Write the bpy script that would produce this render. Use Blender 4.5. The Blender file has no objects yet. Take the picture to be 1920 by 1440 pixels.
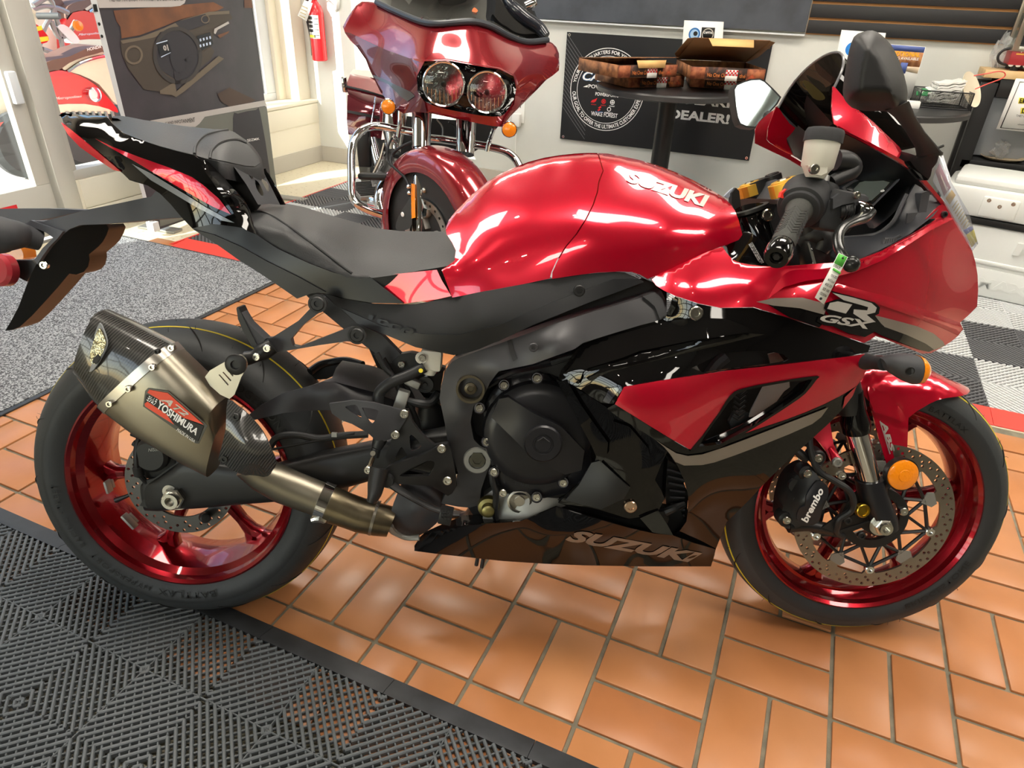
import bpy, bmesh, math, random
import numpy as np
from mathutils import Vector, Matrix, Euler
from mathutils.geometry import delaunay_2d_cdt

random.seed(7)
rng = np.random.default_rng(7)
S = bpy.context.scene
C = S.collection
pi = math.pi

# ------------------------------------------------------------------ camera
F_PX, YAW, PITCH, ROLL = 1280.18,-0.00777743,0.52585768,-0.04105773
CAM_B = np.array([0.65564543,-1.08745059,1.22467622])     # camera in the un-leaned bike frame
LEAN, STEER, HEAD = 0.26248218,-0.04679471,0.40081945      # bike lean, bar angle, heading in the room
def Rx(a): c, s = math.cos(a), math.sin(a); return np.array([[1,0,0],[0, c,-s],[0, s, c]])
def Ry(a): c, s = math.cos(a), math.sin(a); return np.array([[c,0, s],[0,1,0],[-s,0, c]])
def Rz(a): c, s = math.cos(a), math.sin(a); return np.array([[c,-s,0],[s, c,0],[0,0,1]])
CAM_R = Rz(YAW) @ Rx(-PITCH) @ Ry(ROLL)
LIFT = np.array([0,0,0.05 * (1 - math.cos(LEAN))])
RLEAN = Rx(-LEAN)
RHEAD = Rz(HEAD)
CAM_W = RHEAD @ CAM_B
CAM_RW = RHEAD @ CAM_R

cam = bpy.data.objects.new('camera', bpy.data.cameras.new('camera'))
C.objects.link(cam)
cam.data.sensor_width = 36.0
cam.data.lens = 36.0 * F_PX / 1920.0
cam.data.clip_start = 0.02
cam.data.clip_end = 200
M = Matrix.Identity(4)
for i in range(3):
    M[i][0] = CAM_RW[i,0]; M[i][1] = CAM_RW[i,2]; M[i][2] = -CAM_RW[i,1]; M[i][3] = CAM_W[i]
cam.matrix_world = M
S.camera = cam

# ------------------------------------------------------------------ world, sun, exposure
S.view_settings.view_transform = 'Standard'
S.view_settings.look = 'None'
S.view_settings.gamma = 1.0
S.view_settings.exposure = -0.4
S.view_settings.use_curve_mapping = False
W = bpy.data.worlds.new('sky'); S.world = W; W.use_nodes = True
nt = W.node_tree; nt.nodes.clear()
sky = nt.nodes.new('ShaderNodeTexSky'); sky.sky_type = 'NISHITA'; sky.sun_disc = False
sky.sun_elevation = math.radians(31); sky.sun_rotation = math.radians(-155)
bg = nt.nodes.new('ShaderNodeBackground'); bg.inputs['Strength'].default_value = 0.85
out = nt.nodes.new('ShaderNodeOutputWorld')
nt.links.new(sky.outputs[0], bg.inputs[0]); nt.links.new(bg.outputs[0], out.inputs[0])
sun = bpy.data.objects.new('sun', bpy.data.lights.new('sun', 'SUN')); C.objects.link(sun)
sun.data.energy = 20.0; sun.data.angle = 0.009; sun.data.color = (1,0.95,0.88)
sun.rotation_euler = Vector((0.39,0.845,-0.535)).to_track_quat('-Z', 'Y').to_euler()

# ------------------------------------------------------------------ pixel rays -> points at real depth
def ray(px, py):
    return np.array([(px - 960) / F_PX,1.0,-(py - 720) / F_PX])
CAM_L = RLEAN.T @ (CAM_B - LIFT)            # camera in the bike's own (leaned) frame
RAY_L = RLEAN.T @ CAM_R
def bp(px, py, y):                          # point of the bike's frame at lateral offset y (right side is -y)
    d = RAY_L @ ray(px, py); t = (y - CAM_L[1]) / d[1]
    return CAM_L + t * d
def gp(px, py, z=0.0):                      # world point at height z
    d = CAM_RW @ ray(px, py); t = (z - CAM_W[2]) / d[2]
    return CAM_W + t * d
def vp_(px, py, v):                         # world point on plane Y = v
    d = CAM_RW @ ray(px, py); t = (v - CAM_W[1]) / d[1]
    return CAM_W + t * d
def up_(px, py, u):                         # world point on plane X = u
    d = CAM_RW @ ray(px, py); t = (u - CAM_W[0]) / d[0]
    return CAM_W + t * d
def dp(px, py, dep):                        # world point at a distance along the view axis
    return CAM_W + dep * (CAM_RW @ ray(px, py))
def pp(px, py, A, n):                       # world point on a plane through A with normal n
    A = np.asarray(A, float); n = np.asarray(n, float)
    d = CAM_RW @ ray(px, py); t = ((A - CAM_W) @ n) / (d @ n)
    return CAM_W + t * d
def bike2world(P):
    P = np.asarray(P, float)
    return (P @ RLEAN.T + LIFT) @ RHEAD.T

# ------------------------------------------------------------------ materials
def srgb(h):
    if isinstance(h, str):
        h = h.lstrip('#'); v = [int(h[i:i + 2],16) / 255 for i in (0,2,4)]
    else:
        v = list(h)
    return tuple(x / 12.92 if x <= 0.04045 else ((x + 0.055) / 1.055) ** 2.4 for x in v) + (1.0,)
MATS = {}
def mat(name, col, rough=0.5, metal=0.0, coat=0.0, coat_rough=0.03, noise=None, bump=None, var=None, emit=None,
        spec=0.5, trans=0.0, alpha=1.0, ior=1.45, aniso=0.0, sheen=0.0):
    m = bpy.data.materials.new(name); m.use_nodes = True
    n = m.node_tree.nodes; L = m.node_tree.links
    b = n['Principled BSDF']
    c = srgb(col)
    b.inputs['Base Color'].default_value = c
    b.inputs['Roughness'].default_value = rough
    b.inputs['Metallic'].default_value = metal
    b.inputs['Coat Weight'].default_value = coat
    b.inputs['Coat Roughness'].default_value = coat_rough
    b.inputs['Specular IOR Level'].default_value = spec
    b.inputs['Transmission Weight'].default_value = trans
    b.inputs['IOR'].default_value = ior
    b.inputs['Alpha'].default_value = alpha
    if aniso: b.inputs['Anisotropic'].default_value = aniso
    if sheen: b.inputs['Sheen Weight'].default_value = sheen
    if emit:
        b.inputs['Emission Color'].default_value = srgb(emit[0]); b.inputs['Emission Strength'].default_value = emit[1]
    tc = None
    if var or bump or noise:
        tc = n.new('ShaderNodeTexCoord')
    if var:      # (scale, second colour, low, high)
        t = n.new('ShaderNodeTexNoise'); t.inputs['Scale'].default_value = var[0]; t.inputs['Detail'].default_value = 6
        L.new(tc.outputs['Object'], t.inputs['Vector'])
        r = n.new('ShaderNodeValToRGB'); r.color_ramp.elements[0].position = var[2]; r.color_ramp.elements[1].position = var[3]
        r.color_ramp.elements[0].color = c; r.color_ramp.elements[1].color = srgb(var[1])
        L.new(t.outputs['Fac'], r.inputs[0]); L.new(r.outputs[0], b.inputs['Base Color'])
    if noise:    # (scale, rough lo, rough hi)
        t = n.new('ShaderNodeTexNoise'); t.inputs['Scale'].default_value = noise[0]; t.inputs['Detail'].default_value = 4
        L.new(tc.outputs['Object'], t.inputs['Vector'])
        r = n.new('ShaderNodeMapRange'); r.inputs[3].default_value = noise[1]; r.inputs[4].default_value = noise[2]
        L.new(t.outputs['Fac'], r.inputs[0]); L.new(r.outputs[0], b.inputs['Roughness'])
    if bump:     # (scale, strength, distance)
        t = n.new('ShaderNodeTexNoise'); t.inputs['Scale'].default_value = bump[0]; t.inputs['Detail'].default_value = 3
        L.new(tc.outputs['Object'], t.inputs['Vector'])
        u = n.new('ShaderNodeBump'); u.inputs['Strength'].default_value = bump[1]; u.inputs['Distance'].default_value = bump[2]
        L.new(t.outputs['Fac'], u.inputs['Height']); L.new(u.outputs[0], b.inputs['Normal'])
    MATS[name] = m
    return m

def glass_mat(name, tint='#ffffff', refl=1.0, opacity=0.0, opa_col='#202020', rough=0.0):
    # a thin pane: clear with a fresnel reflection, optionally tinted
    m = bpy.data.materials.new(name); m.use_nodes = True
    n = m.node_tree.nodes; L = m.node_tree.links; n.clear()
    o = n.new('ShaderNodeOutputMaterial'); t = n.new('ShaderNodeBsdfTransparent'); t.inputs[0].default_value = srgb(tint)
    g = n.new('ShaderNodeBsdfGlossy'); g.inputs['Roughness'].default_value = rough
    lw = n.new('ShaderNodeLayerWeight'); pw = n.new('ShaderNodeMath'); pw.operation = 'POWER'; pw.inputs[1].default_value = 5.0
    f = n.new('ShaderNodeMapRange'); f.inputs[3].default_value = 0.04; f.inputs[4].default_value = 0.9
    L.new(lw.outputs['Facing'], pw.inputs[0]); L.new(pw.outputs[0], f.inputs[0])
    x = n.new('ShaderNodeMixShader')
    L.new(f.outputs[0], x.inputs[0]); L.new(t.outputs[0], x.inputs[1]); L.new(g.outputs[0], x.inputs[2])
    last = x
    if opacity:
        d = n.new('ShaderNodeBsdfDiffuse'); d.inputs[0].default_value = srgb(opa_col)
        y = n.new('ShaderNodeMixShader'); y.inputs[0].default_value = opacity
        L.new(t.outputs[0], y.inputs[1]); L.new(d.outputs[0], y.inputs[2]); L.new(y.outputs[0], x.inputs[1])
    L.new(last.outputs[0], o.inputs[0]); MATS[name] = m
    return m

def carbon_mat(name, a, b, ang=0.6, rough=0.25):
    m = mat(name, a, rough,0.0, coat=0.6)
    n = m.node_tree.nodes; L = m.node_tree.links; bs = n['Principled BSDF']
    tc = n.new('ShaderNodeTexCoord'); mp = n.new('ShaderNodeMapping')
    mp.inputs['Rotation'].default_value = (0, ang,0)
    w = n.new('ShaderNodeTexWave'); w.wave_type = 'BANDS'; w.bands_direction = 'Z'; w.inputs['Scale'].default_value = 75
    w.inputs['Distortion'].default_value = 0.6; w.inputs['Detail'].default_value = 1
    r = n.new('ShaderNodeValToRGB'); r.color_ramp.elements[0].color = srgb(a); r.color_ramp.elements[1].color = srgb(b)
    r.color_ramp.elements[0].position = 0.35; r.color_ramp.elements[1].position = 0.65
    L.new(tc.outputs['Object'], mp.inputs[0]); L.new(mp.outputs[0], w.inputs['Vector']); L.new(w.outputs['Fac'], r.inputs[0])
    L.new(r.outputs[0], bs.inputs['Base Color'])
    return m

M_RED = mat('candy_red_paint', '#c4082a',0.24,0.5, coat=1.0, coat_rough=0.02)
M_RED_DEEP = mat('metallic_red_wheel', '#93101f',0.26,0.85, coat=0.8, coat_rough=0.05)
M_BLACK = mat('gloss_black_paint', '#0b0a0b',0.035,0.0)
M_SATIN = mat('satin_black', '#1b1b1c',0.42)
M_MATTE = mat('matte_black_plastic', '#242528',0.62, bump=(900,0.15,0.001))
M_GREY_PL = mat('grey_black_plastic', '#3b3c40',0.6, bump=(700,0.12,0.001))
M_FRAME = mat('frame_grey', '#3f3f42',0.42,0.3, bump=(500,0.08,0.001))
M_ENGINE = mat('engine_black', '#222226',0.3,0.25, bump=(420,0.06,0.001))
M_RUBBER = mat('tyre_rubber', '#2a2c2e',0.5, bump=(160,0.12,0.002))
M_TREAD = mat('tyre_tread', '#343739',0.55, bump=(160,0.15,0.002))
M_YELLOW = mat('tyre_stripe_yellow', '#d9c531',0.6)
M_STEEL = mat('brushed_steel', '#b9b5ad',0.3,1.0, noise=(60,0.22,0.4))
M_CHROME = mat('chrome', '#dedede',0.06,1.0)
M_ZINC = mat('zinc_bolt', '#c9c7bf',0.25,1.0)
M_DISC = mat('brake_rotor_steel', '#a39c92',0.32,1.0, noise=(80,0.25,0.45))
M_TI = mat('titanium_can', '#a09a8b',0.36,1.0, var=(3.5, '#8a8276',0.4,0.7), noise=(40,0.3,0.42))
M_PIPE = mat('heat_tinted_pipe', '#9b9078',0.3,1.0, var=(8, '#5f5344',0.45,0.7))
M_CARBON = carbon_mat('carbon_weave', '#2a2a2a', '#454442',0.9)
M_GOLD = mat('gold_anodised', '#e6b648',0.36,0.7)
M_AMBER = mat('amber_lens', '#f08a10',0.15,0.0, coat=0.8, bump=(250,0.5,0.002))
M_SEAT = mat('seat_vinyl', '#2b2c2e',0.5, bump=(350,0.22,0.0015))
M_ALU = mat('cast_aluminium', '#9a9a96',0.5,0.7, bump=(200,0.15,0.001))
M_SILVER = mat('silver_decal', '#b5b0aa',0.35,0.4, coat=0.6)
M_DKSILVER = mat('grey_decal', '#80776f',0.35,0.4, coat=0.8)
M_WHITE = mat('white_plastic', '#ecece8',0.4)
M_WHITEPRINT = mat('white_print', '#f4f4f2',0.5)
M_BLACKPRINT = mat('black_print', '#161616',0.5)
M_REDPRINT = mat('red_print', '#d2232a',0.5)
M_ORANGEPRINT = mat('orange_print', '#e0492a',0.4)
M_YELLOWPRINT = mat('yellow_print', '#f2e234',0.6)
M_BLUEPRINT = mat('blue_print', '#2d6fb4',0.5)
M_HOSE = mat('black_hose', '#1c1d1f',0.45)
M_RESV = mat('milky_reservoir', '#e9e6da',0.35, trans=0.25)

# ------------------------------------------------------------------ objects
def root(name, label, cat, loc=(0,0,0), group=None):
    o = bpy.data.objects.new(name, None); C.objects.link(o); o.location = loc
    o.empty_display_size = 0.05
    o['label'] = label; o['category'] = cat
    if group: o['group'] = group
    return o
def tag(o, label=None, cat=None, group=None, kind=None):
    for k, v in (('label', label),('category', cat),('group', group),('kind', kind)):
        if v: o[k] = v
    return o
def origin_of(parent):
    while parent is not None:
        if parent.get('bikeframe'): return None
        if parent.parent is None: return np.array(parent.location)
        parent = parent.parent
    return np.zeros(3)
def new(name, V, Fc, m, parent=None, sharp=35, fm=None, loc=None):
    """V in world coordinates (or bike coordinates under the bike); stored relative to the thing's base"""
    V = np.asarray(V, float)
    if parent is not None:
        o0 = origin_of(parent)
        if o0 is not None: V = V - o0
    elif loc is not None:
        V = V - np.asarray(loc)
    me = bpy.data.meshes.new(name)
    me.from_pydata(V.tolist(),[],[list(map(int, f)) for f in Fc])
    for mm in (m if isinstance(m,(list, tuple)) else [m]): me.materials.append(mm)
    if fm is not None: me.polygons.foreach_set('material_index', np.asarray(fm, dtype=np.int32))
    me.polygons.foreach_set('use_smooth', np.ones(len(me.polygons), dtype=bool))
    me.update()
    if sharp is not None: me.set_sharp_from_angle(angle=math.radians(sharp))
    o = bpy.data.objects.new(name, me); C.objects.link(o)
    if parent is not None: o.parent = parent
    elif loc is not None: o.location = loc
    return o
class MB:
    def __init__(s): s.V = []; s.F = []; s.fm = []; s.n = 0
    def add(s, V, F, mi=0):
        V = np.asarray(V, float)
        s.V.append(V); s.F += [[i + s.n for i in f] for f in F]; s.fm += [mi] * len(F); s.n += len(V)
        return s
    def build(s, name, m, parent=None, sharp=35, loc=None):
        return new(name, np.concatenate(s.V), s.F, m, parent, sharp, s.fm if isinstance(m,(list, tuple)) else None, loc)

def frame_of(d):
    d = np.asarray(d, float); d = d / np.linalg.norm(d)
    a = np.array([0,0,1.0]) if abs(d[2]) < 0.9 else np.array([1.0,0,0])
    x = np.cross(a, d); x /= np.linalg.norm(x); y = np.cross(d, x)
    return x, y, d
def lathe(p0, d, prof, seg=24, closed=False):
    """revolve profile [(h, r)...] about axis d from p0"""
    x, y, d = frame_of(d); p0 = np.asarray(p0, float)
    V = []; F = []; n = len(prof)
    for k in range(seg):
        a = 2 * pi * k / seg; e = math.cos(a) * x + math.sin(a) * y
        for h, r in prof: V.append(p0 + h * d + r * e)
    for k in range(seg):
        k2 = (k + 1) % seg
        for i in range(n - 1 if not closed else n):
            i2 = (i + 1) % n
            F.append([k * n + i, k2 * n + i, k2 * n + i2, k * n + i2])
    if not closed:
        if prof[0][1] > 1e-6: F.append([k * n for k in range(seg)][::-1])
        if prof[-1][1] > 1e-6: F.append([k * n + n - 1 for k in range(seg)])
    return np.array(V), F
def cyl(p0, p1, r0, r1=None, seg=16, ch=0.0):
    p0 = np.asarray(p0, float); p1 = np.asarray(p1, float); r1 = r0 if r1 is None else r1
    L = np.linalg.norm(p1 - p0)
    prof = [(0, max(r0 - ch,1e-5)),(ch, r0),(L - ch, r1),(L, max(r1 - ch,1e-5))] if ch else [(0, r0),(L, r1)]
    return lathe(p0, p1 - p0, prof, seg)
def catmull(P, n=6):
    P = np.asarray(P, float)
    if len(P) < 3 or n <= 1: return P
    Q = np.vstack([2 * P[0] - P[1], P,2 * P[-1] - P[-2]]); o = []
    for i in range(1, len(Q) - 2):
        a, b, c, d = Q[i - 1:i + 3]
        for k in range(n):
            t = k / n
            o.append(0.5 * (2 * b + (c - a) * t + (2 * a - 5 * b + 4 * c - d) * t * t + (-a + 3 * b - 3 * c + d) * t ** 3))
    o.append(P[-1]); return np.array(o)
def loft(rings, cap=True, closed=False):
    n = len(rings[0]); V = np.concatenate([np.asarray(r, float) for r in rings]); F = []
    m = len(rings)
    for i in range(m if closed else m - 1):
        j = (i + 1) % m
        for k in range(n):
            k2 = (k + 1) % n
            F.append([i * n + k, i * n + k2, j * n + k2, j * n + k])
    if cap and not closed:
        F.append(list(range(n))[::-1]); F.append([(m - 1) * n + k for k in range(n)])
    return V, F
def tube(P, r, seg=10, n=6, ry=None, up=None, cap=True, closed=False):
    P = np.asarray(P, float)
    rr = np.atleast_1d(np.asarray(r, float))
    if closed:
        Q = catmull(np.vstack([P[-1], P, P[0], P[1]]), n)
        Q = Q[n:-n - (0)][:n * len(P)] if n > 1 else P
    else:
        Q = catmull(P, n)
    R = np.interp(np.linspace(0,1, len(Q)), np.linspace(0,1, len(rr)), rr) if len(rr) > 1 else np.full(len(Q), rr[0])
    T = np.gradient(Q, axis=0) if not closed else np.roll(Q,-1,0) - np.roll(Q,1,0)
    T /= np.linalg.norm(T, axis=1)[:, None] + 1e-12
    x, y, _ = frame_of(T[0])
    if up is not None:
        x = np.asarray(up, float)
    rings = []
    for i in range(len(Q)):
        x = x - T[i] * (x @ T[i]); x /= np.linalg.norm(x); y = np.cross(T[i], x)
        a = np.arange(seg) * 2 * pi / seg
        k = 1.0 if ry is None else ry
        rings.append(Q[i] + R[i] * (np.cos(a)[:, None] * x + k * np.sin(a)[:, None] * y))
    return loft(rings, cap, closed)
def box(c, s, rot=None, ch=0.0):
    """box of size s centred at c; ch > 0 bevels the edges"""
    bm = bmesh.new(); bmesh.ops.create_cube(bm, size=1.0)
    for v in bm.verts: v.co = Vector((v.co.x * s[0], v.co.y * s[1], v.co.z * s[2]))
    if ch: bmesh.ops.bevel(bm, geom=bm.edges[:], offset=ch, segments=2, affect='EDGES', profile=0.5)
    bm.verts.ensure_lookup_table(); bm.verts.index_update()
    V = np.array([v.co[:] for v in bm.verts]); F = [[v.index for v in f.verts] for f in bm.faces]; bm.free()
    if rot is not None: V = V @ np.asarray(rot).T
    return V + np.asarray(c, float), F
def ab(a, b, ch=0.0):
    a = np.asarray(a, float); b = np.asarray(b, float)
    return box((a + b) / 2, np.abs(b - a), None, ch)
def sphere(c, r, seg=16, sc=(1,1,1)):
    prof = [(-r * math.cos(pi * i / (seg // 2)), max(r * math.sin(pi * i / (seg // 2)),0)) for i in range(seg // 2 + 1)]
    V, F = lathe((0,0,0),(0,0,1), prof, seg)
    return V * np.asarray(sc) + np.asarray(c, float), F

# ------------------------------------------------------------------ smooth scalar field over control points
class TPS:
    def __init__(s, pts, lam=1e-4):
        P = np.asarray(pts, float); s.c = P[:, :2].mean(0); s.k = 200.0
        X = (P[:, :2] - s.c) / s.k; n = len(X); s.X = X
        A = np.zeros((n + 3, n + 3)); A[:n, :n] = s.phi(X, X) + lam * np.eye(n)
        Q = np.hstack([np.ones((n,1)), X]); A[:n, n:] = Q; A[n:, :n] = Q.T
        b = np.zeros(n + 3); b[:n] = P[:,2]
        s.w = np.linalg.lstsq(A, b, rcond=None)[0]
    def phi(s, A, B):
        r2 = ((A[:, None] - B[None]) ** 2).sum(2)
        return 0.5 * r2 * np.log(r2 + 1e-9)
    def __call__(s, q):
        q = (np.atleast_2d(np.asarray(q, float)) - s.c) / s.k
        return s.phi(q, s.X) @ s.w[:-3] + np.hstack([np.ones((len(q),1)), q]) @ s.w[-3:]
def flat(v): return lambda q: np.full(len(np.atleast_2d(q)), float(v))

def inside(P, poly):
    x, y = P[:,0], P[:,1]; r = np.zeros(len(P), bool); n = len(poly)
    for i in range(n):
        x0, y0 = poly[i]; x1, y1 = poly[(i + 1) % n]
        if y0 == y1: continue
        c = ((y0 > y) != (y1 > y)) & (x < (x1 - x0) * (y - y0) / (y1 - y0) + x0)
        r ^= c
    return r
def edge_dist(P, poly):
    d = np.full(len(P),1e9); n = len(poly)
    for i in range(n):
        a = np.asarray(poly[i], float); b = np.asarray(poly[(i + 1) % n], float); ab_ = b - a
        t = np.clip(((P - a) @ ab_) / (ab_ @ ab_ + 1e-12),0,1)
        d = np.minimum(d, np.linalg.norm(P - (a + t[:, None] * ab_), axis=1))
    return d
def resample(poly, step):
    o = []; n = len(poly)
    for i in range(n):
        a = np.asarray(poly[i], float); b = np.asarray(poly[(i + 1) % n], float)
        k = max(1, int(math.ceil(np.linalg.norm(b - a) / step)))
        for j in range(k): o.append(a + (b - a) * j / k)
    return o
def smooth_poly(P, n=4, closed=True):
    P = np.asarray(P, float)
    if closed:
        Q = catmull(np.vstack([P[-1], P, P[0], P[1]]), n); return [tuple(q) for q in Q[n:n + n * len(P)]]
    return [tuple(q) for q in catmull(P, n)]
def fill2d(poly, holes=(), step=10.0):
    """triangulated outline with interior points -> 2-D vertices, triangles, outline loops"""
    loops = [resample(poly, step)] + [resample(h, step) for h in holes]
    pts = []; edges = []
    for lp in loops:
        s = len(pts); pts += lp; edges += [(s + i, s + (i + 1) % len(lp)) for i in range(len(lp))]
    A = np.array(loops[0]); lo, hi = A.min(0), A.max(0)
    gx = np.arange(lo[0] + step / 2, hi[0], step); gy = np.arange(lo[1] + step / 2, hi[1], step * 0.866)
    G = np.array([(x + (step / 2 if j % 2 else 0), y) for j, y in enumerate(gy) for x in gx])
    if len(G):
        k = inside(G, poly)
        for h in holes: k &= ~inside(G, h)
        G = G[k]
        if len(G):
            k = edge_dist(G, poly) > step * 0.45
            for h in holes: k &= edge_dist(G, h) > step * 0.45
            G = G[k]
        pts = pts + [g for g in G]
    v2, e2, f2, ov, oe, of = delaunay_2d_cdt([Vector((float(p[0]), float(p[1]))) for p in pts], edges,[],1 if not holes else 1,1e-5)
    V = np.array([v[:] for v in v2]); F = [list(f) for f in f2]
    if F:
        cen = np.array([V[f].mean(0) for f in F]); k = inside(cen, poly)
        for h in holes: k &= ~inside(cen, h)
        F = [f for f, q in zip(F, k) if q]
    return V, F
def boundary(F):
    cnt = {}
    for f in F:
        for i in range(len(f)):
            a, b = f[i], f[(i + 1) % len(f)]
            cnt[(a, b)] = cnt.get((a, b),0) + 1
    return [(a, b) for (a, b) in cnt if (b, a) not in cnt]
def thicken(V, F, back):
    """closed shell: V front, back = array of back positions"""
    n = len(V); B = boundary(F)
    # separate rim vertices keep the face edges crisp
    G = list(F) + [[i + n for i in f][::-1] for f in F] + [[b, a, a + n, b + n] for a, b in B]
    return np.vstack([V, back]), G
def panel(name, poly, depth, m, parent, step=10, th=0.003, off=0.0, holes=(), mirror=False, sharp=35, smooth=0, place=bp,
          thv=None, chamfer=0.0, add=None):
    """sheet cut to a traced outline, laid at its own depth over the field `depth`, with thickness behind it"""
    if smooth: poly = smooth_poly(poly, smooth)
    V2, F = fill2d(poly, holes, step)
    if not callable(depth): depth = flat(depth)
    D = depth(V2) + off
    if chamfer:
        e = edge_dist(V2, poly)
        for h in holes: e = np.minimum(e, edge_dist(V2, h))
        D = D + chamfer * (e < 0.5)
    V = np.array([place(x, y, d) for (x, y), d in zip(V2, D)])
    f = F[0]; nrm = np.zeros(3)
    for f in F[:200]: nrm += np.cross(V[f[1]] - V[f[0]], V[f[2]] - V[f[0]])
    ctr = V.mean(0); eye = CAM_L if place is bp else CAM_W
    if nrm @ (eye - ctr) < 0: F = [f[::-1] for f in F]
    if th:
        if thv is None:
            if place is bp: tv = np.array([0, th,0])
            else:
                d = ctr - eye; tv = th * d / np.linalg.norm(d)
        else: tv = np.asarray(thv) * th
        V, F = thicken(V, F, V + tv)
    if mirror:
        n = len(V); V = np.vstack([V, V * np.array([1,-1,1])]); F = F + [[i + n for i in f][::-1] for f in F]
    if add is not None: add.add(V, F); return None
    return new(name, V, F, m, parent, sharp)
_SM = {}
def slabs(name, polys, depth, m, parent, **k):
    b = MB()
    for p in polys: panel(name, p, depth, m, parent, add=b, **k)
    return b.build(name, m, parent, k.get('sharp',35))

# ------------------------------------------------------------------ lettering
def text_mesh(s, bold=0.0, shear=0.0, spacing=1.0, res=3):
    cu = bpy.data.curves.new('t', 'FONT'); cu.body = s; cu.size = 1.0; cu.offset = bold; cu.shear = shear
    cu.space_character = spacing; cu.resolution_u = res; cu.fill_mode = 'FRONT'
    o = bpy.data.objects.new('t', cu); C.objects.link(o)
    dg = bpy.context.evaluated_depsgraph_get(); dg.update()
    me = bpy.data.meshes.new_from_object(o.evaluated_get(dg))
    V = np.array([v.co[:2] for v in me.vertices]).reshape(-1,2); F = [list(p.vertices) for p in me.polygons]
    bpy.data.objects.remove(o); bpy.data.meshes.remove(me); bpy.data.curves.remove(cu)
    lo, hi = V.min(0), V.max(0)
    return (V - lo) / (hi - lo), F,(hi - lo)
def quad_map(q):
    """unit square (0,0)(1,0)(1,1)(0,1) -> quad given as bottom-left, bottom-right, top-right, top-left"""
    a, b, c, d = [np.asarray(p, float) for p in q]
    return lambda V: ((1 - V[:, :1]) * (1 - V[:,1:]) * a + V[:, :1] * (1 - V[:,1:]) * b + V[:, :1] * V[:,1:] * c + (1 - V[:, :1]) * V[:,1:] * d)
def text_px(name, s, quad, depth, m, parent, off=-0.0015, bold=0.02, shear=0.0, spacing=1.0, place=bp, th=0.0006, res=3):
    """lettering laid into a traced quad on a surface"""
    V, F, _ = text_mesh(s, bold, shear, spacing, res)
    P = quad_map(quad)(V)
    if not callable(depth): depth = flat(depth)
    D = depth(P) + off
    X = np.array([place(x, y, d) for (x, y), d in zip(P, D)])
    return face_eye(name, X, F, m, parent, place)
def face_eye(name, X, F, m, parent, place=bp):
    eye = CAM_L if place is bp else CAM_W
    n = np.zeros(3)
    for f in F: n += np.cross(X[f[1]] - X[f[0]], X[f[2]] - X[f[0]])
    if n @ (eye - X.mean(0)) < 0: F = [f[::-1] for f in F]
    return new(name, X, F, m, parent, None)
def text3(name, s, origin, ux, uy, h, m, parent, w=None, bold=0.015, shear=0.0, spacing=1.0, center=False):
    """flat lettering: origin = bottom-left, ux/uy unit directions, h = cap height"""
    V, F, sz = text_mesh(s, bold, shear, spacing)
    ww = w if w else h * sz[0] / sz[1]
    ux = np.asarray(ux, float); uy = np.asarray(uy, float); o = np.asarray(origin, float)
    if center: o = o - ux * ww / 2
    X = o + V[:, :1] * ww * ux + V[:,1:] * h * uy
    if np.cross(ux, uy) @ (CAM_W - o) < 0: F = [f[::-1] for f in F]
    return new(name, X, F, m, parent, None)
def arc_text(name, s, c, ux, uy, r, h, a0, a1, m, parent, bold=0.02, inward=False):
    """lettering bent round an arc, angles measured from ux towards uy"""
    V, F, sz = text_mesh(s, bold)
    c = np.asarray(c, float); ux = np.asarray(ux, float); uy = np.asarray(uy, float)
    A = a0 + (a1 - a0) * V[:,0]; Rr = r + (V[:,1] * h if not inward else -V[:,1] * h)
    X = c + (np.cos(A) * Rr)[:, None] * ux + (np.sin(A) * Rr)[:, None] * uy
    n = np.zeros(3)
    for f in F: n += np.cross(X[f[1]] - X[f[0]], X[f[2]] - X[f[0]])
    if n @ (CAM_W - c) < 0: F = [f[::-1] for f in F]
    return new(name, X, F, m, parent, None)
# ================================================================== the setting
M_WALL = mat('wall_paint', '#d9dad4',0.75, var=(3, '#cfd0ca',0.35,0.75), bump=(120,0.05,0.001))
M_CREAM = mat('cream_paint', '#e4ddcc',0.6, bump=(200,0.04,0.001))
M_CEIL = mat('ceiling_grey', '#8f8f8c',0.9); M_WALLD = mat('wall_front_paint', '#77746d',0.8)
M_BASE = mat('vinyl_baseboard', '#b9b4aa',0.55)
M_FRAMEW = mat('white_aluminium', '#d8dce0',0.4,0.1)
M_FRAMEB = mat('door_aluminium', '#c8c5bc',0.42,0.2)
M_GLASS = glass_mat('window_glass', '#f4f8f6')
M_GROUT = mat('grout', '#6f6a5c',0.9, var=(30, '#8a8472',0.35,0.7), bump=(300,0.3,0.002))
M_VINYL = mat('vinyl_floor', '#d8cfb6',0.45, var=(45, '#a89a7c',0.58,0.75))
M_CONC = mat('concrete', '#c9c6c0',0.9, var=(4, '#b5b2ac',0.4,0.7))

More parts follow.
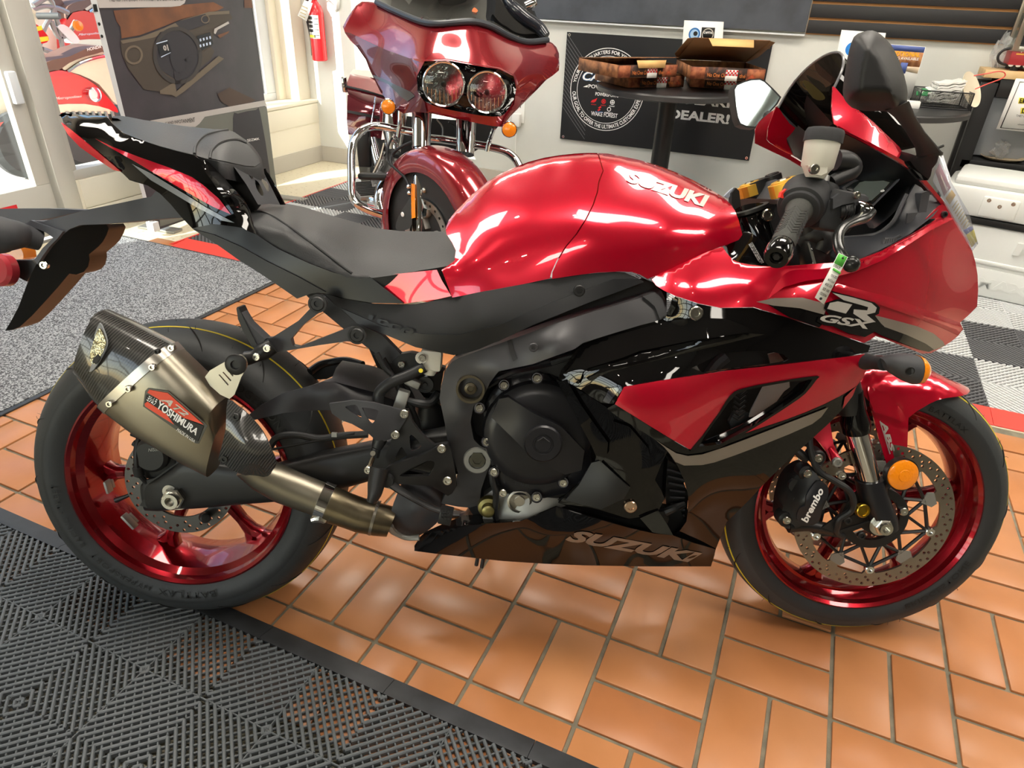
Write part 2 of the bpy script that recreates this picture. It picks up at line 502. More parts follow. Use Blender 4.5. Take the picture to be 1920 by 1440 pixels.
def tile_mat():
    m = mat('terracotta_tile', '#c0855c',0.3, bump=(26,0.12,0.004), noise=(9,0.24,0.42))
    n = m.node_tree.nodes; L = m.node_tree.links; b = n['Principled BSDF']
    oi = n.new('ShaderNodeObjectInfo'); r = n.new('ShaderNodeValToRGB')
    cs = ['#b07247', '#bd7f52', '#b6784b', '#c28659', '#b37a52']
    r.color_ramp.elements[0].color = srgb(cs[0]); r.color_ramp.elements[1].color = srgb(cs[-1]); r.color_ramp.elements[1].position = 1
    for i in (1,2,3):
        e = r.color_ramp.elements.new(i / 4); e.color = srgb(cs[i])
    tc = n.new('ShaderNodeTexCoord'); t = n.new('ShaderNodeTexNoise'); t.inputs['Scale'].default_value = 7; t.inputs['Detail'].default_value = 8
    L.new(tc.outputs['Object'], t.inputs['Vector'])
    mx = n.new('ShaderNodeMixRGB'); mx.blend_type = 'MULTIPLY'; mx.inputs[0].default_value = 0.5
    rr = n.new('ShaderNodeValToRGB'); rr.color_ramp.elements[0].color = (0.74,0.70,0.64,1); rr.color_ramp.elements[0].position = 0.3
    rr.color_ramp.elements[1].position = 0.6
    L.new(t.outputs['Fac'], rr.inputs[0]); L.new(oi.outputs['Random'], r.inputs[0]); L.new(r.outputs[0], mx.inputs[1]); L.new(rr.outputs[0], mx.inputs[2])
    L.new(mx.outputs[0], b.inputs['Base Color'])
    return m
M_TILE = tile_mat()

UW, VW, CH = -2.515,3.73,3.0
def struct(name, mb, m, parent=None, sharp=35):
    o = mb.build(name, m, parent, sharp)
    if parent is None: o['kind'] = 'structure'
    return o
# floor: bed of grout with every tile set in it
fl = struct('floor', MB().add(*ab((-2.0,-5,-0.08),(6,1.75,-0.006))), M_GROUT)
struct('floor_vinyl', MB().add(*ab((UW,1.69,-0.08),(6, VW,-0.002))).add(*ab((UW,-5,-0.08),(-2.0,1.69,-0.0025))), M_VINYL)
TM = 0.2275; U0, V0 = 0.171,0.0615
def tile_mesh(a, b):
    g = 0.0085 / 2; V, F = box((0,0,-0.008),(a - 2 * g, b - 2 * g,0.016), None,0.0022)
    F = [f for f in F if V[f].mean(0)[2] > -0.0155]
    me = bpy.data.meshes.new('tile'); me.from_pydata(V.tolist(),[], F); me.materials.append(M_TILE)
    me.polygons.foreach_set('use_smooth', np.ones(len(me.polygons), bool)); me.set_sharp_from_angle(angle=0.7)
    return me
T_A, T_B = tile_mesh(TM, TM / 2), tile_mesh(TM / 2, TM)
def project(P):
    q = (np.atleast_2d(P) - CAM_W) @ CAM_RW
    return np.stack([960 + F_PX * q[:,0] / q[:,1],720 - F_PX * q[:,2] / q[:,1]],1), q[:,1]
def in_view(P, m=30):
    xy, d = project(P)
    return bool(((xy[:,0] > -m) & (xy[:,0] < 1920 + m) & (xy[:,1] > -m) & (xy[:,1] < 1440 + m) & (d > 0.1)).any())
tiles = []
for i in range(-10,16):
    for j in range(-6,9):
        u, v = U0 + TM * i, V0 + TM * j
        for k in (0,1):
            if (i + j) % 2 == 0: c, me, h = (u + TM * (0.25 + 0.5 * k), v + TM / 2), T_B,(TM / 4, TM / 2)
            else: c, me, h = (u + TM / 2, v + TM * (0.25 + 0.5 * k)), T_A,(TM / 2, TM / 4)
            if c[1] > 1.72 or c[0] < -2.0: continue
            if c[1] < -0.12 and c[0] < 0.97: continue               # under the ribbed mat
            if c[0] < -1.32 and 0.3 < c[1] < 1.62: continue         # under the carpet
            K = np.array([(c[0] + a * h[0], c[1] + b * h[1],0) for a in (-1,1) for b in (-1,1)])
            if not in_view(K): continue
            tiles.append((c, me))
tiles.sort(key=lambda t: (t[0][0] - CAM_W[0]) ** 2 + (t[0][1] - CAM_W[1]) ** 2)
for c, me in tiles[:296]:
    o = bpy.data.objects.new('floor_tile', me); C.objects.link(o); o.parent = fl
    o.location = (c[0], c[1], rng.normal(0,0.0004)); o.rotation_euler = (rng.normal(0,0.0015), rng.normal(0,0.0015),0)
if tiles[296:]:
    mb = MB()
    for c, me in tiles[296:]:
        V = np.array([v.co[:] for v in me.vertices]); mb.add(V + np.array([c[0], c[1],0]),[list(p.vertices) for p in me.polygons])
    o = mb.build('far_floor_tiles', M_TILE, fl); o['kind'] = 'stuff'

# walls, ceiling
struct('wall_back', MB().add(*ab((UW - 0.3, VW,-0.02),(6, VW + 0.15, CH))), M_WALL)
struct('wall_right', MB().add(*ab((6,-5,-0.02),(6.15, VW + 0.15, CH))), M_WALLD)
struct('wall_front', MB().add(*ab((-3,-5.15,-0.02),(-2.2,-5, CH))).add(*ab((0.6,-5.15,-0.02),(6.15,-5, CH))).add(*ab((-2.2,-5.15,-0.02),(0.6,-5,0.5)))
       .add(*ab((-2.2,-5.15,2.6),(0.6,-5, CH))), M_WALLD)
struct('ceiling', MB().add(*ab((-3,-5.15, CH),(6.15, VW + 0.15, CH + 0.1))), M_CEIL)
struct('baseboard_back', MB().add(*ab((UW, VW - 0.012,0),(6, VW,0.11))), M_BASE)

# storefront on the left: knee panels, mullions, glass
def storefront(name, v0, v1, zb, zt, cols, u=UW, m=M_FRAMEB, rows=()):
    w = MB(); fr = 0.05
    w.add(*ab((u - 0.11, v0, zb),(u - 0.01, v1, zb + fr),0.004)).add(*ab((u - 0.11, v0, zt - fr),(u - 0.01, v1, zt),0.004))
    xs = [v0 + (v1 - v0) * k / cols for k in range(cols + 1)]
    for x in xs: w.add(*ab((u - 0.11, max(v0, x - 0.03), zb + fr),(u - 0.01, min(v1, x + 0.03), zt - fr),0.004))
    for z in rows: w.add(*ab((u - 0.10, v0, z - 0.02),(u - 0.02, v1, z + 0.02),0.004))
    o = struct(name, w, m)
    for a, b in zip(xs[:-1], xs[1:]):
        MB().add(*ab((u - 0.063, a + 0.03, zb + fr),(u - 0.057, b - 0.03, zt - fr))).build('pane', M_GLASS, o)
    return o
# knee wall below the window beside the door: two boards with an open joint
kw = struct('wall_left', MB().add(*ab((UW - 0.12,1.685,0),(UW,2.92,0.262))).add(*ab((UW - 0.3,-5.15,0),(UW,0.03,2.42)))
       .add(*ab((UW - 0.12,0.03,0),(UW,0.56,0.262))).add(*ab((UW - 0.3,-5,2.42),(UW, VW, CH))), M_CREAM)
struct('trim_1', MB().add(*ab((UW - 0.005,1.70,0.115),(UW + 0.008,2.9,0.262),0.002)).add(*ab((UW - 0.005,1.70,0.0),(UW + 0.008,2.9,0.111),0.002)), M_CREAM)
storefront('window_1',1.685,2.92,0.262,2.42,1)
storefront('window_3',0.03,0.56,0.262,2.42,1)
# ledge and the window set back behind it
struct('trim_2', MB().add(*ab((UW - 0.33,2.92,0),(UW, VW,0.425))).add(*ab((UW - 0.33,2.90,0.425),(UW + 0.012, VW,0.447),0.004))
       .add(*ab((UW - 0.02,2.905,0.285),(UW + 0.006, VW,0.42),0.002)), M_CREAM)
struct('baseboard_left', MB().add(*ab((UW,2.92,0),(UW + 0.012, VW,0.11))), M_BASE)
struct('trim_3', MB().add(*ab((UW - 0.33,3.60,0.447),(UW - 0.05, VW,2.42),0.004)).add(*ab((UW - 0.30,3.53,0.447),(UW - 0.17,3.602,2.42),0.003)), M_CREAM)
w2 = struct('window_2', MB().add(*ab((UW - 0.31,2.92,0.447),(UW - 0.20,3.53,0.497),0.004)).add(*ab((UW - 0.31,3.43,0.497),(UW - 0.20,3.53,2.42),0.004))
       .add(*ab((UW - 0.31,2.92,0.497),(UW - 0.20,2.98,2.42),0.004)), M_FRAMEW)
MB().add(*ab((UW - 0.262,2.98,0.497),(UW - 0.256,3.43,2.42))).build('pane', M_GLASS, w2)
MB().add(*ab((UW - 0.235,3.405,0.497),(UW - 0.225,3.413,2.42))).add(*ab((UW - 0.235,3.42,0.497),(UW - 0.225,3.428,2.42))).build('gasket', M_BLACKPRINT, w2)
# door: jamb post, leaf with bottom rail, glass and a pull
jam = struct('trim_4', MB().add(*ab((UW - 0.13,1.585,0),(UW + 0.0,1.685,2.42),0.003)), M_FRAMEB)
d1 = MB().add(*ab((UW - 0.085,0.56,0.012),(UW - 0.04,1.575,0.268),0.003)).add(*ab((UW - 0.085,1.50,0.268),(UW - 0.04,1.575,2.3),0.003)) \
    .add(*ab((UW - 0.085,0.56,0.268),(UW - 0.04,0.635,2.3),0.003)).add(*ab((UW - 0.085,0.56,2.2),(UW - 0.04,1.575,2.3),0.003))
d1 = struct('door_1', d1, M_FRAMEB)
MB().add(*ab((UW - 0.065,0.635,0.268),(UW - 0.059,1.50,2.2))).build('pane', M_GLASS, d1)
MB().add(*ab((UW - 0.05,1.51,0.655),(UW - 0.012,1.555,0.80),0.008)).build('latch', M_FRAMEW, d1)
# push sign on the bottom rail
st = MB().add(*ab((UW - 0.041,1.16,0.115),(UW - 0.0385,1.375,0.205))).build('door_sticker', M_REDPRINT, d1)
ch = MB()
for k in range(4):
    v = 1.365 - 0.042 * k; z = 0.142; u = UW - 0.0375
    for s in (-1,1):
        P = [(u, v, z),(u, v - 0.018, z),(u, v - 0.036, z + s * 0.022),(u, v - 0.018, z + s * 0.022)]
        ch.add(P,[[0,1,2,3]])
MB().add(*ab((UW - 0.0385,1.16,0.115),(UW - 0.038,1.375,0.168))).build('sticker_band', mat('grey_band', '#9c8a80',0.6), st)
ch.build('chevrons', M_WHITEPRINT, st)
# front windows behind the camera: a real glazed grid
wf = MB()
for k in range(5): wf.add(*ab((-2.2 + 0.7 * k - 0.035,-5.12,0.5),(-2.2 + 0.7 * k + 0.035,-5.03,2.6)))
for z in (0.5,1.02,1.55,2.07,2.6): wf.add(*ab((-2.2,-5.12, z - 0.03),(0.6,-5.03, z + 0.03)))
wf = struct('window_4', wf, M_FRAMEB)
MB().add(*ab((-2.2,-5.08,0.5),(0.6,-5.074,2.6))).build('pane', M_GLASS, wf)
# outside ground
struct('ground_outside', MB().add(*ab((-30,-30,-0.12),(UW - 0.125,30,-0.03))).add(*ab((UW - 0.125,-30,-0.12),(12,-5.2,-0.03))), M_CONC)

# ceiling fixtures
M_LAMP = mat('lamp_diffuser', '#ffffff',0.5, emit=('#fff6e8',26.0))
M_SPOT = mat('spot_bulb', '#ffffff',0.5, emit=('#fff2dc',420.0))
for k,(x, y) in enumerate([(-1.1,2.4),(1.2,2.4),(3.5,2.4),(-1.3,0.4),(0.9,0.4),(3.1,0.4),(1.9,-3.4)]):
    t = root('ceiling_light', 'rectangular white ceiling light over the showroom floor', 'light',(x, y, CH - 0.07), 'ceiling panel lights')
    fr = MB()
    for a, b in (((-0.62,-0.32),(0.62,-0.29)),((-0.62,0.29),(0.62,0.32)),((-0.62,-0.29),(-0.59,0.29)),((0.59,-0.29),(0.62,0.29))):
        fr.add(*ab((x + a[0], y + a[1], CH - 0.07),(x + b[0], y + b[1], CH)))
    fr.build('frame', M_WHITE, t)
    MB().add(*ab((x - 0.59, y - 0.29, CH - 0.05),(x + 0.59, y + 0.29, CH - 0.045))).build('diffuser', M_LAMP, t)
for k,(x, y) in enumerate([(-0.4,0.3),(0.3,0.3),(1.0,0.3),(1.7,0.3),(2.4,0.3),(-0.4,-0.9),(0.6,-2.4),(1.9,-2.4),(2.9,-0.4),(0.1,2.6),(1.9,2.6),(3.0,2.6)]):
    t = root('spot_light', 'small round ceiling spot lamp over the motorcycles', 'light',(x, y, CH - 0.1), 'ceiling spot lamps')
    MB().add(*lathe((x, y, CH),(0,0,-1),[(0,0.02),(0.01,0.05),(0.09,0.055),(0.1,0.05),(0.1,0.04),(0.06,0.03)],20)).build('housing', M_BLACKPRINT, t)
    MB().add(*lathe((x, y, CH - 0.065),(0,0,-1),[(0,0.03),(0.02,0.028),(0.028,0.015),(0.03,0.0)],16)).build('bulb', M_SPOT, t)

# ------------------------------------------------------------------ ribbed floor mats
def rib_tile(size, pitch, w, h, cross=True, extra=0.0):
    """one snap-together mat tile: ribs in diamonds round the centre, cross bars beneath"""
    mb = MB(); H = size / 2; s2 = math.sqrt(0.5)
    def bar(a, b, w, z0, z1):
        a = np.array(a); b = np.array(b); d = b - a; L = np.linalg.norm(d)
        if L < 1e-4: return
        d /= L; n = np.array([-d[1], d[0]]) * w / 2; V = []
        for z, k in ((z0,1.0),(z1 - 0.15 * (z1 - z0),1.0),(z1,0.45)):
            V += [(*(a + n * k), z),(*(b + n * k), z),(*(b - n * k), z),(*(a - n * k), z)]
        F = [[0,1,5,4],[2,3,7,6],[4,5,9,8],[6,7,11,10],[8,9,10,11],[1,2,6,5],[3,0,4,7],[5,6,10,9],[7,4,8,11]]
        mb.add(V, F)
    step = pitch / s2                                    # spacing of |u|+|v|
    n = int(round(2 * H / step)); step = 2 * H / n
    for k in range(n):
        q = (k + 0.5) * step
        for sx, sy in ((1,1),(-1,1),(-1,-1),(1,-1)):
            if q <= H: a, b = (q,0),(0, q)
            else: a, b = (H, q - H),(q - H, H)
            bar((sx * a[0], sy * a[1]),(sx * b[0], sy * b[1]), w,0.0, h)
    if cross:
        m = 7
        for k in range(-m + 1, m):                        # cross bars along the other diagonal in each quadrant
            d = k * H / m
            for sx, sy in ((1,1),(-1,1),(-1,-1),(1,-1)):
                a, b = (max(d,0), max(-d,0)),(min(H, H + d), min(H, H - d))
                bar((sx * a[0], sy * a[1]),(sx * b[0], sy * b[1]), w * 0.55,0.001, h * 0.72)
        for a, b in (((-H,0),(H,0)),((0,-H),(0, H))): bar(a, b, w * 0.5,0.001, h * 0.86)
    me = bpy.data.meshes.new('mat_tile'); V = np.concatenate(mb.V)
    me.from_pydata(V.tolist(),[], mb.F); me.update()
    return me
M_RIB = mat('mat_rib_black', '#565b5f',0.42, bump=(300,0.1,0.001))
M_RIBE = mat('mat_edge_black', '#2c2e31',0.5, var=(14, '#3c3e42',0.4,0.7))
M_RIBL = mat('mat_rib_light', '#c3c6c8',0.5)
M_RIBD = mat('mat_rib_dark', '#55565a',0.5)
M_RIBR = mat('mat_edge_red', '#e0483f',0.5)

nm = root('ribbed_floor_mat', 'black ribbed plastic floor mat under the rear wheel of the red sport bike', 'mat',(-0.4,-0.35,0))
NS = 0.3085; me = rib_tile(NS,0.0136,0.0066,0.012); me.materials.append(M_RIB)
for i in range(-5,4):
    for j in range(0,5):
        c = np.array([0.0262 + NS * i,-0.0455 - NS * (j + 0.5),0.0])
        K = np.array([c + (a * NS / 2, b * NS / 2,0) for a in (-1,1) for b in (-1,1)])
        if not in_view(K,60): continue
        o = bpy.data.objects.new('mat_tile', me); C.objects.link(o); o.parent = nm; o.location = Vector(c) - nm.location
for i in range(-5,4):
    a = 0.0262 + NS * (i - 0.5)
    V = [(x, y, z) for x in (a + 0.0006, a + NS - 0.0006) for y, z in ((-0.0445,0.0),(-0.0445,0.0115),(-0.036,0.0115),(-0.001,0.002),(-0.001,0.0))]
    F = [[0,1,2,3,4],[9,8,7,6,5]] + [[k,5 + k,5 + (k + 1) % 5,(k + 1) % 5] for k in range(5)]
    new('edge_strip', V, F, M_RIBE, nm)

bm_ = root('checkered_floor_mat', 'grey checkered floor mat with red edge under the dark red touring bike', 'mat',(0.5,2.6,0))
BS = 0.413; meL = rib_tile(BS,0.0167,0.0092,0.012, True); meD = meL.copy(); meL.materials.append(M_RIBL); meD.materials.append(M_RIBD)
BU, BV = -1.93,1.806
for i in range(0,12):
    for j in range(0,4):
        c = np.array([BU + BS * (i + 0.5), BV + BS * (j + 0.5),0.0])
        K = np.array([c + (a * BS / 2, b * BS / 2,0) for a in (-1,1) for b in (-1,1)])
        if not in_view(K,10): continue
        o = bpy.data.objects.new('mat_tile', meL if (i + j) % 2 else meD); C.objects.link(o); o.parent = bm_; o.location = Vector(c) - bm_.location
def ramp(a, b, w, name, m, parent, horiz=True):
    """bevelled edge strip with fine grooves, running from a to b"""
    P = [(0.0,0.0),(0.0,0.0115)] + [(w * (0.12 + 0.86 * k / 8),0.0115 - 0.009 * k / 8 - (0.0012 if k % 2 else 0)) for k in range(9)] + [(w,0.0)]
    V = []
    for e in (a, b):
        for d, z in P: V.append((e, BV - d, z) if horiz else (BU - d, e, z))
    n = len(P); F = [list(range(n)), list(range(n,2 * n))[::-1]] + [[k, n + k, n + (k + 1) % n,(k + 1) % n] for k in range(n)]
    return new(name, V, F, m, parent)
for i in range(12): ramp(BU + BS * i + 0.0008, BU + BS * (i + 1) - 0.0008,0.11, 'edge_strip', M_RIBR, bm_)
for j in range(4): ramp(BV + BS * j - (0.09 if j == 0 else 0), BV + BS * (j + 1) - 0.0008,0.035, 'edge_strip', M_RIBR, bm_, False)
# ================================================================== the red sport motorcycle
bike = root('sport_motorcycle', 'red and black sport motorcycle with silver can exhaust, parked leaning on the orange tiles', 'motorcycle')
bike['bikeframe'] = 1
bike.rotation_euler = (-LEAN,0, HEAD); bike.location = tuple(RHEAD @ LIFT)
RK = math.radians(23.2); TRAIL = 0.095; WB = 1.42; RF_, RR_ = 0.300,0.320
ST_AX = np.array([-math.sin(RK),0, math.cos(RK)])
_off = RF_ * math.sin(RK) - TRAIL * math.cos(RK)
ST_C = np.array([WB,0, RF_]) - _off * np.array([math.cos(RK),0, math.sin(RK)])
_K = np.array([[0,-ST_AX[2], ST_AX[1]],[ST_AX[2],0,-ST_AX[0]],[-ST_AX[1], ST_AX[0],0]])
ST_R = np.eye(3) + math.sin(STEER) * _K + (1 - math.cos(STEER)) * _K @ _K
def st(P): return (np.atleast_2d(P) - ST_C) @ ST_R.T + ST_C
ident = lambda P: np.asarray(P, float)

def wheel(name, x0, R, hw, rim_r, rim_hw, tf, spokes, phase, stripe_y, sp_y, disc, parent):
    c = np.array([x0,0, R])
    L = lambda prof, seg=72, closed=True: lathe(c,(0,1,0), prof, seg, closed)
    # rim barrel
    k = rim_hw; r = rim_r
    prof = [(-k, r),(-k - 0.002, r - 0.004),(-k + 0.004, r - 0.010),(-k + 0.016, r - 0.013),(-k + 0.028, r - 0.024),(-0.030, r - 0.031),
            (-0.012, r - 0.036),(0.012, r - 0.036),(0.030, r - 0.031),(k - 0.028, r - 0.024),(k - 0.016, r - 0.013),(k - 0.004, r - 0.010),(k + 0.002, r - 0.004),(k, r),
            (k - 0.008, r - 0.003),(0.0, r - 0.010),(-k + 0.008, r - 0.003)]
    V, F = L(prof,96)
    rim = new(name, tf(V), F, M_RED_DEEP, parent,28)
    # spokes with flared ends
    mb = MB()
    for s in range(spokes):
        a = math.radians(phase + 360 / spokes * s); e = np.array([math.cos(a),0, math.sin(a)]); t = np.array([-math.sin(a),0, math.cos(a)]); y = np.array([0,1,0])
        for side in (1,-1):
            pts = [(0.034,0.0,0.017),(0.09,0.0,0.011),(0.145,0.0,0.0095),(r - 0.055,0.002,0.012),(r - 0.040,0.010,0.014),(r - 0.030,0.022,0.013)]
            rings = []
            for rr, o, w in pts:
                cc = c + e * rr + t * o * side * 0.9 + y * sp_y
                h = 0.020 if rr < 0.1 else 0.016
                rings.append([cc + t * w * p + y * h * q for p, q in ((-1,-0.6),(-0.55,-1),(0.55,-1),(1,-0.6),(1,0.6),(0.55,1),(-0.55,1),(-1,0.6))])
            V, F = loft(rings); mb.add(tf(V), F)
    mb.build('spoke_set', M_RED_DEEP, rim,40)
    V, F = lathe(c + np.array([0,-0.055,0]),(0,1,0),[(0,0.025),(0,0.04),(0.02,0.047),(0.09,0.047),(0.11,0.04),(0.11,0.025)],28)
    new('hub', tf(V), F, M_RED_DEEP, rim)
    # tyre: sidewall and tread are separate rubbers
    sw = [(-k + 0.004, r - 0.004),(-k - 0.001, r + 0.006),(-hw * 0.985, r + (R - r) * 0.22),(-hw, r + (R - r) * 0.36),(-hw * 0.985, r + (R - r) * 0.45)]
    tr = []
    r1 = r + (R - r) * 0.45; w1 = hw * 0.985
    for i in range(0,25):
        y = -w1 + 2 * w1 * i / 24; q = math.sqrt(max(0.0,1 - (y / (w1 * 1.012)) ** 2)); q1 = math.sqrt(1 - (1 / 1.012) ** 2)
        tr.append((y, r1 + (R - r1) * (q - q1) / (1 - q1)))
    full = sw + tr[1:-1] + [(-y, rr) for y, rr in sw[::-1]]
    V, F = L(full + [(0, r + 0.012)],96)
    n = len(full) + 1
    fm = []
    for f in F:
        idx = sorted(set(i % n for i in f)); fm.append(1 if 4 <= idx[0] <= 4 + 23 and idx[-1] <= len(sw) - 1 + 24 else 0)
    tyre = new('tyre', tf(V), F,[M_RUBBER, M_TREAD], rim,30, fm)
    def trr(y):
        q = math.sqrt(max(0.0,1 - (y / (w1 * 1.012)) ** 2)); q1 = math.sqrt(1 - (1 / 1.012) ** 2)
        return r1 + (R - r1) * (q - q1) / (1 - q1)
    w = 0.0016
    V, F = lathe(c,(0,1,0),[(stripe_y - w, trr(stripe_y - w) - 0.001),(stripe_y - w, trr(stripe_y - w) + 0.0007),(stripe_y + w, trr(stripe_y + w) + 0.0007),(stripe_y + w, trr(stripe_y + w) - 0.001)],120, True)
    new('tyre_stripe', tf(V), F, M_YELLOW, rim)
    # tread cuts, and moulding whiskers
    mb = MB(); mh = MB()
    for q in range(14):
        a0 = 2 * pi * q / 14 + 0.1
        for side in (-1,1):
            P = []
            for s in range(7):
                y = side * (w1 * 0.93 - s * w1 * 0.085); a = a0 + side * 0.12 + s * 0.028
                rr = trr(y) + 0.0005
                P.append(c + np.array([rr * math.cos(a), y, rr * math.sin(a)]))
            V, F = tube(P,[0.0006,0.0017,0.002,0.0006],4,3); mb.add(tf(V), F)
    for q in range(60):
        a = rng.uniform(0,2 * pi); y = rng.uniform(-0.9,0.9) * w1; rr = trr(y); d = np.array([math.cos(a),0, math.sin(a)])
        V, F = tube([c + rr * d + np.array([0, y,0]), c + (rr + 0.004) * d + np.array([0, y,0.0]), c + (rr + 0.0075) * d + np.array([rng.normal(0, .002), y, rng.normal(0, .002)])],[0.0006,0.0003],3,1); mh.add(tf(V), F)
    mb.build('tread_groove', M_BLACKPRINT, rim)['kind'] = 'stuff'; o = mh.build('rubber_whisker', M_RUBBER, rim); o['kind'] = 'stuff'
    return rim, tyre, trr

def rotor(name, c, y, R, ri, tf, parent, m, rows, thick=0.005, inner=None):
    """annular brake disc with drilled holes"""
    n = 96
    outer = [(R * math.cos(2 * pi * k / n), R * math.sin(2 * pi * k / n)) for k in range(n)]
    hl = [inner if inner else [(ri * math.cos(2 * pi * k / 72), ri * math.sin(2 * pi * k / 72)) for k in range(72)]]
    for rr, cnt, off, hr in rows:
        for k in range(cnt):
            a = 2 * pi * k / cnt + off; hl.append([(rr * math.cos(a) + hr * math.cos(2 * pi * j / 8), rr * math.sin(a) + hr * math.sin(2 * pi * j / 8)) for j in range(8)])
    V2, F = fill2d(outer, hl,0.02)
    V = np.array([(c[0] + p[0], y, c[2] + p[1]) for p in V2])
    f = F[0]
    if np.cross(V[f[1]] - V[f[0]], V[f[2]] - V[f[0]])[1] > 0: F = [f[::-1] for f in F]
    V, F = thicken(V, F, V + np.array([0, thick,0]))
    return new(name, tf(V), F, m, parent,30)
def nut(p, d, r, h, parent, m=M_ZINC, name='axle_nut', hole=True, tf=ident):
    V, F = lathe(p, d,[(0, r * 1.25),(h * 0.12, r * 1.25),(h * 0.15, r * 1.0),(h * 0.6, r),(h * 0.66, r * 0.85)],6)
    mb = MB().add(tf(V), F)
    V, F = lathe(p, d,[(0, r * 1.35),(h * 0.12, r * 1.35)],28); mb.add(tf(V), F)
    if hole: V, F = lathe(p, d,[(h * 0.6, r * 0.72),(h, r * 0.70),(h, r * 0.42),(h * 0.3, r * 0.40),(h * 0.3,0)],24)
    else: V, F = lathe(p, d,[(h * 0.6, r * 0.6),(h, r * 0.5),(h,0)],20)
    mb.add(tf(V), F)
    return mb.build(name, m, parent,30)
_bolt_me = {}
def bolt(px, py, y, r, parent, m=M_ZINC, name='bolt', d=(0,-1,0)):
    """socket-head bolt, shared mesh"""
    key = (round(r,4), m.name)
    if key not in _bolt_me:
        V, F = lathe((0,0,0),(0,-1,0),[(-0.004, r),(0.0025, r),(0.004, r * 0.85),(0.004, r * 0.48),(0.0012, r * 0.44),(0.0012,0)],18)
        me = bpy.data.meshes.new('bolt'); me.from_pydata(V.tolist(),[], F); me.materials.append(m)
        me.polygons.foreach_set('use_smooth', np.ones(len(me.polygons), bool)); me.set_sharp_from_angle(angle=0.6); _bolt_me[key] = me
    o = bpy.data.objects.new(name, _bolt_me[key]); C.objects.link(o); o.parent = parent
    o.location = tuple(bp(px, py, y))
    return o

# ---- wheels
wr, tyre_r, trr_r = wheel('rear_wheel',0.0, RR_,0.0985,0.2298,0.0905, ident,6,6,-0.045,0.0, None, bike)
wf_, tyre_f, trr_f = wheel('front_wheel', WB, RF_,0.0625,0.2325,0.0575, st,6,10,-0.039,0.0, None, bike)
rd = rotor('brake_disc',(0,0, RR_),-0.088,0.110,0.075, ident, wr, mat('rear_rotor', '#5b5a59',0.38,0.9),[(0.104,24,0.0,0.0034),(0.095,24,0.13,0.0034),(0.086,12,0.05,0.0034)])
inn = []
for k in range(120):
    a = 2 * pi * k / 120; q = (math.degrees(a) % 36); q = min(q,36 - q)
    inn.append(((0.131 - 0.012 * max(0,1 - (q / 5.5) ** 2)) * math.cos(a + math.radians(-12)),(0.131 - 0.012 * max(0,1 - (q / 5.5) ** 2)) * math.sin(a + math.radians(-12))))
rows = [(0.1535,40,0.02,0.0033),(0.1455,40,0.10,0.0033),(0.1385,20,0.06,0.0033)]
for side in (-1,1):
    fd = rotor('brake_disc',(WB,0, RF_),-0.083 if side < 0 else 0.078,0.160,0.13, st, wf_, M_DISC, rows if side < 0 else rows[:2], inner=inn)
    yc = side * 0.081
    mb = MB(); cw = np.array([WB, yc, RF_])
    def pol(r, a): return cw + np.array([r * math.cos(math.radians(a)),0, r * math.sin(math.radians(a))])
    V, F = lathe(cw - np.array([0,0.006,0]),(0,1,0),[(0,0.05),(0,0.068),(0.010,0.068),(0.010,0.05)],36, True); mb.add(st(V), F)
    for k in range(10):
        a = -12 + 36 * k
        for b in (a - 18, a + 18):
            V, F = tube([pol(0.066, b), pol(0.116 if k % 2 == 0 else 0.104, a)],0.0042,6,1, ry=0.8); mb.add(st(V), F)
        V, F = tube([pol(0.116 if k % 2 == 0 else 0.104, a), pol(0.104 if k % 2 == 0 else 0.116, a + 36)],0.0042,6,1, ry=0.8); mb.add(st(V), F)
    mb.build('disc_carrier', M_SATIN, wf_)
    for k in range(10):
        a = -12 + 36 * k
        if k % 2 == 0:
            V, F = lathe(pol(0.120, a) + np.array([0, side * 0.002,0]),(0, side,0),[(-0.006,0.0095),(0.004,0.0095),(0.0052,0.008),(0.0052,0.0042),(0.002,0.004),(0.002,0)],20)
            new('disc_bobbin', st(V), F, M_CHROME, wf_)
        else:
            e = pol(1, a) - cw; t = np.array([-e[2],0, e[0]]); b = pol(0,0) + np.array([0, side * 0.004,0])
            P = [b + e * 0.095, b + e * 0.112 + t * 0.017, b + e * 0.124 + t * 0.013, b + e * 0.124 - t * 0.013, b + e * 0.112 - t * 0.017]
            V = np.array(P + [p + np.array([0,-side * 0.003,0]) for p in P]); F = [[0,1,2,3,4],[9,8,7,6,5]] + [[i, i + 5,(i + 1) % 5 + 5,(i + 1) % 5] for i in range(5)]
            new('disc_plate', st(V), F, M_ALU, wf_)
# raised maker's lettering on the sidewalls
def tyre_text(s, c, r, h, a0, a1, y, tf, parent, name='sidewall_lettering'):
    V, F, sz = text_mesh(s,0.0,0,1.1)
    A = np.radians(a0 + (a1 - a0) * V[:,0]); R = r + h * V[:,1]
    X = np.stack([c[0] + R * np.cos(A), np.full(len(V), y), c[2] + R * np.sin(A)],1)
    f = F[0]
    n = sum((np.cross(X[f[1]] - X[f[0]], X[f[2]] - X[f[0]]) for f in F), np.zeros(3))
    if n[1] > 0: F = [f[::-1] for f in F]
    new(name, tf(X), F, M_LETTER, parent, None)
M_LETTER = mat('rubber_lettering', '#191a1b',0.35)
tyre_text('BATTLAX',(0,0, RR_),0.2415,0.015,-76,-104,-0.1004, ident, wr)
tyre_text('HYPERSPORT',(0,0, RR_),0.2430,0.011,-108,-140,-0.1004, ident, wr)
tyre_text('RACING STREET',(0,0, RR_),0.2430,0.012,-145,-178,-0.1004, ident, wr)
tyre_text('BRIDGESTONE',(0,0, RR_),0.2430,0.017,66,28,-0.1004, ident, wr)
tyre_text('BRIDGESTONE',(WB,0, RF_),0.2395,0.012,-62,-24,-0.0636, st, wf_)
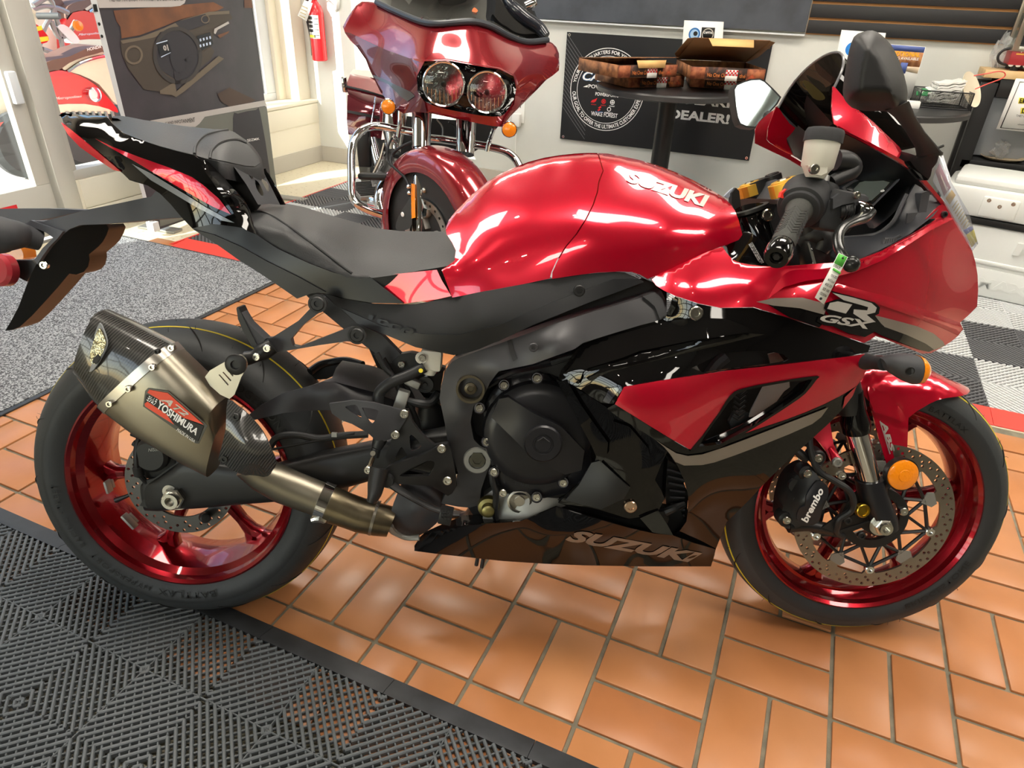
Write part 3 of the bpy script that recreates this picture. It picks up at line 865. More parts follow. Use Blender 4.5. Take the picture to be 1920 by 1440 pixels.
tyre_text('BATTLAX',(WB,0, RF_),0.2395,0.010,72,50,-0.0636, st, wf_)
# wheel weights, valve
for px, py, s in ((203,912,0.9),(243,977,1.25)):
    p = bp(px, py,-0.055); a = math.atan2(p[2] - RR_, p[0]); R = np.array([[math.cos(a),0,-math.sin(a)],[0,1,0],[math.sin(a),0, math.cos(a)]])
    V, F = box(p,(0.006,0.02,0.03 * s), R,0.002); mb = MB().add(V, F); V, F = box(p + R @ np.array([0,0.014,0.0]),(0.006,0.008,0.02 * s), R,0.001); mb.add(V, F); mb.build('wheel_weight', M_ALU, wr)
V, F = tube([bp(217,938,-0.04), bp(228,934,-0.04), bp(243,928,-0.04)],[0.006,0.0035],10,2); new('valve_stem', V, F, M_HOSE, wr)
# axles
V, F = cyl((0,-0.13, RR_),(0,0.13, RR_),0.014, seg=20); new('rear_axle', V, F, M_STEEL, bike)
nut(bp(333,928,-0.119),(0,-1,0),0.0225,0.034, bike)
p = bp(330,931,-0.117)
V, F = box(p,(0.052,0.008,0.045), None,0.002); new('axle_block', V, F, M_STEEL, bike)
V, F = tube([bp(340,926,-0.118), bp(373,921,-0.118)],0.004,8,1); mb = MB().add(V, F); V, F = cyl(bp(368,922,-0.118), bp(374,921,-0.118),0.008, seg=6); mb.add(V, F); mb.build('chain_adjuster', M_ZINC, bike)
V, F = cyl(st((WB,-0.115, RF_))[0], st((WB,0.115, RF_))[0],0.012, seg=20); new('front_axle', V, F, M_STEEL, bike)
fn = bp(1652,983,-0.126)
nut(fn, ST_R @ np.array([0,-1,0]),0.0175,0.024, bike)

# ------------------------------------------------------------------ lofted members traced by their two edges
def sect(stations, n=20, pw=2.4):
    """stations: (edge px a, edge px b, lateral centre, half width)"""
    rings = []
    for a, b, y, w in stations:
        A = bp(a[0], a[1], y); B = bp(b[0], b[1], y); c = (A + B) / 2; h = (A - B) / 2; wv = np.array([0, w,0])
        t = np.arange(n) * 2 * pi / n
        ct = np.sign(np.cos(t)) * np.abs(np.cos(t)) ** (2 / pw); sn = np.sign(np.sin(t)) * np.abs(np.sin(t)) ** (2 / pw)
        rings.append(c + ct[:, None] * h + sn[:, None] * wv)
    return loft(rings)
def member(name, stations, m, parent, n=20, pw=2.4, sharp=35, mirror=False):
    V, F = sect(stations, n, pw)
    f = np.array(V); 
    if mirror:
        k = len(V); V = np.vstack([V, V * np.array([1,-1,1])]); F = F + [[i + k for i in g][::-1] for g in F]
    return new(name, V, F, m, parent, sharp)
def interp_st(st_, k=4):
    o = []
    for (a, b, y, w),(c, d, y2, w2) in zip(st_[:-1], st_[1:]):
        for j in range(k):
            t = j / k; o.append((tuple(np.array(a) * (1 - t) + np.array(c) * t), tuple(np.array(b) * (1 - t) + np.array(d) * t), y * (1 - t) + y2 * t, w * (1 - t) + w2 * t))
    return o + [st_[-1]]

# ---- exhaust
can = member('exhaust_can',[((334,657),(210,768),-0.205,0.052),((383,705),(268,811),-0.203,0.054),((420,748),(352,862),-0.198,0.050),((423,790),(398,888),-0.192,0.040)], M_TI, bike,28,3.2)
member('exhaust_strap',[((322,644),(198,758),-0.206,0.054),((335,658),(211,770),-0.206,0.0545)], M_STEEL, can,28,3.2)
# carbon end cap: hollow, with a swept mouth
st_ = [((322,644),(198,758),-0.206,0.052),((280,622),(184,742),-0.207,0.051),((236,600),(172,722),-0.208,0.048),((194,581),(154,699),-0.208,0.044)]
V, F = sect(interp_st(st_,3),28,2.8); F = F[:-1]
n = 28; k = len(V) - n; ring = V[k:]; c0 = ring.mean(0)
t = np.arange(n) * 2 * pi / n
V[k:] = ring + np.outer(np.where(np.abs(np.sin(t)) > 0.7,1,0) * 0.02,(V[k - n:k].mean(0) - c0) / 0.05 * 0.6)
inn_ = c0 + (V[k:] - c0) * np.array([0.84,0.84,0.84]); deep = inn_ + (V[0:n].mean(0) - c0) * 0.35
base = len(V); V = np.vstack([V, inn_, deep])
for j in range(n):
    j2 = (j + 1) % n
    F += [[k + j, k + j2, base + j2, base + j],[base + j, base + j2, base + n + j2, base + n + j]]
F.append([base + n + j for j in range(n)])
cap_ = new('exhaust_end_cap', V, F, M_CARBON, can,50)
V, F = cyl(bp(186,655,-0.208), bp(215,668,-0.208),0.035,0.035,20); new('exhaust_outlet', V, F, M_STEEL, can)
for px, py in ((322,652),(286,688),(241,729),(206,757)): bolt(px, py,-0.262,0.006, can, M_ZINC, 'screw')
bolt(295,659,-0.262,0.0045, can, M_SATIN, 'screw')
ml_ = panel('exhaust_mouth_lip', smooth_poly([(186,606),(193,618),(200,640),(197,657),(187,676),(178,690),(170,697),(154,697),(148,684),(151,668),(156,661),(167,662),(170,645),(178,625)],2), TPS([(186,606,-0.255),(200,640,-0.264),(170,697,-0.258),(148,684,-0.235),(170,650,-0.25)]), mat('carbon_lip', '#90959a',0.3, coat=0.5), can,6,0.004)
panel('exhaust_mouth', smooth_poly([(185,616),(191,623),(198,641),(195,655),(186,672),(177,683),(171,679),(168,668),(172,650),(178,632)],2),-0.2665, mat('mouth_steel', '#a59f86',0.22,0.9, bump=(90,0.4,0.01)), ml_,6,0.003)
panel('mouth_dark_patch', smooth_poly([(183,664),(188,672),(180,683),(173,680),(175,672)],1),-0.2675, M_BLACKPRINT, ml_,6,0.001)  # flat black patch paints the dark recess of the mouth
# badge on the can
def can_y(q): return np.full(len(np.atleast_2d(q)),-0.2585)
bdg = panel('exhaust_badge',[(272,733),(277,728),(316,734),(389,798),(373,832),(366,831),(268,762)], can_y, mat('badge_rim', '#4a4a48',0.3,0.6), can,12,0.0012)
panel('badge_field',[(276,736),(280,731),(314,737),(381,796),(340,782),(296,748)], can_y, M_ORANGEPRINT, bdg,12,0.0006, off=-0.0014)
panel('badge_band',[(274,740),(296,748),(340,782),(382,799),(371,828),(300,775),(271,757)], can_y, M_BLACKPRINT, bdg,12,0.0006, off=-0.0014)
panel('badge_field',[(271,757),(276,753),(312,777),(326,796),(300,780),(272,762)], can_y, M_ORANGEPRINT, bdg,12,0.0006, off=-0.0018)
text_px('badge_lettering', 'YOSHIMURA',[(292,764),(367,817),(374,806),(299,750)], can_y, M_WHITEPRINT, bdg, off=-0.0022, bold=0.03)
text_px('badge_lettering', '\u30e8\u30b7\u30e0\u30e9',[(274,751),(290,761),(296,749),(280,741)], can_y, M_WHITEPRINT, bdg, off=-0.0022, bold=0.03)
text_px('badge_lettering', 'AT2',[(300,750),(348,782),(355,776),(309,741)], can_y, M_SILVER, bdg, off=-0.0022, bold=0.03, shear=0.3)
text_px('badge_lettering', 'MADE IN USA',[(330,808),(364,830),(367,826),(334,803)], can_y, M_WHITEPRINT, bdg, off=-0.0022, bold=0.0)
# hanger bracket
panel('exhaust_bracket', smooth_poly([(384,707),(428,675),(440,667),(452,666),(461,675),(462,688),(452,708),(430,748)],3),-0.215, mat('pale_titanium', '#b5b0a4',0.35,0.9), bike,10,0.004,
      holes=[[(410,703),(412,702),(429,721),(427,723)],[(417,698),(419,697),(434,713),(432,715)],[(424,692),(426,691),(438,704),(436,706)]])
mb = MB(); V, F = lathe(bp(443,683,-0.216),(0,-1,0),[(0,0.0185),(0.004,0.0185),(0.006,0.015),(0.006,0.008),(0.002,0.007),(0.002,0)],24); mb.add(V, F); mb.build('hanger_bolt', M_SATIN, bike)
# carbon heat guard
gy = TPS([(427,750,-0.245),(460,772,-0.25),(493,810,-0.245),(518,868,-0.235),(502,893,-0.215),(477,895,-0.215),(435,887,-0.225),(410,864,-0.235),(418,827,-0.255),(422,785,-0.255),(460,830,-0.268),(480,860,-0.26)])
hg = panel('heat_guard', smooth_poly([(427,750),(444,760),(460,772),(478,791),(493,810),(507,838),(518,868),(511,882),(502,893),(477,895),(455,890),(440,884),(422,872),(410,864),(412,850),(418,827),(423,805),(424,785)],2), gy, M_CARBON, bike,8,0.003)
for px, py in ((443,781),(421,860)): bolt(px, py, float(gy([(px, py)])[0]) - 0.002,0.007, hg, M_SATIN, 'screw')
# link pipe, clamp and the tinted mid pipe
member('link_pipe', interp_st([((500,858),(446,886),-0.19,0.034),((518,869),(477,914),-0.185,0.032),((560,887),(518,939),-0.178,0.029),((612,908),(581,962),-0.170,0.028),((640,921),(618,980),-0.165,0.028)],3), M_TI, bike,24,2.0)
member('pipe_clamp',[((612,904),(588,968),-0.168,0.032),((630,912),(604,977),-0.166,0.032)], M_CHROME, bike,24,2.0)
V, F = tube([bp(585,975,-0.19), bp(598,972,-0.19), bp(609,977,-0.185)],[0.006,0.008,0.006],8,2); new('clamp_bolt', V, F, M_ZINC, bike)
member('mid_pipe', interp_st([((630,915),(606,976),-0.166,0.029),((660,928),(640,985),-0.160,0.030),((690,939),(668,995),-0.155,0.031),((722,948),(700,1001),-0.15,0.031),((745,955),(726,1003),-0.145,0.031)],3), M_PIPE, bike,24,2.0)
member('pipe_flange',[((708,940),(692,1000),-0.153,0.034),((713,942),(697,1001),-0.152,0.034)], M_STEEL, bike,24,2.0)
cb = TPS([(743,925,-0.15),(827,953,-0.14),(827,972,-0.13),(790,1002,-0.12),(740,1000,-0.12),(729,972,-0.15),(780,960,-0.175)])
panel('collector_box', smooth_poly([(748,922),(770,932),(827,953),(826,972),(806,992),(788,1003),(770,1008),(745,1001),(727,992),(731,966)],2), cb, M_GREY_PL, bike,8,0.12)
V, F = tube([bp(716,992,-0.16), bp(729,986,-0.165), bp(737,996,-0.16), bp(760,1008,-0.15),(bp(786,1008,-0.15))],[0.010,0.008,0.005,0.006],8,3); new('valve_linkage', V, F, M_ALU, bike)

# ---- swingarm, hugger, rear brake
M_HUG = mat('hugger_black', '#2d2c30',0.42, bump=(500,0.1,0.001))
member('swingarm', interp_st([((268,905),(276,955),-0.100,0.014),((300,892),(300,956),-0.108,0.016),((347,858),(381,950),-0.112,0.020),((440,868),(450,943),-0.112,0.022),((518,870),(531,936),-0.108,0.024),((600,848),(620,920),-0.100,0.026),((700,828),(705,895),-0.095,0.028),((790,812),(800,880),-0.085,0.035),((860,800),(860,880),-0.07,0.05)],3), M_SATIN, bike,20,3.6)
panel('axle_plate',[(268,902),(289,897),(347,857),(352,868),(304,902),(364,903),(400,912),(381,950),(285,955),(262,948),(270,935)],-0.116, M_SATIN, bike,12,0.008)
# hugger and chain-run loop above the tyre
hy = TPS([(460,783,-0.10),(487,761,-0.105),(529,738,-0.11),(581,724,-0.112),(642,684,-0.05),(700,690,-0.02),(467,790,-0.105),(529,774,-0.115),(581,770,-0.115),(640,765,-0.115),(700,770,-0.112),(760,700,-0.02),(729,712,-0.06),(760,790,-0.11),(612,713,-0.105),(640,720,-0.108)])
panel('hugger',[(460,783),(487,761),(529,738),(581,724),(606,715),(628,716),(700,735),(760,760),(790,790),(760,800),(700,788),(650,772),(612,769),(581,770),(529,775),(467,790)], hy, M_HUG, bike,9,0.004)
panel('swingarm_bridge',[(606,715),(622,710),(630,690),(640,678),(700,689),(740,706),(790,730),(800,760),(760,758),(700,735),(628,716)], TPS([(606,715,-0.105),(640,678,-0.03),(740,706,-0.02),(800,745,-0.03),(700,735,-0.1),(628,716,-0.108),(760,758,-0.09)]), M_HUG, bike,9,0.01)
V, F = tube([bp(581,697,0.0), bp(600,684,0.02), bp(622,679,0.03), bp(650,676,0.02), bp(680,684,0.0)],0.008,10,5); new('swingarm_loop', V, F, M_SATIN, bike)
panel('loop_wall',[(581,697),(600,686),(622,682),(640,684),(632,702),(612,711),(586,712)],0.03, M_BLACKPRINT, bike,10,0.01)
# tyre-side brake hose along the swingarm
V, F = tube([bp(505,840,-0.125), bp(520,820,-0.13), bp(555,815,-0.135), bp(600,822,-0.135), bp(640,817,-0.135), bp(690,814,-0.13)],0.007,10,5); new('rear_brake_hose', V, F, M_HOSE, bike)
V, F = tube([bp(508,843,-0.13), bp(560,833,-0.138), bp(625,820,-0.14), bp(665,812,-0.138)],0.0025,6,5); new('sensor_wire', V, F, M_HOSE, bike)
V, F = box(bp(627,815,-0.143),(0.010,0.006,0.008)); new('cable_clip', V, F, M_ALU, bike)
rc = MB(); V, F = lathe(bp(292,848,-0.100),(0,-1,0),[(0,0.034),(0.02,0.034),(0.026,0.028),(0.026,0)],24); rc.add(V, F)
V, F = box(bp(300,862,-0.085),(0.085,0.045,0.07), None,0.008); rc.add(V, F); V, F = box(bp(325,870,-0.088),(0.06,0.03,0.045), None,0.006); rc.add(V, F)
rc = rc.build('rear_caliper', M_SATIN, bike)
text_px('caliper_lettering', 'NISSIN',[(278,847),(302,845),(302,838),(279,841)],-0.1265, M_ALU, rc, bold=0.0)
for a, b in (((247,812),(259,816)),((250,830),(258,834))):
    V, F = tube([bp(*a,-0.11), bp(*b,-0.11)],[0.006,0.007],10,1); new('bleed_nipple', V, F, M_HOSE, rc)
V, F = tube([bp(262,818,-0.11), bp(256,838,-0.12), bp(256,870,-0.125), bp(262,890,-0.12), bp(275,905,-0.112)],0.005,8,5); new('brake_hose', V, F, M_HOSE, bike)
V, F = cyl(bp(258,874,-0.122), bp(262,892,-0.12),0.010, seg=12, ch=0.002); new('hose_joint', V, F, M_HOSE, bike)
V, F = cyl(bp(268,875,-0.112), bp(276,872,-0.112),0.011, seg=14); new('hose_joint', V, F, M_HOSE, bike)
V, F = cyl(bp(382,969,-0.095), bp(386,972,-0.118),0.010, seg=14, ch=0.002); new('stand_spool', V, F, M_HOSE, bike)
# ---- frame, rear set, engine
fy = TPS([(860,671,-0.165),(951,639,-0.185),(1029,611,-0.195),(1160,571,-0.195),(1247,545,-0.175),(1247,597,-0.20),(1093,643,-0.215),(998,683,-0.21),(935,696,-0.2),(888,761,-0.165),(888,824,-0.15),(913,842,-0.15),(915,900,-0.14),(899,947,-0.135),(840,831,-0.15),(824,747,-0.155),(838,686,-0.155),(852,912,-0.14),(870,780,-0.17),(1040,640,-0.222),(900,690,-0.19),(860,740,-0.17)])
frp = [(838,690),(848,678),(860,671),(900,657),(951,639),(1029,611),(1100,588),(1160,571),(1222,552),(1240,545),(1247,560),(1252,597),(1200,610),(1140,628),(1093,643),(1076,655),(998,683),(935,696),(919,717),(904,749),(888,761),(882,792),(888,824),(900,836),(913,842),(916,860),(915,880),(909,897),(902,919),(899,947),(880,952),(859,950),(827,944),(836,925),(852,912),(859,887),(848,850),(840,831),(834,794),(824,747),(827,725),(832,704)]
frm = panel('main_frame', frp, fy, M_FRAME, bike,9,0.045)
V, F = lathe(bp(882,730, float(fy([(882,730)])[0]) - 0.010),(0,-1,0),[(-0.02,0.026),(0.001,0.026),(0.003,0.026),(0.003,0.022),(-0.015,0.020),(-0.015,0.011),(-0.004,0.011),(-0.002,0.006),(-0.006,0.005),(-0.006,0)],28); new('engine_mount', V, F, mat('mount_brass', '#5c5546',0.4,0.8), frm)
yv = float(fy([(895,862)])[0])
V, F = lathe(bp(895,862, yv),(0,-1,0),[(0,0.027),(0.004,0.027),(0.006,0.025),(0.006,0.0165),(-0.002,0.016),(-0.002,0.0)],28); new('pivot_nut', V, F, M_ALU, frm)
V, F = lathe(bp(895,862, yv - 0.006),(0,-1,0),[(0,0.0165),(0.003,0.016),(0.003,0.009),(-0.006,0.0085),(-0.006,0)],6); new('pivot_socket', V, F, mat('socket_grey', '#57564c',0.4,0.8), frm)
for px, py in ((1000,651),): bolt(px, py,-0.225,0.008, frm, M_FRAME, 'frame_plug')
panel('frame_weld',[(951,639),(959,636),(965,660),(970,672),(962,678),(956,662)], fy, M_SATIN, frm,6,0.004, off=-0.003)
panel('frame_joint',[(1205,556),(1228,548),(1243,560),(1248,590),(1238,600),(1228,575),(1216,564)], fy, M_MATTE, frm,6,0.02, off=-0.006)
panel('dark_gap_filler',[(850,655),(935,630),(1040,585),(1207,522),(1250,540),(1250,600),(1093,645),(930,700),(880,740)],-0.125, M_BLACKPRINT, frm,14,0.01)  # black filler sheet that darkens the gap between cover and spar
# matte side cover under the tank
sy = TPS([(607,550,-0.115),(760,572,-0.135),(847,558,-0.158),(1029,524,-0.178),(1154,510,-0.178),(1207,530,-0.172),(1100,568,-0.19),(1000,608,-0.198),(935,639,-0.19),(851,665,-0.165),(716,624,-0.135),(635,577,-0.118),(900,600,-0.2),(800,610,-0.165)])
scv = panel('side_cover',[(607,550),(650,562),(700,570),(747,571),(779,571),(847,558),(940,541),(1029,524),(1100,514),(1154,510),(1172,511),(1190,519),(1207,528),(1160,547),(1100,568),(1040,592),(1000,608),(965,626),(935,639),(900,654),(872,663),(851,665),(826,661),(779,650),(716,624),(669,605),(635,577)], sy, M_MATTE, bike,9,0.006)
panel('side_cover_lip',[(640,578),(716,611),(790,626),(860,628),(935,610),(1040,565),(1150,523),(1195,523),(1207,529),(1100,569),(1000,609),(935,640),(851,666),(779,651),(716,625),(669,606)], sy, mat('smooth_black_plastic', '#1e1f22',0.4), scv,9,0.003, off=-0.003)
bolt(1086,545, float(sy([(1086,545)])[0]) - 0.003,0.010, scv, M_SATIN, 'screw')
text_px('side_cover_lettering', '1000',[(690,598),(772,633),(778,618),(684,587)], sy, mat('lettering_black', '#101113',0.3), scv, off=-0.0062, bold=0.03, shear=0.25)
# seat rail
panel('seat_rail',[(560,539),(590,549),(607,552),(635,577),(669,606),(716,628),(754,667),(740,682),(729,680),(685,649),(641,614),(600,580)],-0.105, M_GREY_PL, bike,10,0.02)
panel('rail_end',[(735,678),(752,664),(770,661),(800,668),(815,680),(800,700),(770,712),(745,700)],-0.11, M_SATIN, bike,10,0.02)
for px, py in ((753,683),): bolt(px, py,-0.114,0.007, bike)
# passenger footrest bracket
pgb = panel('footrest_bracket',[(482,636),(510,633),(560,601),(583,577),(586,562),(596,556),(607,559),(611,569),(606,582),(590,592),(567,610),(545,636),(548,648),(560,651),(640,620),(656,614),(668,614),(680,622),(681,634),(670,641),(650,640),(600,647),(525,660),(500,658)],-0.165, M_FRAME, bike,10,0.016,
            holes=[smooth_poly([(561,624),(576,606),(592,595),(612,588),(634,599),(648,612),(640,617),(600,628),(570,637),(560,632)],2)])
for px, py in ((596,569),(670,628)):
    V, F = lathe(bp(px, py,-0.166),(0,-1,0),[(0,0.0165),(0.004,0.0165),(0.004,0.013),(0.006,0.011),(0.006,0.0055),(0.003,0.005),(0.003,0)],22); new('bracket_bolt', V, F, M_SATIN, pgb)
pg = panel('passenger_footrest',[(443,578),(451,583),(466,607),(497,636),(492,644),(477,652),(472,650),(456,620),(446,596)],-0.175, M_GREY_PL, bike,8,0.028)
panel('footrest_pad',[(444,576),(447,577),(464,612),(482,647),(476,652),(456,622),(446,598)],-0.178, M_SATIN, pg,8,0.032)
V, F = tube([bp(462,672,-0.185), bp(478,668,-0.185), bp(492,660,-0.18), bp(512,648,-0.175)],[0.013,0.011,0.016,0.014],12,4); new('footrest_pivot', V, F, M_SATIN, bike)
for px, py in ((481,669),(501,653)): bolt(px, py,-0.195,0.007, bike)
# rear-set: heel guard, plates, brake lever and cylinder
hgp = panel('heel_guard',[(617,757),(625,756),(662,751),(700,755),(745,767),(764,770),(765,780),(748,808),(735,822),(720,828),(705,826),(690,812),(660,795),(640,788),(622,775)], TPS([(617,757,-0.185),(700,755,-0.19),(764,775,-0.17),(720,828,-0.175),(690,790,-0.195),(640,785,-0.185)]), M_GREY_PL, bike,8,0.006,
            holes=[smooth_poly([(648,762),(666,759),(672,766),(678,780),(676,784),(668,780),(652,768)],2), smooth_poly([(682,764),(706,768),(709,775),(700,793),(695,794),(690,788),(680,768)],2)])
rsp = panel('rear_set_plate',[(745,770),(765,768),(772,790),(785,808),(800,824),(815,835),(840,830),(842,840),(828,850),(780,868),(735,878),(715,888),(720,860),(732,830),(738,812),(742,790)],-0.165, M_SATIN, bike,9,0.012,
            holes=[smooth_poly([(738,870),(746,848),(753,838),(760,848),(764,855),(755,862)],2), smooth_poly([(768,818),(776,818),(790,836),(778,844),(770,842)],2)])
for px, py in ((758,776),(741,815)): bolt(px, py,-0.178,0.0085, rsp)
lvb = panel('footrest_hanger',[(715,885),(730,874),(780,858),(810,845),(826,834),(838,833),(846,846),(852,880),(856,912),(848,925),(840,930),(810,912),(760,908),(735,908),(716,902)], TPS([(715,885,-0.205),(826,834,-0.18),(850,880,-0.175),(840,928,-0.165),(735,908,-0.205),(780,885,-0.195)]), M_SATIN, bike,9,0.012,
            holes=[smooth_poly([(752,889),(790,868),(808,864),(815,870),(806,890),(796,893),(756,894)],2)])
panel('hanger_web',[(748,893),(808,862),(818,868),(806,896),(752,898)],-0.178, M_BLACK, lvb,10,0.004)
for px, py in ((828,841),(839,901)): bolt(px, py,-0.193,0.0085, lvb)
V, F = tube([bp(712,878,-0.215), bp(706,905,-0.225), bp(702,926,-0.235), bp(695,942,-0.240)],[0.018,0.016,0.013,0.008],12,4); new('rider_footrest', V, F, M_SATIN, bike)
V, F = lathe(bp(726,900,-0.21),(0,-1,0),[(0,0.014),(0.008,0.012),(0.008,0)],18); new('footrest_joint', V, F, M_SATIN, bike)
V, F = tube([bp(722,893,-0.2), bp(740,912,-0.205), bp(768,930,-0.21), bp(800,948,-0.21), bp(826,958,-0.21)],[0.011,0.010,0.008,0.008],10,5, ry=0.6); pd = new('brake_pedal', V, F, M_SATIN, bike)
V, F = box(bp(836,966,-0.215),(0.024,0.03,0.026), Ry(0.2),0.002); mb = MB().add(V, F)
for i in range(3):
    for j in range(3):
        V, F = box(bp(829 + 6 * i,958 + 7 * j,-0.231),(0.004,0.003,0.005)); mb.add(V, F)
mb.build('pedal_tip', M_SATIN, pd)
V, F = tube([bp(713,822,-0.165), bp(706,840,-0.17)],[0.014,0.010],12,2); mb = MB().add(V, F); V, F = tube([bp(706,840,-0.17), bp(702,856,-0.172)],0.009,10,1); mb.add(V, F); mb.build('master_cylinder', M_HOSE, bike)
V, F = tube([bp(702,852,-0.172), bp(691,880,-0.176)],0.009,8,1, ry=0.5); new('push_rod', V, F, M_ZINC, bike)
bolt(690,881,-0.185,0.0075, bike)
V, F = cyl(bp(700,851,-0.180), bp(699,850,-0.184),0.005); new('rod_pin', V, F, M_ZINC, bike)
# rear brake fluid bottle and its hose
V, F = box(bp(809,674,-0.135),(0.040,0.03,0.040), Ry(0.08),0.006); mb = MB().add(V, F); V, F = lathe(bp(806,690,-0.135), bp(804,700,-0.135) - bp(806,690,-0.135),[(0,0.016),(0.012,0.011),(0.014,0)],14); mb.add(V, F); V, F = cyl(bp(790,671,-0.135), bp(790,671,-0.152),0.011, seg=16); mb.add(V, F); fb = mb.build('brake_fluid_bottle', M_RESV, bike)
bolt(792,671,-0.154,0.007, fb)
hz = tube([bp(796,688,-0.150), bp(770,702,-0.155), bp(740,714,-0.16), bp(722,725,-0.162), bp(711,738,-0.162), bp(708,760,-0.165)],0.0105,12,6); h = new('fluid_hose', *hz, M_HOSE, bike)
V, F = cyl(bp(789,695,-0.161), bp(789,695,-0.166),0.004); new('hose_mark', V, F, M_YELLOW, h)
for k, pts in enumerate(([(706,662),(722,690),(738,706),(748,730),(765,755),(780,785),(785,812)],[(718,672),(735,700),(752,728),(772,765),(778,800)],[(745,706),(764,730),(772,745),(778,760),(770,752)])):
    V, F = tube([bp(x, y,-0.13 + 0.01 * k) for x, y in pts],0.0055,8,5); new('cable', V, F, M_HOSE, bike)
V, F = tube([bp(756,748,-0.15), bp(776,754,-0.152), bp(792,757,-0.15), bp(806,756,-0.14), bp(820,740,-0.12)],[0.005,0.008,0.009,0.009],10,5); new('brake_hose_banjo', V, F, M_HOSE, bike)
V, F = box(bp(753,750,-0.15),(0.022,0.02,0.04), Ry(0.3),0.003); new('hose_union', V, F, M_ALU, bike)
V, F = box(bp(774,717,-0.13),(0.03,0.02,0.014), Ry(0.4),0.003); new('wire_clip', V, F, M_ALU, bike)
panel('linkage_plate',[(790,712),(810,702),(832,697),(826,730),(826,760),(810,748),(795,745),(784,730)],-0.12, M_BLACK, bike,9,0.02)
V, F = lathe(bp(797,721,-0.121),(0,-1,0),[(0,0.016),(0.003,0.016),(0.003,0.010),(-0.002,0.010),(-0.002,0.005),(0.003,0.004),(0.003,0)],20); new('linkage_bolt', V, F, M_SATIN, bike)
# shock, and a black sheet standing in for the dark space behind
V, F = cyl(bp(812,745,0.0), bp(800,880,0.0),0.035, seg=18); new('shock_absorber', V, F, M_SATIN, bike)
panel('dark_space_sheet',[(690,650),(760,665),(835,690),(830,760),(838,840),(780,860),(760,800),(730,740)],0.04, M_BLACKPRINT, bike,14,0.02)

# ---- engine: cases, clutch cover, sump
ecp = [(905,752),(930,722),(960,706),(1010,690),(1050,700),(1075,730),(1110,800),(1130,870),(1110,920),(1060,950),(1030,975),(960,980),(905,968),(885,930),(893,842)]
panel('engine_block',[(880,700),(1100,640),(1250,700),(1300,800),(1290,900),(1200,960),(1050,985),(900,985),(870,940),(870,780)],-0.095, mat('engine_case', '#232325',0.5,0.4), bike,16,0.19)
panel('lower_case',[(907,930),(925,918),(945,925),(1050,935),(1100,915),(1090,940),(1040,955),(985,978),(935,980),(905,975)], TPS([(905,975,-0.125),(935,930,-0.13),(985,950,-0.155),(1050,940,-0.145),(1100,920,-0.12)]), M_ALU, bike,9,0.05)
V, F = lathe(bp(974,939,-0.15),(0,-1,0),[(0,0.024),(0.004,0.024),(0.005,0.020),(0,0.019),(0,0.010),(0.004,0.010),(0.004,0)],24); new('oil_sight_glass', V, F, M_STEEL, bike)
V, F = lathe(bp(916,948,-0.135),(0,-1,0),[(0,0.022),(0.012,0.020),(0.014,0.013),(0.028,0.012),(0.030,0.008),(0.030,0)],20); new('pressure_switch', V, F, mat('switch_brass', '#8a8255',0.35,0.9), bike)
yb = -0.155
ccv = panel('clutch_cover',[(919,738),(934,722),(955,710),(985,702),(1012,698),(1028,704),(1042,722),(1062,745),(1090,800),(1108,850),(1110,880),(1090,905),(1060,925),(1020,934),(960,928),(935,908),(924,880),(914,842),(910,800),(906,770)], flat(yb), M_ENGINE, bike,9,0.05, chamfer=0.006)
# dished disc of the cover with its bridge rib and central boss
V, F = lathe(bp(1008,812, yb),(0,-1,0),[(-0.002,0.104),(0.012,0.1),(0.018,0.092),(0.022,0.08),(0.022,0.02),(0.022,0)],48); new('clutch_dome', V, F, M_ENGINE, ccv,25)
panel('clutch_bridge',[(921,782),(936,748),(953,745),(1000,775),(1052,800),(1096,845),(1090,882),(1060,890),(1010,870),(960,820)], TPS([(921,782,-0.175),(945,750,-0.185),(1020,800,-0.197),(1020,845,-0.197),(1096,850,-0.182),(1070,890,-0.182),(960,815,-0.19)]), M_ENGINE, ccv,8,0.03)
V, F = lathe(bp(1018,830,-0.195),(0,-1,0),[(-0.01,0.036),(0.006,0.035),(0.009,0.032),(0.009,0.019),(0.0075,0.018),(0.0075,0.0155),(0.0095,0.0145),(0.0095,0)],40); bs = new('clutch_boss', V, F, M_ENGINE, ccv,25)
V, F = tube([bp(1008 + a,831 + b,-0.206) for a, b in ((0,-4),(11,-11),(22,-3))],0.001,6,1); new('boss_mark', V, F, M_FRAME, bs)
text_px('case_lettering', '3100-H',[(965,908),(991,914),(991,906),(965,900)],-0.1565, M_FRAME, ccv, bold=0.0)
for px, py in ((945,722),(1007,709),(899,765),(913,828),(926,885),(1056,905),(1006,932),(943,924)): bolt(px, py,-0.168,0.0078, ccv)
for px, py in ((945,722),(1007,709),(899,765),(913,828),(926,885),(1056,905),(1006,932)):
    V, F = cyl(bp(px, py,-0.13), bp(px, py,-0.167),0.0115, seg=16, ch=0.002); new('bolt_boss', V, F, M_ENGINE, ccv)
V, F = tube([bp(922,890,-0.165), bp(924,905,-0.165), bp(930,925,-0.16), bp(928,960,-0.15), bp(931,978,-0.14)],0.006,8,5); new('breather_pipe', V, F, M_HOSE, bike)
panel('engine_top',[(905,735),(930,715),(960,702),(1030,688),(1078,672),(1100,660),(1090,690),(1060,712),(1030,700),(985,700),(950,710)],-0.14, M_SATIN, bike,9,0.03)
panel('cylinder_head',[(935,700),(1000,686),(1085,655),(1110,650),(1095,700),(1050,715),(1020,698),(960,702)],-0.11, M_ENGINE, bike,10,0.05)
V, F = tube([bp(1034,680,-0.15), bp(1060,672,-0.155), bp(1088,666,-0.155)],0.006,8,3); new('coolant_pipe', V, F, M_HOSE, bike)
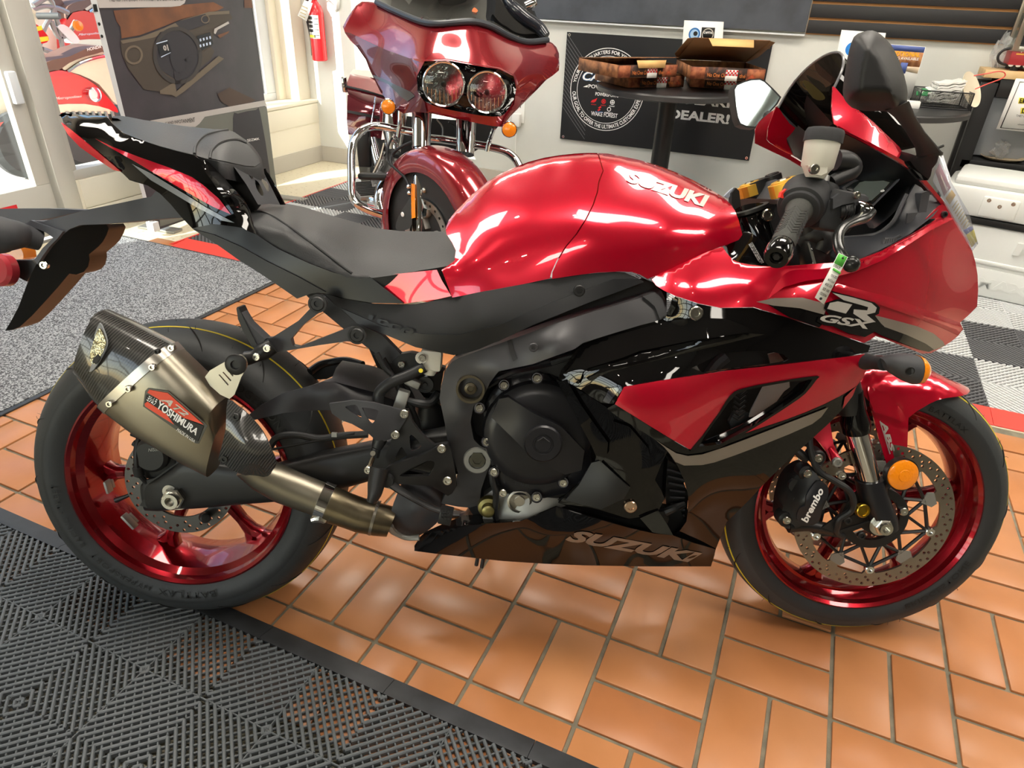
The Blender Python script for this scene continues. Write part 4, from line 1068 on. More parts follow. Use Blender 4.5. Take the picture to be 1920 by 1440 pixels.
# ---- bodywork: one smooth field per shell, panels and decals cut from it
FY = TPS([(1833,516,-0.030),(1826,470,-0.040),(1804,432,-0.060),(1832,575,-0.035),(1805,617,-0.050),(1784,639,-0.07),(1746,662,-0.10),(1690,650,-0.16),
          (1700,560,-0.165),(1760,520,-0.120),(1760,600,-0.110),(1600,560,-0.212),(1500,530,-0.235),(1400,530,-0.238),(1300,540,-0.222),(1230,535,-0.185),(1640,600,-0.195),
          (1788,407,-0.075),(1752,420,-0.110),(1704,445,-0.150),(1655,471,-0.180),(1610,492,-0.198),(1574,492,-0.205),(1500,495,-0.208),(1407,493,-0.2),(1374,486,-0.188),(1310,480,-0.162),(1260,503,-0.165),
          (1620,640,-0.215),(1417,577,-0.248),(1267,555,-0.205),(1350,577,-0.24)],2e-2)
# mid panel field
MY = TPS([(1247,597,-0.205),(1140,627,-0.200),(1093,645,-0.198),(1060,690,-0.198),(1047,710,-0.20),(1127,753,-0.228),(1110,700,-0.222),(1250,570,-0.212),(1417,582,-0.246),(1617,643,-0.215),(1627,655,-0.21),
          (1300,610,-0.235),(1170,725,-0.245),(1367,693,-0.262),(1483,680,-0.252),(1623,668,-0.215),(1607,723,-0.205),(1547,757,-0.215),(1473,787,-0.232),(1393,813,-0.24),(1293,845,-0.238),(1240,800,-0.245),(1153,757,-0.242),
          (1433,907,-0.205),(1500,850,-0.21),(1363,977,-0.165),(1340,1033,-0.14),(1290,960,-0.20),(1260,880,-0.232),(1283,870,-0.235),(1230,825,-0.244),(1560,720,-0.235)],8e-3)
# belly field
BY = TPS([(777,1033,-0.135),(777,1023,-0.14),(797,1000,-0.155),(900,985,-0.175),(977,977,-0.182),(1043,950,-0.188),(1150,985,-0.205),(1250,985,-0.205),(1340,1033,-0.14),(1333,1062,-0.125),(1200,1061,-0.12),(1043,1055,-0.115),(943,1052,-0.115),(1070,1000,-0.185),(860,1020,-0.15),(1180,1030,-0.165),(1333,1015,-0.165),(1280,1005,-0.19)])
UP = [(1222,524),(1235,514),(1260,503),(1285,491),(1310,479),(1330,471),(1355,463),(1362,474),(1374,487),(1390,493),(1407,496),(1430,499),(1461,500),(1526,495),(1574,492),(1610,487),(1655,470),(1680,456),(1704,443),(1730,429),(1752,414),(1760,408),(1788,407),(1797,419),(1804,432),(1815,452),(1823,471),(1829,492),(1833,516),(1834,545),(1832,575),(1815,592),(1800,605),(1802,611),(1806,617),(1797,629),(1784,640),(1765,652),(1746,662),(1729,663),(1690,648),(1660,636),(1642,630),(1630,638),(1620,643),(1605,638),(1590,633),(1540,616),(1480,596),(1413,576),(1350,577),(1310,569),(1267,555),(1245,545),(1230,535)]
up = panel('upper_cowl', UP, FY, M_RED, bike,9,0.004, sharp=50)
# raised folds of the cowl: the bright upper band and the lower nose fold
BAND = [(1440,560),(1470,538),(1510,527),(1560,520),(1604,510),(1655,488),(1704,458),(1745,432),(1790,409),(1760,408),(1752,414),(1704,443),(1655,470),(1610,487),(1574,492),(1526,496),(1470,503)]
panel('cowl_fold', BAND, TPS([(1440,560,-0.249),(1470,538,-0.247),(1510,527,-0.244),(1604,510,-0.226),(1704,458,-0.170),(1790,409,-0.083),(1760,406,-0.092),(1704,441,-0.142),(1610,486,-0.19),(1526,494,-0.20),(1470,501,-0.21)],1e-2), M_RED, up,8,0.003)
NF = [(1568,531),(1620,545),(1680,560),(1740,583),(1800,605),(1806,617),(1797,629),(1770,616),(1720,596),(1660,575),(1600,556),(1560,548)]
NFY = lambda q: FY(q) - 0.006 * np.clip(1 - np.abs((np.atleast_2d(q)[:,1] - (531 + (np.atleast_2d(q)[:,0] - 1568) * 0.32 + 10)) / 14),0,1) - 0.002
panel('nose_fold', NF, NFY, M_RED, up,6,0.002)
# decals of the cowl
panel('decal_black',[(1440,571),(1500,577),(1545,584),(1552,596),(1536,614),(1480,595)], FY, M_BLACK, up,9,0, off=-0.0052)
panel('decal_silver',[(1418,566),(1452,559),(1505,558),(1535,566),(1553,572),(1545,590),(1500,578),(1450,573)], FY, M_DKSILVER, up,9,0, off=-0.0068)
panel('decal_black',[(1545,604),(1646,592),(1654,610),(1700,628),(1738,645),(1752,655),(1742,660),(1728,657),(1690,643),(1655,630),(1640,622),(1622,632),(1590,625)], FY, M_BLACK, up,9,0, off=-0.0070)
panel('decal_silver',[(1640,591),(1680,601),(1720,612),(1750,625),(1768,640),(1772,648),(1752,656),(1735,644),(1700,628),(1656,612)], FY, M_DKSILVER, up,8,0, off=-0.0078)
RO = [(1556,545),(1600,556),(1640,567),(1650,577),(1648,588),(1637,594),(1658,612),(1640,622),(1600,616),(1545,610),(1532,603),(1535,594),(1555,590),(1545,578),(1548,568),(1566,562),(1576,560)]
panel('emblem_outline', RO, FY, M_BLACK, up,7,0, off=-0.0082)
panel('emblem_letter',[(1561,549),(1600,558),(1634,568),(1644,577),(1641,586),(1625,590),(1642,604),(1621,602),(1600,588),(1601,580),(1626,582),(1628,576),(1615,572),(1582,563)], FY, M_SILVER, up,7,0, off=-0.0092)
panel('emblem_letter',[(1571,565),(1598,571),(1586,588),(1551,579),(1556,568)], FY, M_SILVER, up,7,0, off=-0.0092)
text_px('emblem_lettering', 'GSX',[(1536,602),(1636,619),(1642,603),(1542,588)], FY, M_SILVER, up, off=-0.0092, bold=0.035, shear=0.25)
# black mid fairing with the vent, red wedge, silver stripe
MIDU = [(1253,583),(1267,556),(1310,570),(1350,578),(1413,577),(1480,597),(1540,617),(1590,634),(1620,644),(1632,648),(1628,660),(1590,668),(1540,674),(1483,681),(1430,687),(1367,694),(1300,704),(1233,714),(1170,726),(1160,740),(1150,757),(1127,755),(1105,742),(1093,733),(1070,720),(1047,710),(1052,695),(1063,683),(1078,660),(1093,645),(1115,636),(1140,627),(1190,614),(1247,597)]
DUCT = [(1296,690),(1310,684),(1330,674),(1347,664),(1375,660),(1410,658),(1445,659),(1470,665),(1480,674),(1470,679),(1430,685),(1367,692),(1320,699)]
mid = panel('side_fairing', MIDU, MY, M_BLACK, bike,9,0.004, sharp=50, holes=[DUCT])
panel('fairing_fold',[(1090,700),(1104,690),(1165,672),(1200,660),(1300,640),(1400,625),(1450,628),(1400,640),(1345,664),(1310,684),(1240,696),(1170,702),(1105,714)], lambda q: MY(q) - 0.004 + 0.02 * np.clip((np.atleast_2d(q)[:,1] - (725 - 0.24 * (np.atleast_2d(q)[:,0] - 1000))) / 30,0,1) * np.clip((np.atleast_2d(q)[:,0] - 1090) / 60,0,1), M_BLACK, mid,7,0.002, sharp=60)
panel('fairing_shoulder',[(1093,648),(1140,632),(1247,603),(1300,596),(1360,598),(1400,612),(1410,622),(1300,638),(1200,658),(1166,671),(1104,690),(1093,697),(1085,720),(1066,714),(1056,702)], lambda q: MY(q) - 0.004 - 0.005 * np.clip(1 - np.abs(np.atleast_2d(q)[:,1] - (690 - 0.22 * (np.atleast_2d(q)[:,0] - 1095))) / 45,0,1), M_BLACK, mid,7,0.003, sharp=60)
bolt(1305,587, float(MY([(1305,587)])[0]) - 0.006,0.012, mid)
panel('tab',[(1252,590),(1262,558),(1270,562),(1268,575),(1258,592)], MY, M_BLACK, mid,7,0.004, off=-0.006)
panel('fairing_clip',[(1150,745),(1142,757),(1130,752),(1144,727),(1164,726)], MY, mat('blueish_black', '#1a1d2c',0.12, coat=1.0), mid,7,0.003, off=-0.004)
V, F = tube([bp(1328,705,-0.16), bp(1345,682,-0.16), bp(1362,668,-0.16)],0.012,8,3); new('duct_tube', V, F, M_GREY_PL, mid)
panel('duct_back',[(1280,650),(1500,640),(1500,700),(1280,715)],-0.15, M_BLACKPRINT, mid,20,0.01)
panel('duct_plate',[(1440,664),(1458,660),(1470,676),(1445,684)],-0.19, M_STEEL, mid,8,0.003)
panel('duct_screen',[(1262,700),(1288,690),(1305,683),(1312,695),(1300,702)], lambda q: MY(q) + 0.01, mat('duct_grey', '#56544f',0.4), mid,7,0.003)
VENT = smooth_poly([(1533,705),(1531,712),(1510,738),(1483,758),(1440,786),(1400,811),(1350,840),(1296,850),(1300,838),(1317,818),(1333,795),(1350,772),(1362,752),(1377,735),(1400,727),(1433,720),(1480,712)],2)
RW = [(1170,726),(1233,715),(1300,705),(1367,695),(1430,688),(1483,682),(1540,675),(1590,669),(1623,664),(1626,690),(1618,708),(1607,723),(1580,740),(1547,757),(1510,773),(1473,787),(1430,801),(1393,814),(1350,828),(1310,842),(1292,842),(1250,818),(1200,787),(1153,758)]
VHOLE = [(1524,711),(1506,736),(1480,755),(1438,783),(1398,807),(1350,833),(1310,838),(1320,820),(1336,797),(1353,774),(1366,755),(1381,739),(1402,731),(1435,724),(1480,716)]
rw = panel('red_side_panel', RW, MY, M_RED, mid,9,0.004, off=-0.003, sharp=50, holes=[VHOLE])
rim_ = panel('vent_rim', VENT, lambda q: MY(q) - 0.006, M_BLACK, rw,7,0.012, holes=[VHOLE])
panel('vent_lip',[(1310,838),(1350,833),(1398,807),(1438,783),(1480,755),(1506,736),(1524,711),(1500,718),(1478,740),(1430,772),(1390,797),(1350,815),(1322,826)], lambda q: MY(q) + 0.012 + 0.0006 * (edge_dist(np.atleast_2d(q), VENT)), M_BLACK, rw,7,0.003)
panel('vent_liner',[(1295,850),(1320,805),(1370,730),(1540,690),(1540,715),(1480,775),(1380,830)],-0.12, M_BLACKPRINT, rw,14,0.01)
panel('radiator_shroud',[(1433,722),(1480,714),(1481,726),(1470,734),(1440,775),(1405,782),(1408,770)], TPS([(1433,722,-0.2),(1480,714,-0.16),(1440,775,-0.15),(1405,782,-0.19)]), mat('grey_shroud', '#9aa0a6',0.35,0.4), rw,7,0.004)
rg = MB()
for k in range(6):
    y0 = 735 + 9 * k
    V, F = tube([bp(1378 - 1 * k, y0,-0.18), bp(1389 - k, y0 + 7,-0.185), bp(1400 - k, y0 - 1,-0.18)],0.0025,6,1); rg.add(V, F)
rg.build('radiator_fins', M_SATIN, rw)
V, F = lathe(bp(1386,788,-0.165),(0,-1,0),[(0,0.022),(0.012,0.022),(0.014,0.016),(0.014,0)],8); new('radiator_fitting', V, F, M_HOSE, rw)
# lower fairing: side, front edge and belly pan
LOW = [(1153,758),(1200,788),(1250,819),(1292,843),(1310,843),(1350,829),(1393,815),(1430,802),(1473,788),(1510,774),(1547,758),(1580,741),(1607,724),(1600,742),(1580,767),(1555,793),(1523,822),(1490,852),(1460,880),(1433,907),(1405,937),(1380,962),(1363,978),(1352,1005),(1342,1030),(1300,1018),(1262,1004),(1275,995),(1287,978),(1291,950),(1290,927),(1283,900),(1272,877),(1262,858),(1245,838),(1225,822),(1190,800),(1160,783),(1138,766)]
low = panel('lower_fairing', LOW, MY, M_BLACK, bike,9,0.004, off=0.001, sharp=50)
STR = smooth_poly([(1231,826),(1250,839),(1268,850),(1290,855),(1317,852),(1360,838),(1400,823),(1475,794),(1553,764),(1540,782),(1523,795),(1480,814),(1433,833),(1380,853),(1340,867),(1317,872),(1283,873),(1266,866),(1256,851),(1245,838)],1)
panel('decal_stripe', STR, MY, M_DKSILVER, low,8,0, off=-0.0022)
panel('decal_stripe',[(1606,724),(1599,742),(1580,767),(1584,745)], MY, M_RED, low,8,0, off=-0.0022)
BEL = [(777,1033),(777,1023),(786,1010),(797,999),(830,994),(870,987),(910,982),(945,980),(977,977),(1000,968),(1027,957),(1043,950),(1080,962),(1130,976),(1180,990),(1225,1000),(1262,1004),(1300,1018),(1342,1030),(1338,1047),(1333,1062),(1280,1062),(1200,1062),(1093,1060),(1020,1057),(943,1052),(860,1043),(815,1038)]
bel = panel('belly_pan', BEL, BY, M_BLACK, bike,9,0.004, sharp=50)
panel('belly_inner',[(797,999),(830,984),(870,968),(910,965),(977,977),(945,981),(910,983),(830,995)], TPS([(797,999,-0.15),(870,968,-0.10),(910,965,-0.10),(977,977,-0.17),(870,990,-0.168)]), M_BLACK, bel,9,0.004)
panel('belly_floor',[(777,1033),(860,1043),(943,1052),(1093,1060),(1333,1062),(1340,1040),(1200,1015),(1000,1000),(820,1005)],0.0, M_BLACK, bel,18,0.01)
text_px('belly_lettering', 'SUZUKI',[(1058,1014),(1300,1056),(1318,1037),(1075,993)], BY, M_DKSILVER, bel, off=-0.0022, bold=0.05, shear=0.2)
for px, py in ((896,1052),(906,1056)):
    V, F = tube([bp(px, py - 8,-0.10), bp(px - 3, py + 8,-0.10)],0.004,8,1); new('drain_hose', V, F, M_HOSE, bike)
panel('belly_gap_liner',[(985,965),(1060,930),(1200,935),(1275,955),(1300,1012),(1180,1005),(1043,968)],-0.145, M_BLACKPRINT, bel,12,0.008)
# inner lower cowl between engine and fairing
IY = TPS([(1043,712,-0.195),(1127,756,-0.222),(1230,822,-0.236),(1260,858,-0.228),(1118,856,-0.185),(1109,884,-0.185),(1046,941,-0.178),(1171,972,-0.19),(1202,969,-0.185),(1234,945,-0.19),(1150,930,-0.20),(1160,850,-0.205),(1090,790,-0.19),(1060,745,-0.185)])
inr = panel('inner_cowl', smooth_poly([(1043,712),(1075,724),(1127,757),(1180,793),(1228,823),(1252,846),(1240,870),(1228,900),(1240,920),(1246,935),(1236,955),(1202,969),(1171,974),(1110,962),(1047,943),(1075,915),(1109,884),(1118,856),(1100,815),(1078,775),(1058,740)],1), IY, M_BLACK, bike,8,0.005, sharp=55)
panel('inner_cowl_step',[(1109,868),(1125,864),(1170,905),(1182,915),(1170,935),(1127,955),(1060,938),(1085,910)], lambda q: IY(q) - 0.006, M_SATIN, inr,8,0.004)
panel('inner_cowl_rib',[(1049,716),(1062,712),(1090,760),(1118,800),(1140,830),(1138,852),(1126,868),(1117,850),(1090,800)], lambda q: IY(q) - 0.007, M_BLACK, inr,8,0.003)
panel('inner_cowl_slot',[(1150,790),(1180,800),(1215,840),(1222,870),(1200,910),(1170,880),(1152,830)], lambda q: IY(q) - 0.005, M_BLACK, inr,8,0.003)
bolt(1182,950, float(IY([(1182,950)])[0]) - 0.005,0.012, inr, mat('copper_bolt', '#cdb09a',0.25,1.0))
# opening with the oil cooler behind it
panel('cooler_core',[(1252,862),(1268,872),(1290,925),(1288,978),(1262,1003),(1250,985),(1248,920)],-0.13, M_SATIN, bike,8,0.03)
cf = MB()
for k in range(8):
    V, F = tube([bp(1250 + 1.5 * k,880 + 13 * k,-0.135), bp(1284,890 + 11 * k,-0.135)],0.0025,6,1); cf.add(V, F)
cf.build('cooler_fins', M_GREY_PL, bike)
V, F = tube([bp(1220,972,-0.16), bp(1242,962,-0.165), bp(1262,954,-0.168), bp(1283,945,-0.16)],[0.016,0.010,0.008,0.006],10,4); new('cooler_hose', V, F, M_HOSE, bike)
V, F = lathe(bp(1233,970,-0.165),(0.3,-1,0),[(0,0.018),(0.012,0.018),(0.014,0.012),(0.014,0)],10); new('hose_clamp', V, F, M_SATIN, bike)
panel('fairing_inner_lip',[(1200,972),(1234,957),(1252,985),(1262,1004),(1225,1000)],-0.19, M_BLACK, bike,8,0.004)

# ---- fuel tank
def crest(pts, lam):      # field of the squared offset: rounds over and meets its mirror image on the centre line
    f = TPS([(x, y, min(d,0.0) ** 2) for x, y, d in pts], lam); return lambda q: -np.sqrt(np.maximum(f(q),0.0))
TY = crest([(848,558,-0.165),(940,541,-0.178),(1029,523,-0.183),(1100,513,-0.182),(1160,509,-0.178),(1215,521,-0.168),(1270,498,-0.160),(1330,470,-0.145),(1385,450,-0.118),(1390,430,-0.108),(1385,400,-0.088),(1370,383,-0.058),
          (828,506,-0.155),(850,478,-0.13),(846,448,-0.105),(846,420,-0.075),(862,388,-0.035),(895,352,-0.008),(930,328,0.0),(960,315,0.004),(1020,296,0.006),(1080,288,0.006),(1120,288,0.006),(1160,293,0.005),(1230,310,0.0),(1290,336,-0.01),(1340,362,-0.03),
          (1000,430,-0.158),(1100,420,-0.170),(1150,440,-0.174),(1250,440,-0.166),(1330,430,-0.14),(920,430,-0.135),(960,345,-0.060),(1040,325,-0.062),(1110,320,-0.068),(1200,340,-0.078),(1290,372,-0.085),(900,395,-0.09),(980,380,-0.115),(1080,365,-0.122),(1180,375,-0.128),(1270,395,-0.128),(880,490,-0.158),(950,500,-0.172),(1050,480,-0.180)],6e-3)
SEAM = [(1122,340),(1119,360),(1111,384),(1098,410),(1080,438),(1060,462),(1044,488),(1034,510),(1031,522)]
TB = [(828,506),(840,498),(852,488),(855,470),(848,455),(838,440),(835,428),(842,412),(852,399),(868,382),(890,360),(915,340),(940,325),(960,316),(990,304),(1020,296),(1050,291),(1080,288),(1100,287),(1120,287),(1130,320)]
tank = panel('fuel_tank', TB + SEAM + [(985,532),(940,541),(890,550),(848,558),(838,532)], TY, M_RED, bike,8,0.004, mirror=True, sharp=60)
tf_ = panel('tank_cover',[(1132,320),(1122,287),(1140,288),(1160,292),(1195,299),(1230,309),(1265,322),(1300,338),(1330,354),(1352,367),(1368,380),(1378,395),(1385,413),(1390,432),(1392,440),(1385,450),(1365,458),(1340,467),(1310,480),(1285,491),(1260,503),(1238,513),(1215,523),(1200,515),(1185,510),(1160,509),(1120,511),(1080,516),(1035,523)] + [(x + 2, y + 1) for x, y in SEAM[::-1][1:]], TY, M_RED, bike,8,0.004, mirror=True, sharp=60, off=-0.002)
text_px('tank_lettering', 'SUZUKI',[(1174,340),(1322,389),(1331,367),(1180,319)], TY, M_SILVER, tf_, off=-0.0045, bold=0.05, shear=0.1)
red2 = panel('tank_side_panel',[(695,519),(740,514),(800,508),(819,506),(828,525),(846,555),(820,561),(757,569),(742,558),(720,540)], TPS([(695,519,-0.125),(819,506,-0.15),(846,555,-0.16),(757,569,-0.135)]), M_RED, bike,8,0.004)

# ---- seats and tail
SY = TPS([(470,397,-0.03),(480,384,0.05),(501,379,0.085),(538,382,0.10),(601,398,0.105),(663,416,0.10),(713,429,0.09),(788,434,0.08),(832,434,0.05),(845,450,0.0),(855,467,-0.05),(853,488,-0.10),(838,499,-0.118),(788,507,-0.128),(730,517,-0.135),(676,522,-0.132),(624,510,-0.125),(582,495,-0.12),(551,481,-0.115),(520,466,-0.11),(482,441,-0.10),(470,410,-0.075),
          (540,424,-0.085),(592,462,-0.105),(645,500,-0.122),(500,400,-0.03),(560,410,0.0),(640,440,-0.02),(740,465,-0.03),(700,490,-0.09),(800,480,-0.075),(600,430,-0.04)],2e-4)
seat = panel('rider_seat',[(468,404),(470,396),(480,386),(490,381),(501,379),(520,380),(538,382),(570,388),(601,398),(635,408),(663,416),(690,424),(713,429),(750,433),(788,434),(815,434),(832,434),(842,446),(850,457),(855,468),(855,480),(850,491),(838,499),(815,503),(788,507),(760,512),(730,517),(700,521),(676,522),(650,517),(624,510),(600,502),(582,495),(565,488),(551,481),(535,474),(520,466),(500,453),(482,441),(474,422)], SY, M_SEAT, bike,8,0.05, thv=(0,0.3,-0.95), sharp=70)
V, F = tube([bp(x, y, float(SY([(x, y)])[0]) - 0.001) for x, y in ((474,396),(490,397),(515,407),(540,423),(566,442),(592,461),(620,482),(646,502),(660,512))],0.0022,6,4); new('seat_seam', V, F, M_SEAT, seat)
PY = TPS([(208,231,0.0),(240,219,0.05),(300,229,0.075),(367,239,0.085),(427,242,0.09),(450,255,0.085),(473,273,0.07),(490,297,0.05),(492,310,0.03),(480,318,0.0),(460,316,-0.03),(433,308,-0.065),(393,299,-0.085),(363,290,-0.09),(300,274,-0.085),(253,258,-0.07),(227,247,-0.045),(300,250,-0.01),(390,268,-0.02),(430,272,-0.005),(410,290,-0.065),(470,300,0.01)],2e-4)
pil = panel('pillion_pad',[(208,230),(212,218),(225,217),(240,219),(270,225),(300,229),(335,235),(367,239),(400,242),(427,243),(440,248),(450,255),(463,264),(473,273),(483,286),(490,297),(493,308),(488,316),(480,318),(460,316),(445,312),(433,308),(412,303),(393,299),(378,295),(363,290),(330,282),(300,274),(275,266),(253,258),(238,253),(227,247),(215,238)], PY, M_SEAT, bike,7,0.03, thv=(0,0.3,-0.95), sharp=70)
for pts in ([(365,289),(366,276),(373,264),(384,255),(400,249),(427,244)],[(394,298),(397,283),(408,271),(424,264),(444,262),(462,268)]):
    V, F = tube([bp(x, y, float(PY([(x, y)])[0]) - 0.001) for x, y in pts],0.003,6,4); new('pad_seam', V, F, M_SEAT, pil)
panel('pad_front_cap',[(396,297),(399,284),(410,273),(426,266),(446,264),(462,271),(474,282),(484,294),(487,306),(478,312),(460,311),(430,304)], PY, mat('grey_vinyl', '#3a3b3d',0.5, bump=(350,0.2,0.001)), pil,6,0.003, off=-0.003)
# tail: black shells with red and silver stripes
AY = crest([(113,217,0),(135,214,0),(167,215,0),(200,218,-0.02),(227,247,-0.055),(253,260,-0.075),(300,277,-0.09),(363,293,-0.10),(380,303,-0.10),(140,245,-0.05),(213,285,-0.085),(283,325,-0.10),(360,345,-0.108),(440,410,-0.105),(453,425,-0.108),(125,240,-0.035),(200,300,-0.06),(230,325,-0.07),(300,363,-0.088),(340,407,-0.095),(360,427,-0.10),(409,458,-0.108),(488,510,-0.115),(515,529,-0.118),(482,441,-0.108),(551,481,-0.122),(624,510,-0.13),(694,519,-0.134),(747,566,-0.138),(607,550,-0.125)],1e-3)
tl = panel('tail_cowl',[(113,217),(118,213),(140,214),(167,215),(200,218),(208,230),(227,247),(253,258),(300,275),(363,291),(380,302),(384,312),(390,330),(412,360),(430,386),(446,410),(458,428),(440,425),(400,420),(360,428),(340,407),(320,383),(300,363),(277,348),(243,338),(230,325),(190,296),(155,268),(128,240)], AY, M_BLACK, bike,8,0.004, mirror=True, sharp=60)
panel('tail_red_stripe',[(177,259),(213,276),(260,294),(317,314),(360,332),(380,346),(410,372),(433,402),(400,388),(350,360),(300,331),(253,303),(207,277)], AY, M_RED, tl,8,0, off=-0.0025)
panel('tail_grey_stripe',[(247,307),(283,325),(317,346),(350,366),(383,387),(440,418),(417,414),(367,388),(317,358),(283,338),(263,321)], AY, mat('pale_grey_decal', '#8e939c',0.35,0.2, coat=0.8), tl,8,0, off=-0.0025)
panel('tail_lamp',[(114,229),(133,243),(160,266),(200,299),(227,322),(213,319),(187,302),(150,276),(127,252)], lambda q: AY(q) + 0.004, mat('tail_lamp_red', '#e8112d',0.2, coat=1.0), tl,7,0.006, off=-0.006)
panel('tail_under',[(360,428),(400,420),(440,425),(458,428),(470,433),(482,441),(520,466),(551,481),(582,495),(624,511),(676,523),(694,519),(720,540),(757,569),(700,568),(650,560),(607,550),(585,548),(557,558),(535,543),(515,529),(488,511),(447,486),(409,459),(378,440)], AY, mat('under_tail_black', '#131314',0.32), bike,8,0.005, mirror=True, sharp=60)
panel('tail_lower_lip',[(362,430),(400,440),(450,462),(500,490),(560,520),(610,548),(585,550),(557,560),(515,531),(488,513),(447,487),(409,460)], lambda q: AY(q) - 0.004, M_SATIN, bike,8,0.004)
KY = TPS([(378,312,-0.105),(388,301,-0.085),(426,343,-0.085),(457,377,-0.09),(470,410,-0.095),(480,437,-0.105),(455,427,-0.122),(426,379,-0.122),(397,339,-0.118),(430,365,-0.135)])
panel('tail_strut',[(378,312),(379,304),(384,300),(390,301),(397,308),(412,326),(426,343),(442,360),(457,377),(466,393),(470,410),(474,424),(482,440),(474,437),(464,433),(455,427),(440,403),(426,379),(412,360),(397,339),(386,324)], KY, M_BLACK, bike,6,0.006, sharp=70)
panel('tail_inner_wall',[(388,301),(440,308),(470,330),(486,384),(470,405),(457,377),(426,343)],-0.02, M_BLACKPRINT, bike,8,0.01)
plate = panel('seat_back_plate',[(438,312),(460,315),(490,317),(507,350),(524,384),(505,382),(484,384),(462,346)], TPS([(438,312,-0.06),(490,317,0.05),(534,383,0.06),(484,383,-0.06)]), M_GREY_PL, bike,7,0.004, holes=[smooth_poly([(477,338),(484,341),(492,356),(494,366),(488,366),(479,352)],2)])
V, F = lathe(bp(485,353,0.02),(0.2,-1,0.3),[(0,0.02),(0.006,0.018),(0.006,0)],16); new('seat_lock', V, F, M_STEEL, plate)
panel('seat_back_edge',[(490,318),(497,316),(516,350),(534,384),(524,384),(507,350)],0.055, M_BLACK, bike,7,0.006)
# rear mudguard, plate holder, indicators
GM = mat('mudguard_grey', '#54565e',0.5, bump=(300,0.1,0.001))
GY_ = TPS([(320,380,-0.05),(320,408,-0.045),(270,372,-0.05),(200,400,-0.05),(123,433,-0.055),(40,423,-0.06),(160,394,-0.055),(60,410,-0.06),(233,380,-0.055)])
mg = panel('rear_mudguard',[(40,424),(58,414),(82,415),(160,394),(233,379),(270,371),(283,369),(297,352),(325,372),(345,408),(320,409),(260,414),(200,420),(150,422),(130,430),(118,440),(100,430),(70,422)], GY_, GM, bike,8,0.10)
panel('mudguard_far_arm',[(-40,393),(20,391),(90,391),(160,394),(100,408),(58,415),(40,424),(20,413),(-40,411)],0.03, GM, bike,10,0.05)
pb = panel('plate_bracket',[(118,438),(130,430),(150,423),(200,421),(204,428),(200,440),(193,453),(185,462),(167,477),(168,487),(165,500),(157,510),(143,515),(130,513),(110,537),(83,567),(60,592),(37,613),(22,619),(10,620),(20,603),(35,575),(48,540),(58,515),(70,492),(93,462)], TPS([(118,438,-0.055),(200,421,-0.01),(167,490,0.0),(10,620,-0.02),(93,462,-0.055),(83,567,-0.01),(48,540,-0.04)]), M_SATIN, bike,8,0.06)
panel('bracket_edge',[(58,413),(118,434),(108,447),(93,462),(80,480),(70,496),(64,488),(80,465),(100,446),(86,436),(58,424),(38,428)],-0.062, GM, pb,7,0.01)
bolt(83,497,-0.06,0.008, pb)
V, F = tube([bp(-35,440,-0.1), bp(0,440,-0.10), bp(22,440,-0.095), bp(45,442,-0.07), bp(75,450,-0.05)],[0.036,0.034,0.028,0.022,0.02],18,4); new('indicator_body', V, F, M_GREY_PL, bike)
panel('indicator_lens', smooth_poly([(-20,468),(0,464),(20,458),(38,464),(44,484),(30,490),(0,490),(-20,488)],2),0.06, M_AMBER, bike,7,0.04)
V, F = lathe(bp(4,506,-0.02),(-0.25,-1,0.1),[(-0.01,0.032),(0.006,0.032),(0.012,0.026),(0.014,0)],28); new('rear_reflector', V, F, mat('reflector_red', '#b3303c',0.3, coat=0.6), bike)
panel('reflector_arm',[(10,488),(60,488),(68,496),(60,512),(50,528),(20,512)],0.0, M_SATIN, bike,8,0.02)
# ---- front end: forks, caliper, mudguard
FORK = [((1588,735),(1614,728),-0.105,0.026),((1583,763),(1618,752),-0.105,0.027),((1582,775),(1621,766),-0.105,0.028),((1578,797),(1628,783),-0.105,0.031),((1580,806),(1630,793),-0.105,0.031),((1582,815),(1629,801),-0.105,0.030)]
FS = lambda s, k=1: [(a, b, y, w) for a, b, y, w in s]
fo = member('fork_upper', FORK, M_BLACK, bike,24,2.0)
def fork_pt(s, side):      # point on the fork axis
    return ST_C + ST_AX * s + np.array([0.0,0,0]) + 0 * side
A0 = bp(1598,770,-0.105); A1 = bp(1646,965,-0.105); FD = (A1 - A0) / np.linalg.norm(A1 - A0)
top = A0 - FD * ((0.955 - A0[2]) / -FD[2])
V, F = cyl(A0, top,0.026, seg=24); mb = MB().add(V, F); mb.build('fork_tube', M_SATIN, bike)
ch = member('fork_chrome',[((1583,812),(1625,800),-0.105,0.0225),((1610,905),(1650,897),-0.105,0.0225)], M_CHROME, bike,28,2.0)
lo_ = member('fork_lower',[((1605,902),(1655,892),-0.105,0.026),((1610,925),(1660,916),-0.106,0.028),((1618,950),(1670,944),-0.108,0.028),((1630,975),(1680,968),-0.110,0.026),((1640,998),(1682,985),-0.110,0.022)], M_ENGINE, bike,24,2.4)
V = np.vstack([np.array([v.co[:] for v in o.data.vertices]) * np.array([1,-1,1]) for o in (ch, lo_)])
for o, m_, nm_ in ((ch, M_CHROME, 'fork_chrome'),(lo_, M_ENGINE, 'fork_lower'),(fo, M_BLACK, 'fork_upper')):
    Q = np.array([v.co[:] for v in o.data.vertices]) * np.array([1,-1,1]); FF = [list(p.vertices)[::-1] for p in o.data.polygons]
    new(nm_, Q, FF, m_, bike)
T2 = top * np.array([1,-1,1]); V, F = cyl(A0 * np.array([1,-1,1]), T2,0.026, seg=20); new('fork_tube', V, F, M_SATIN, bike)
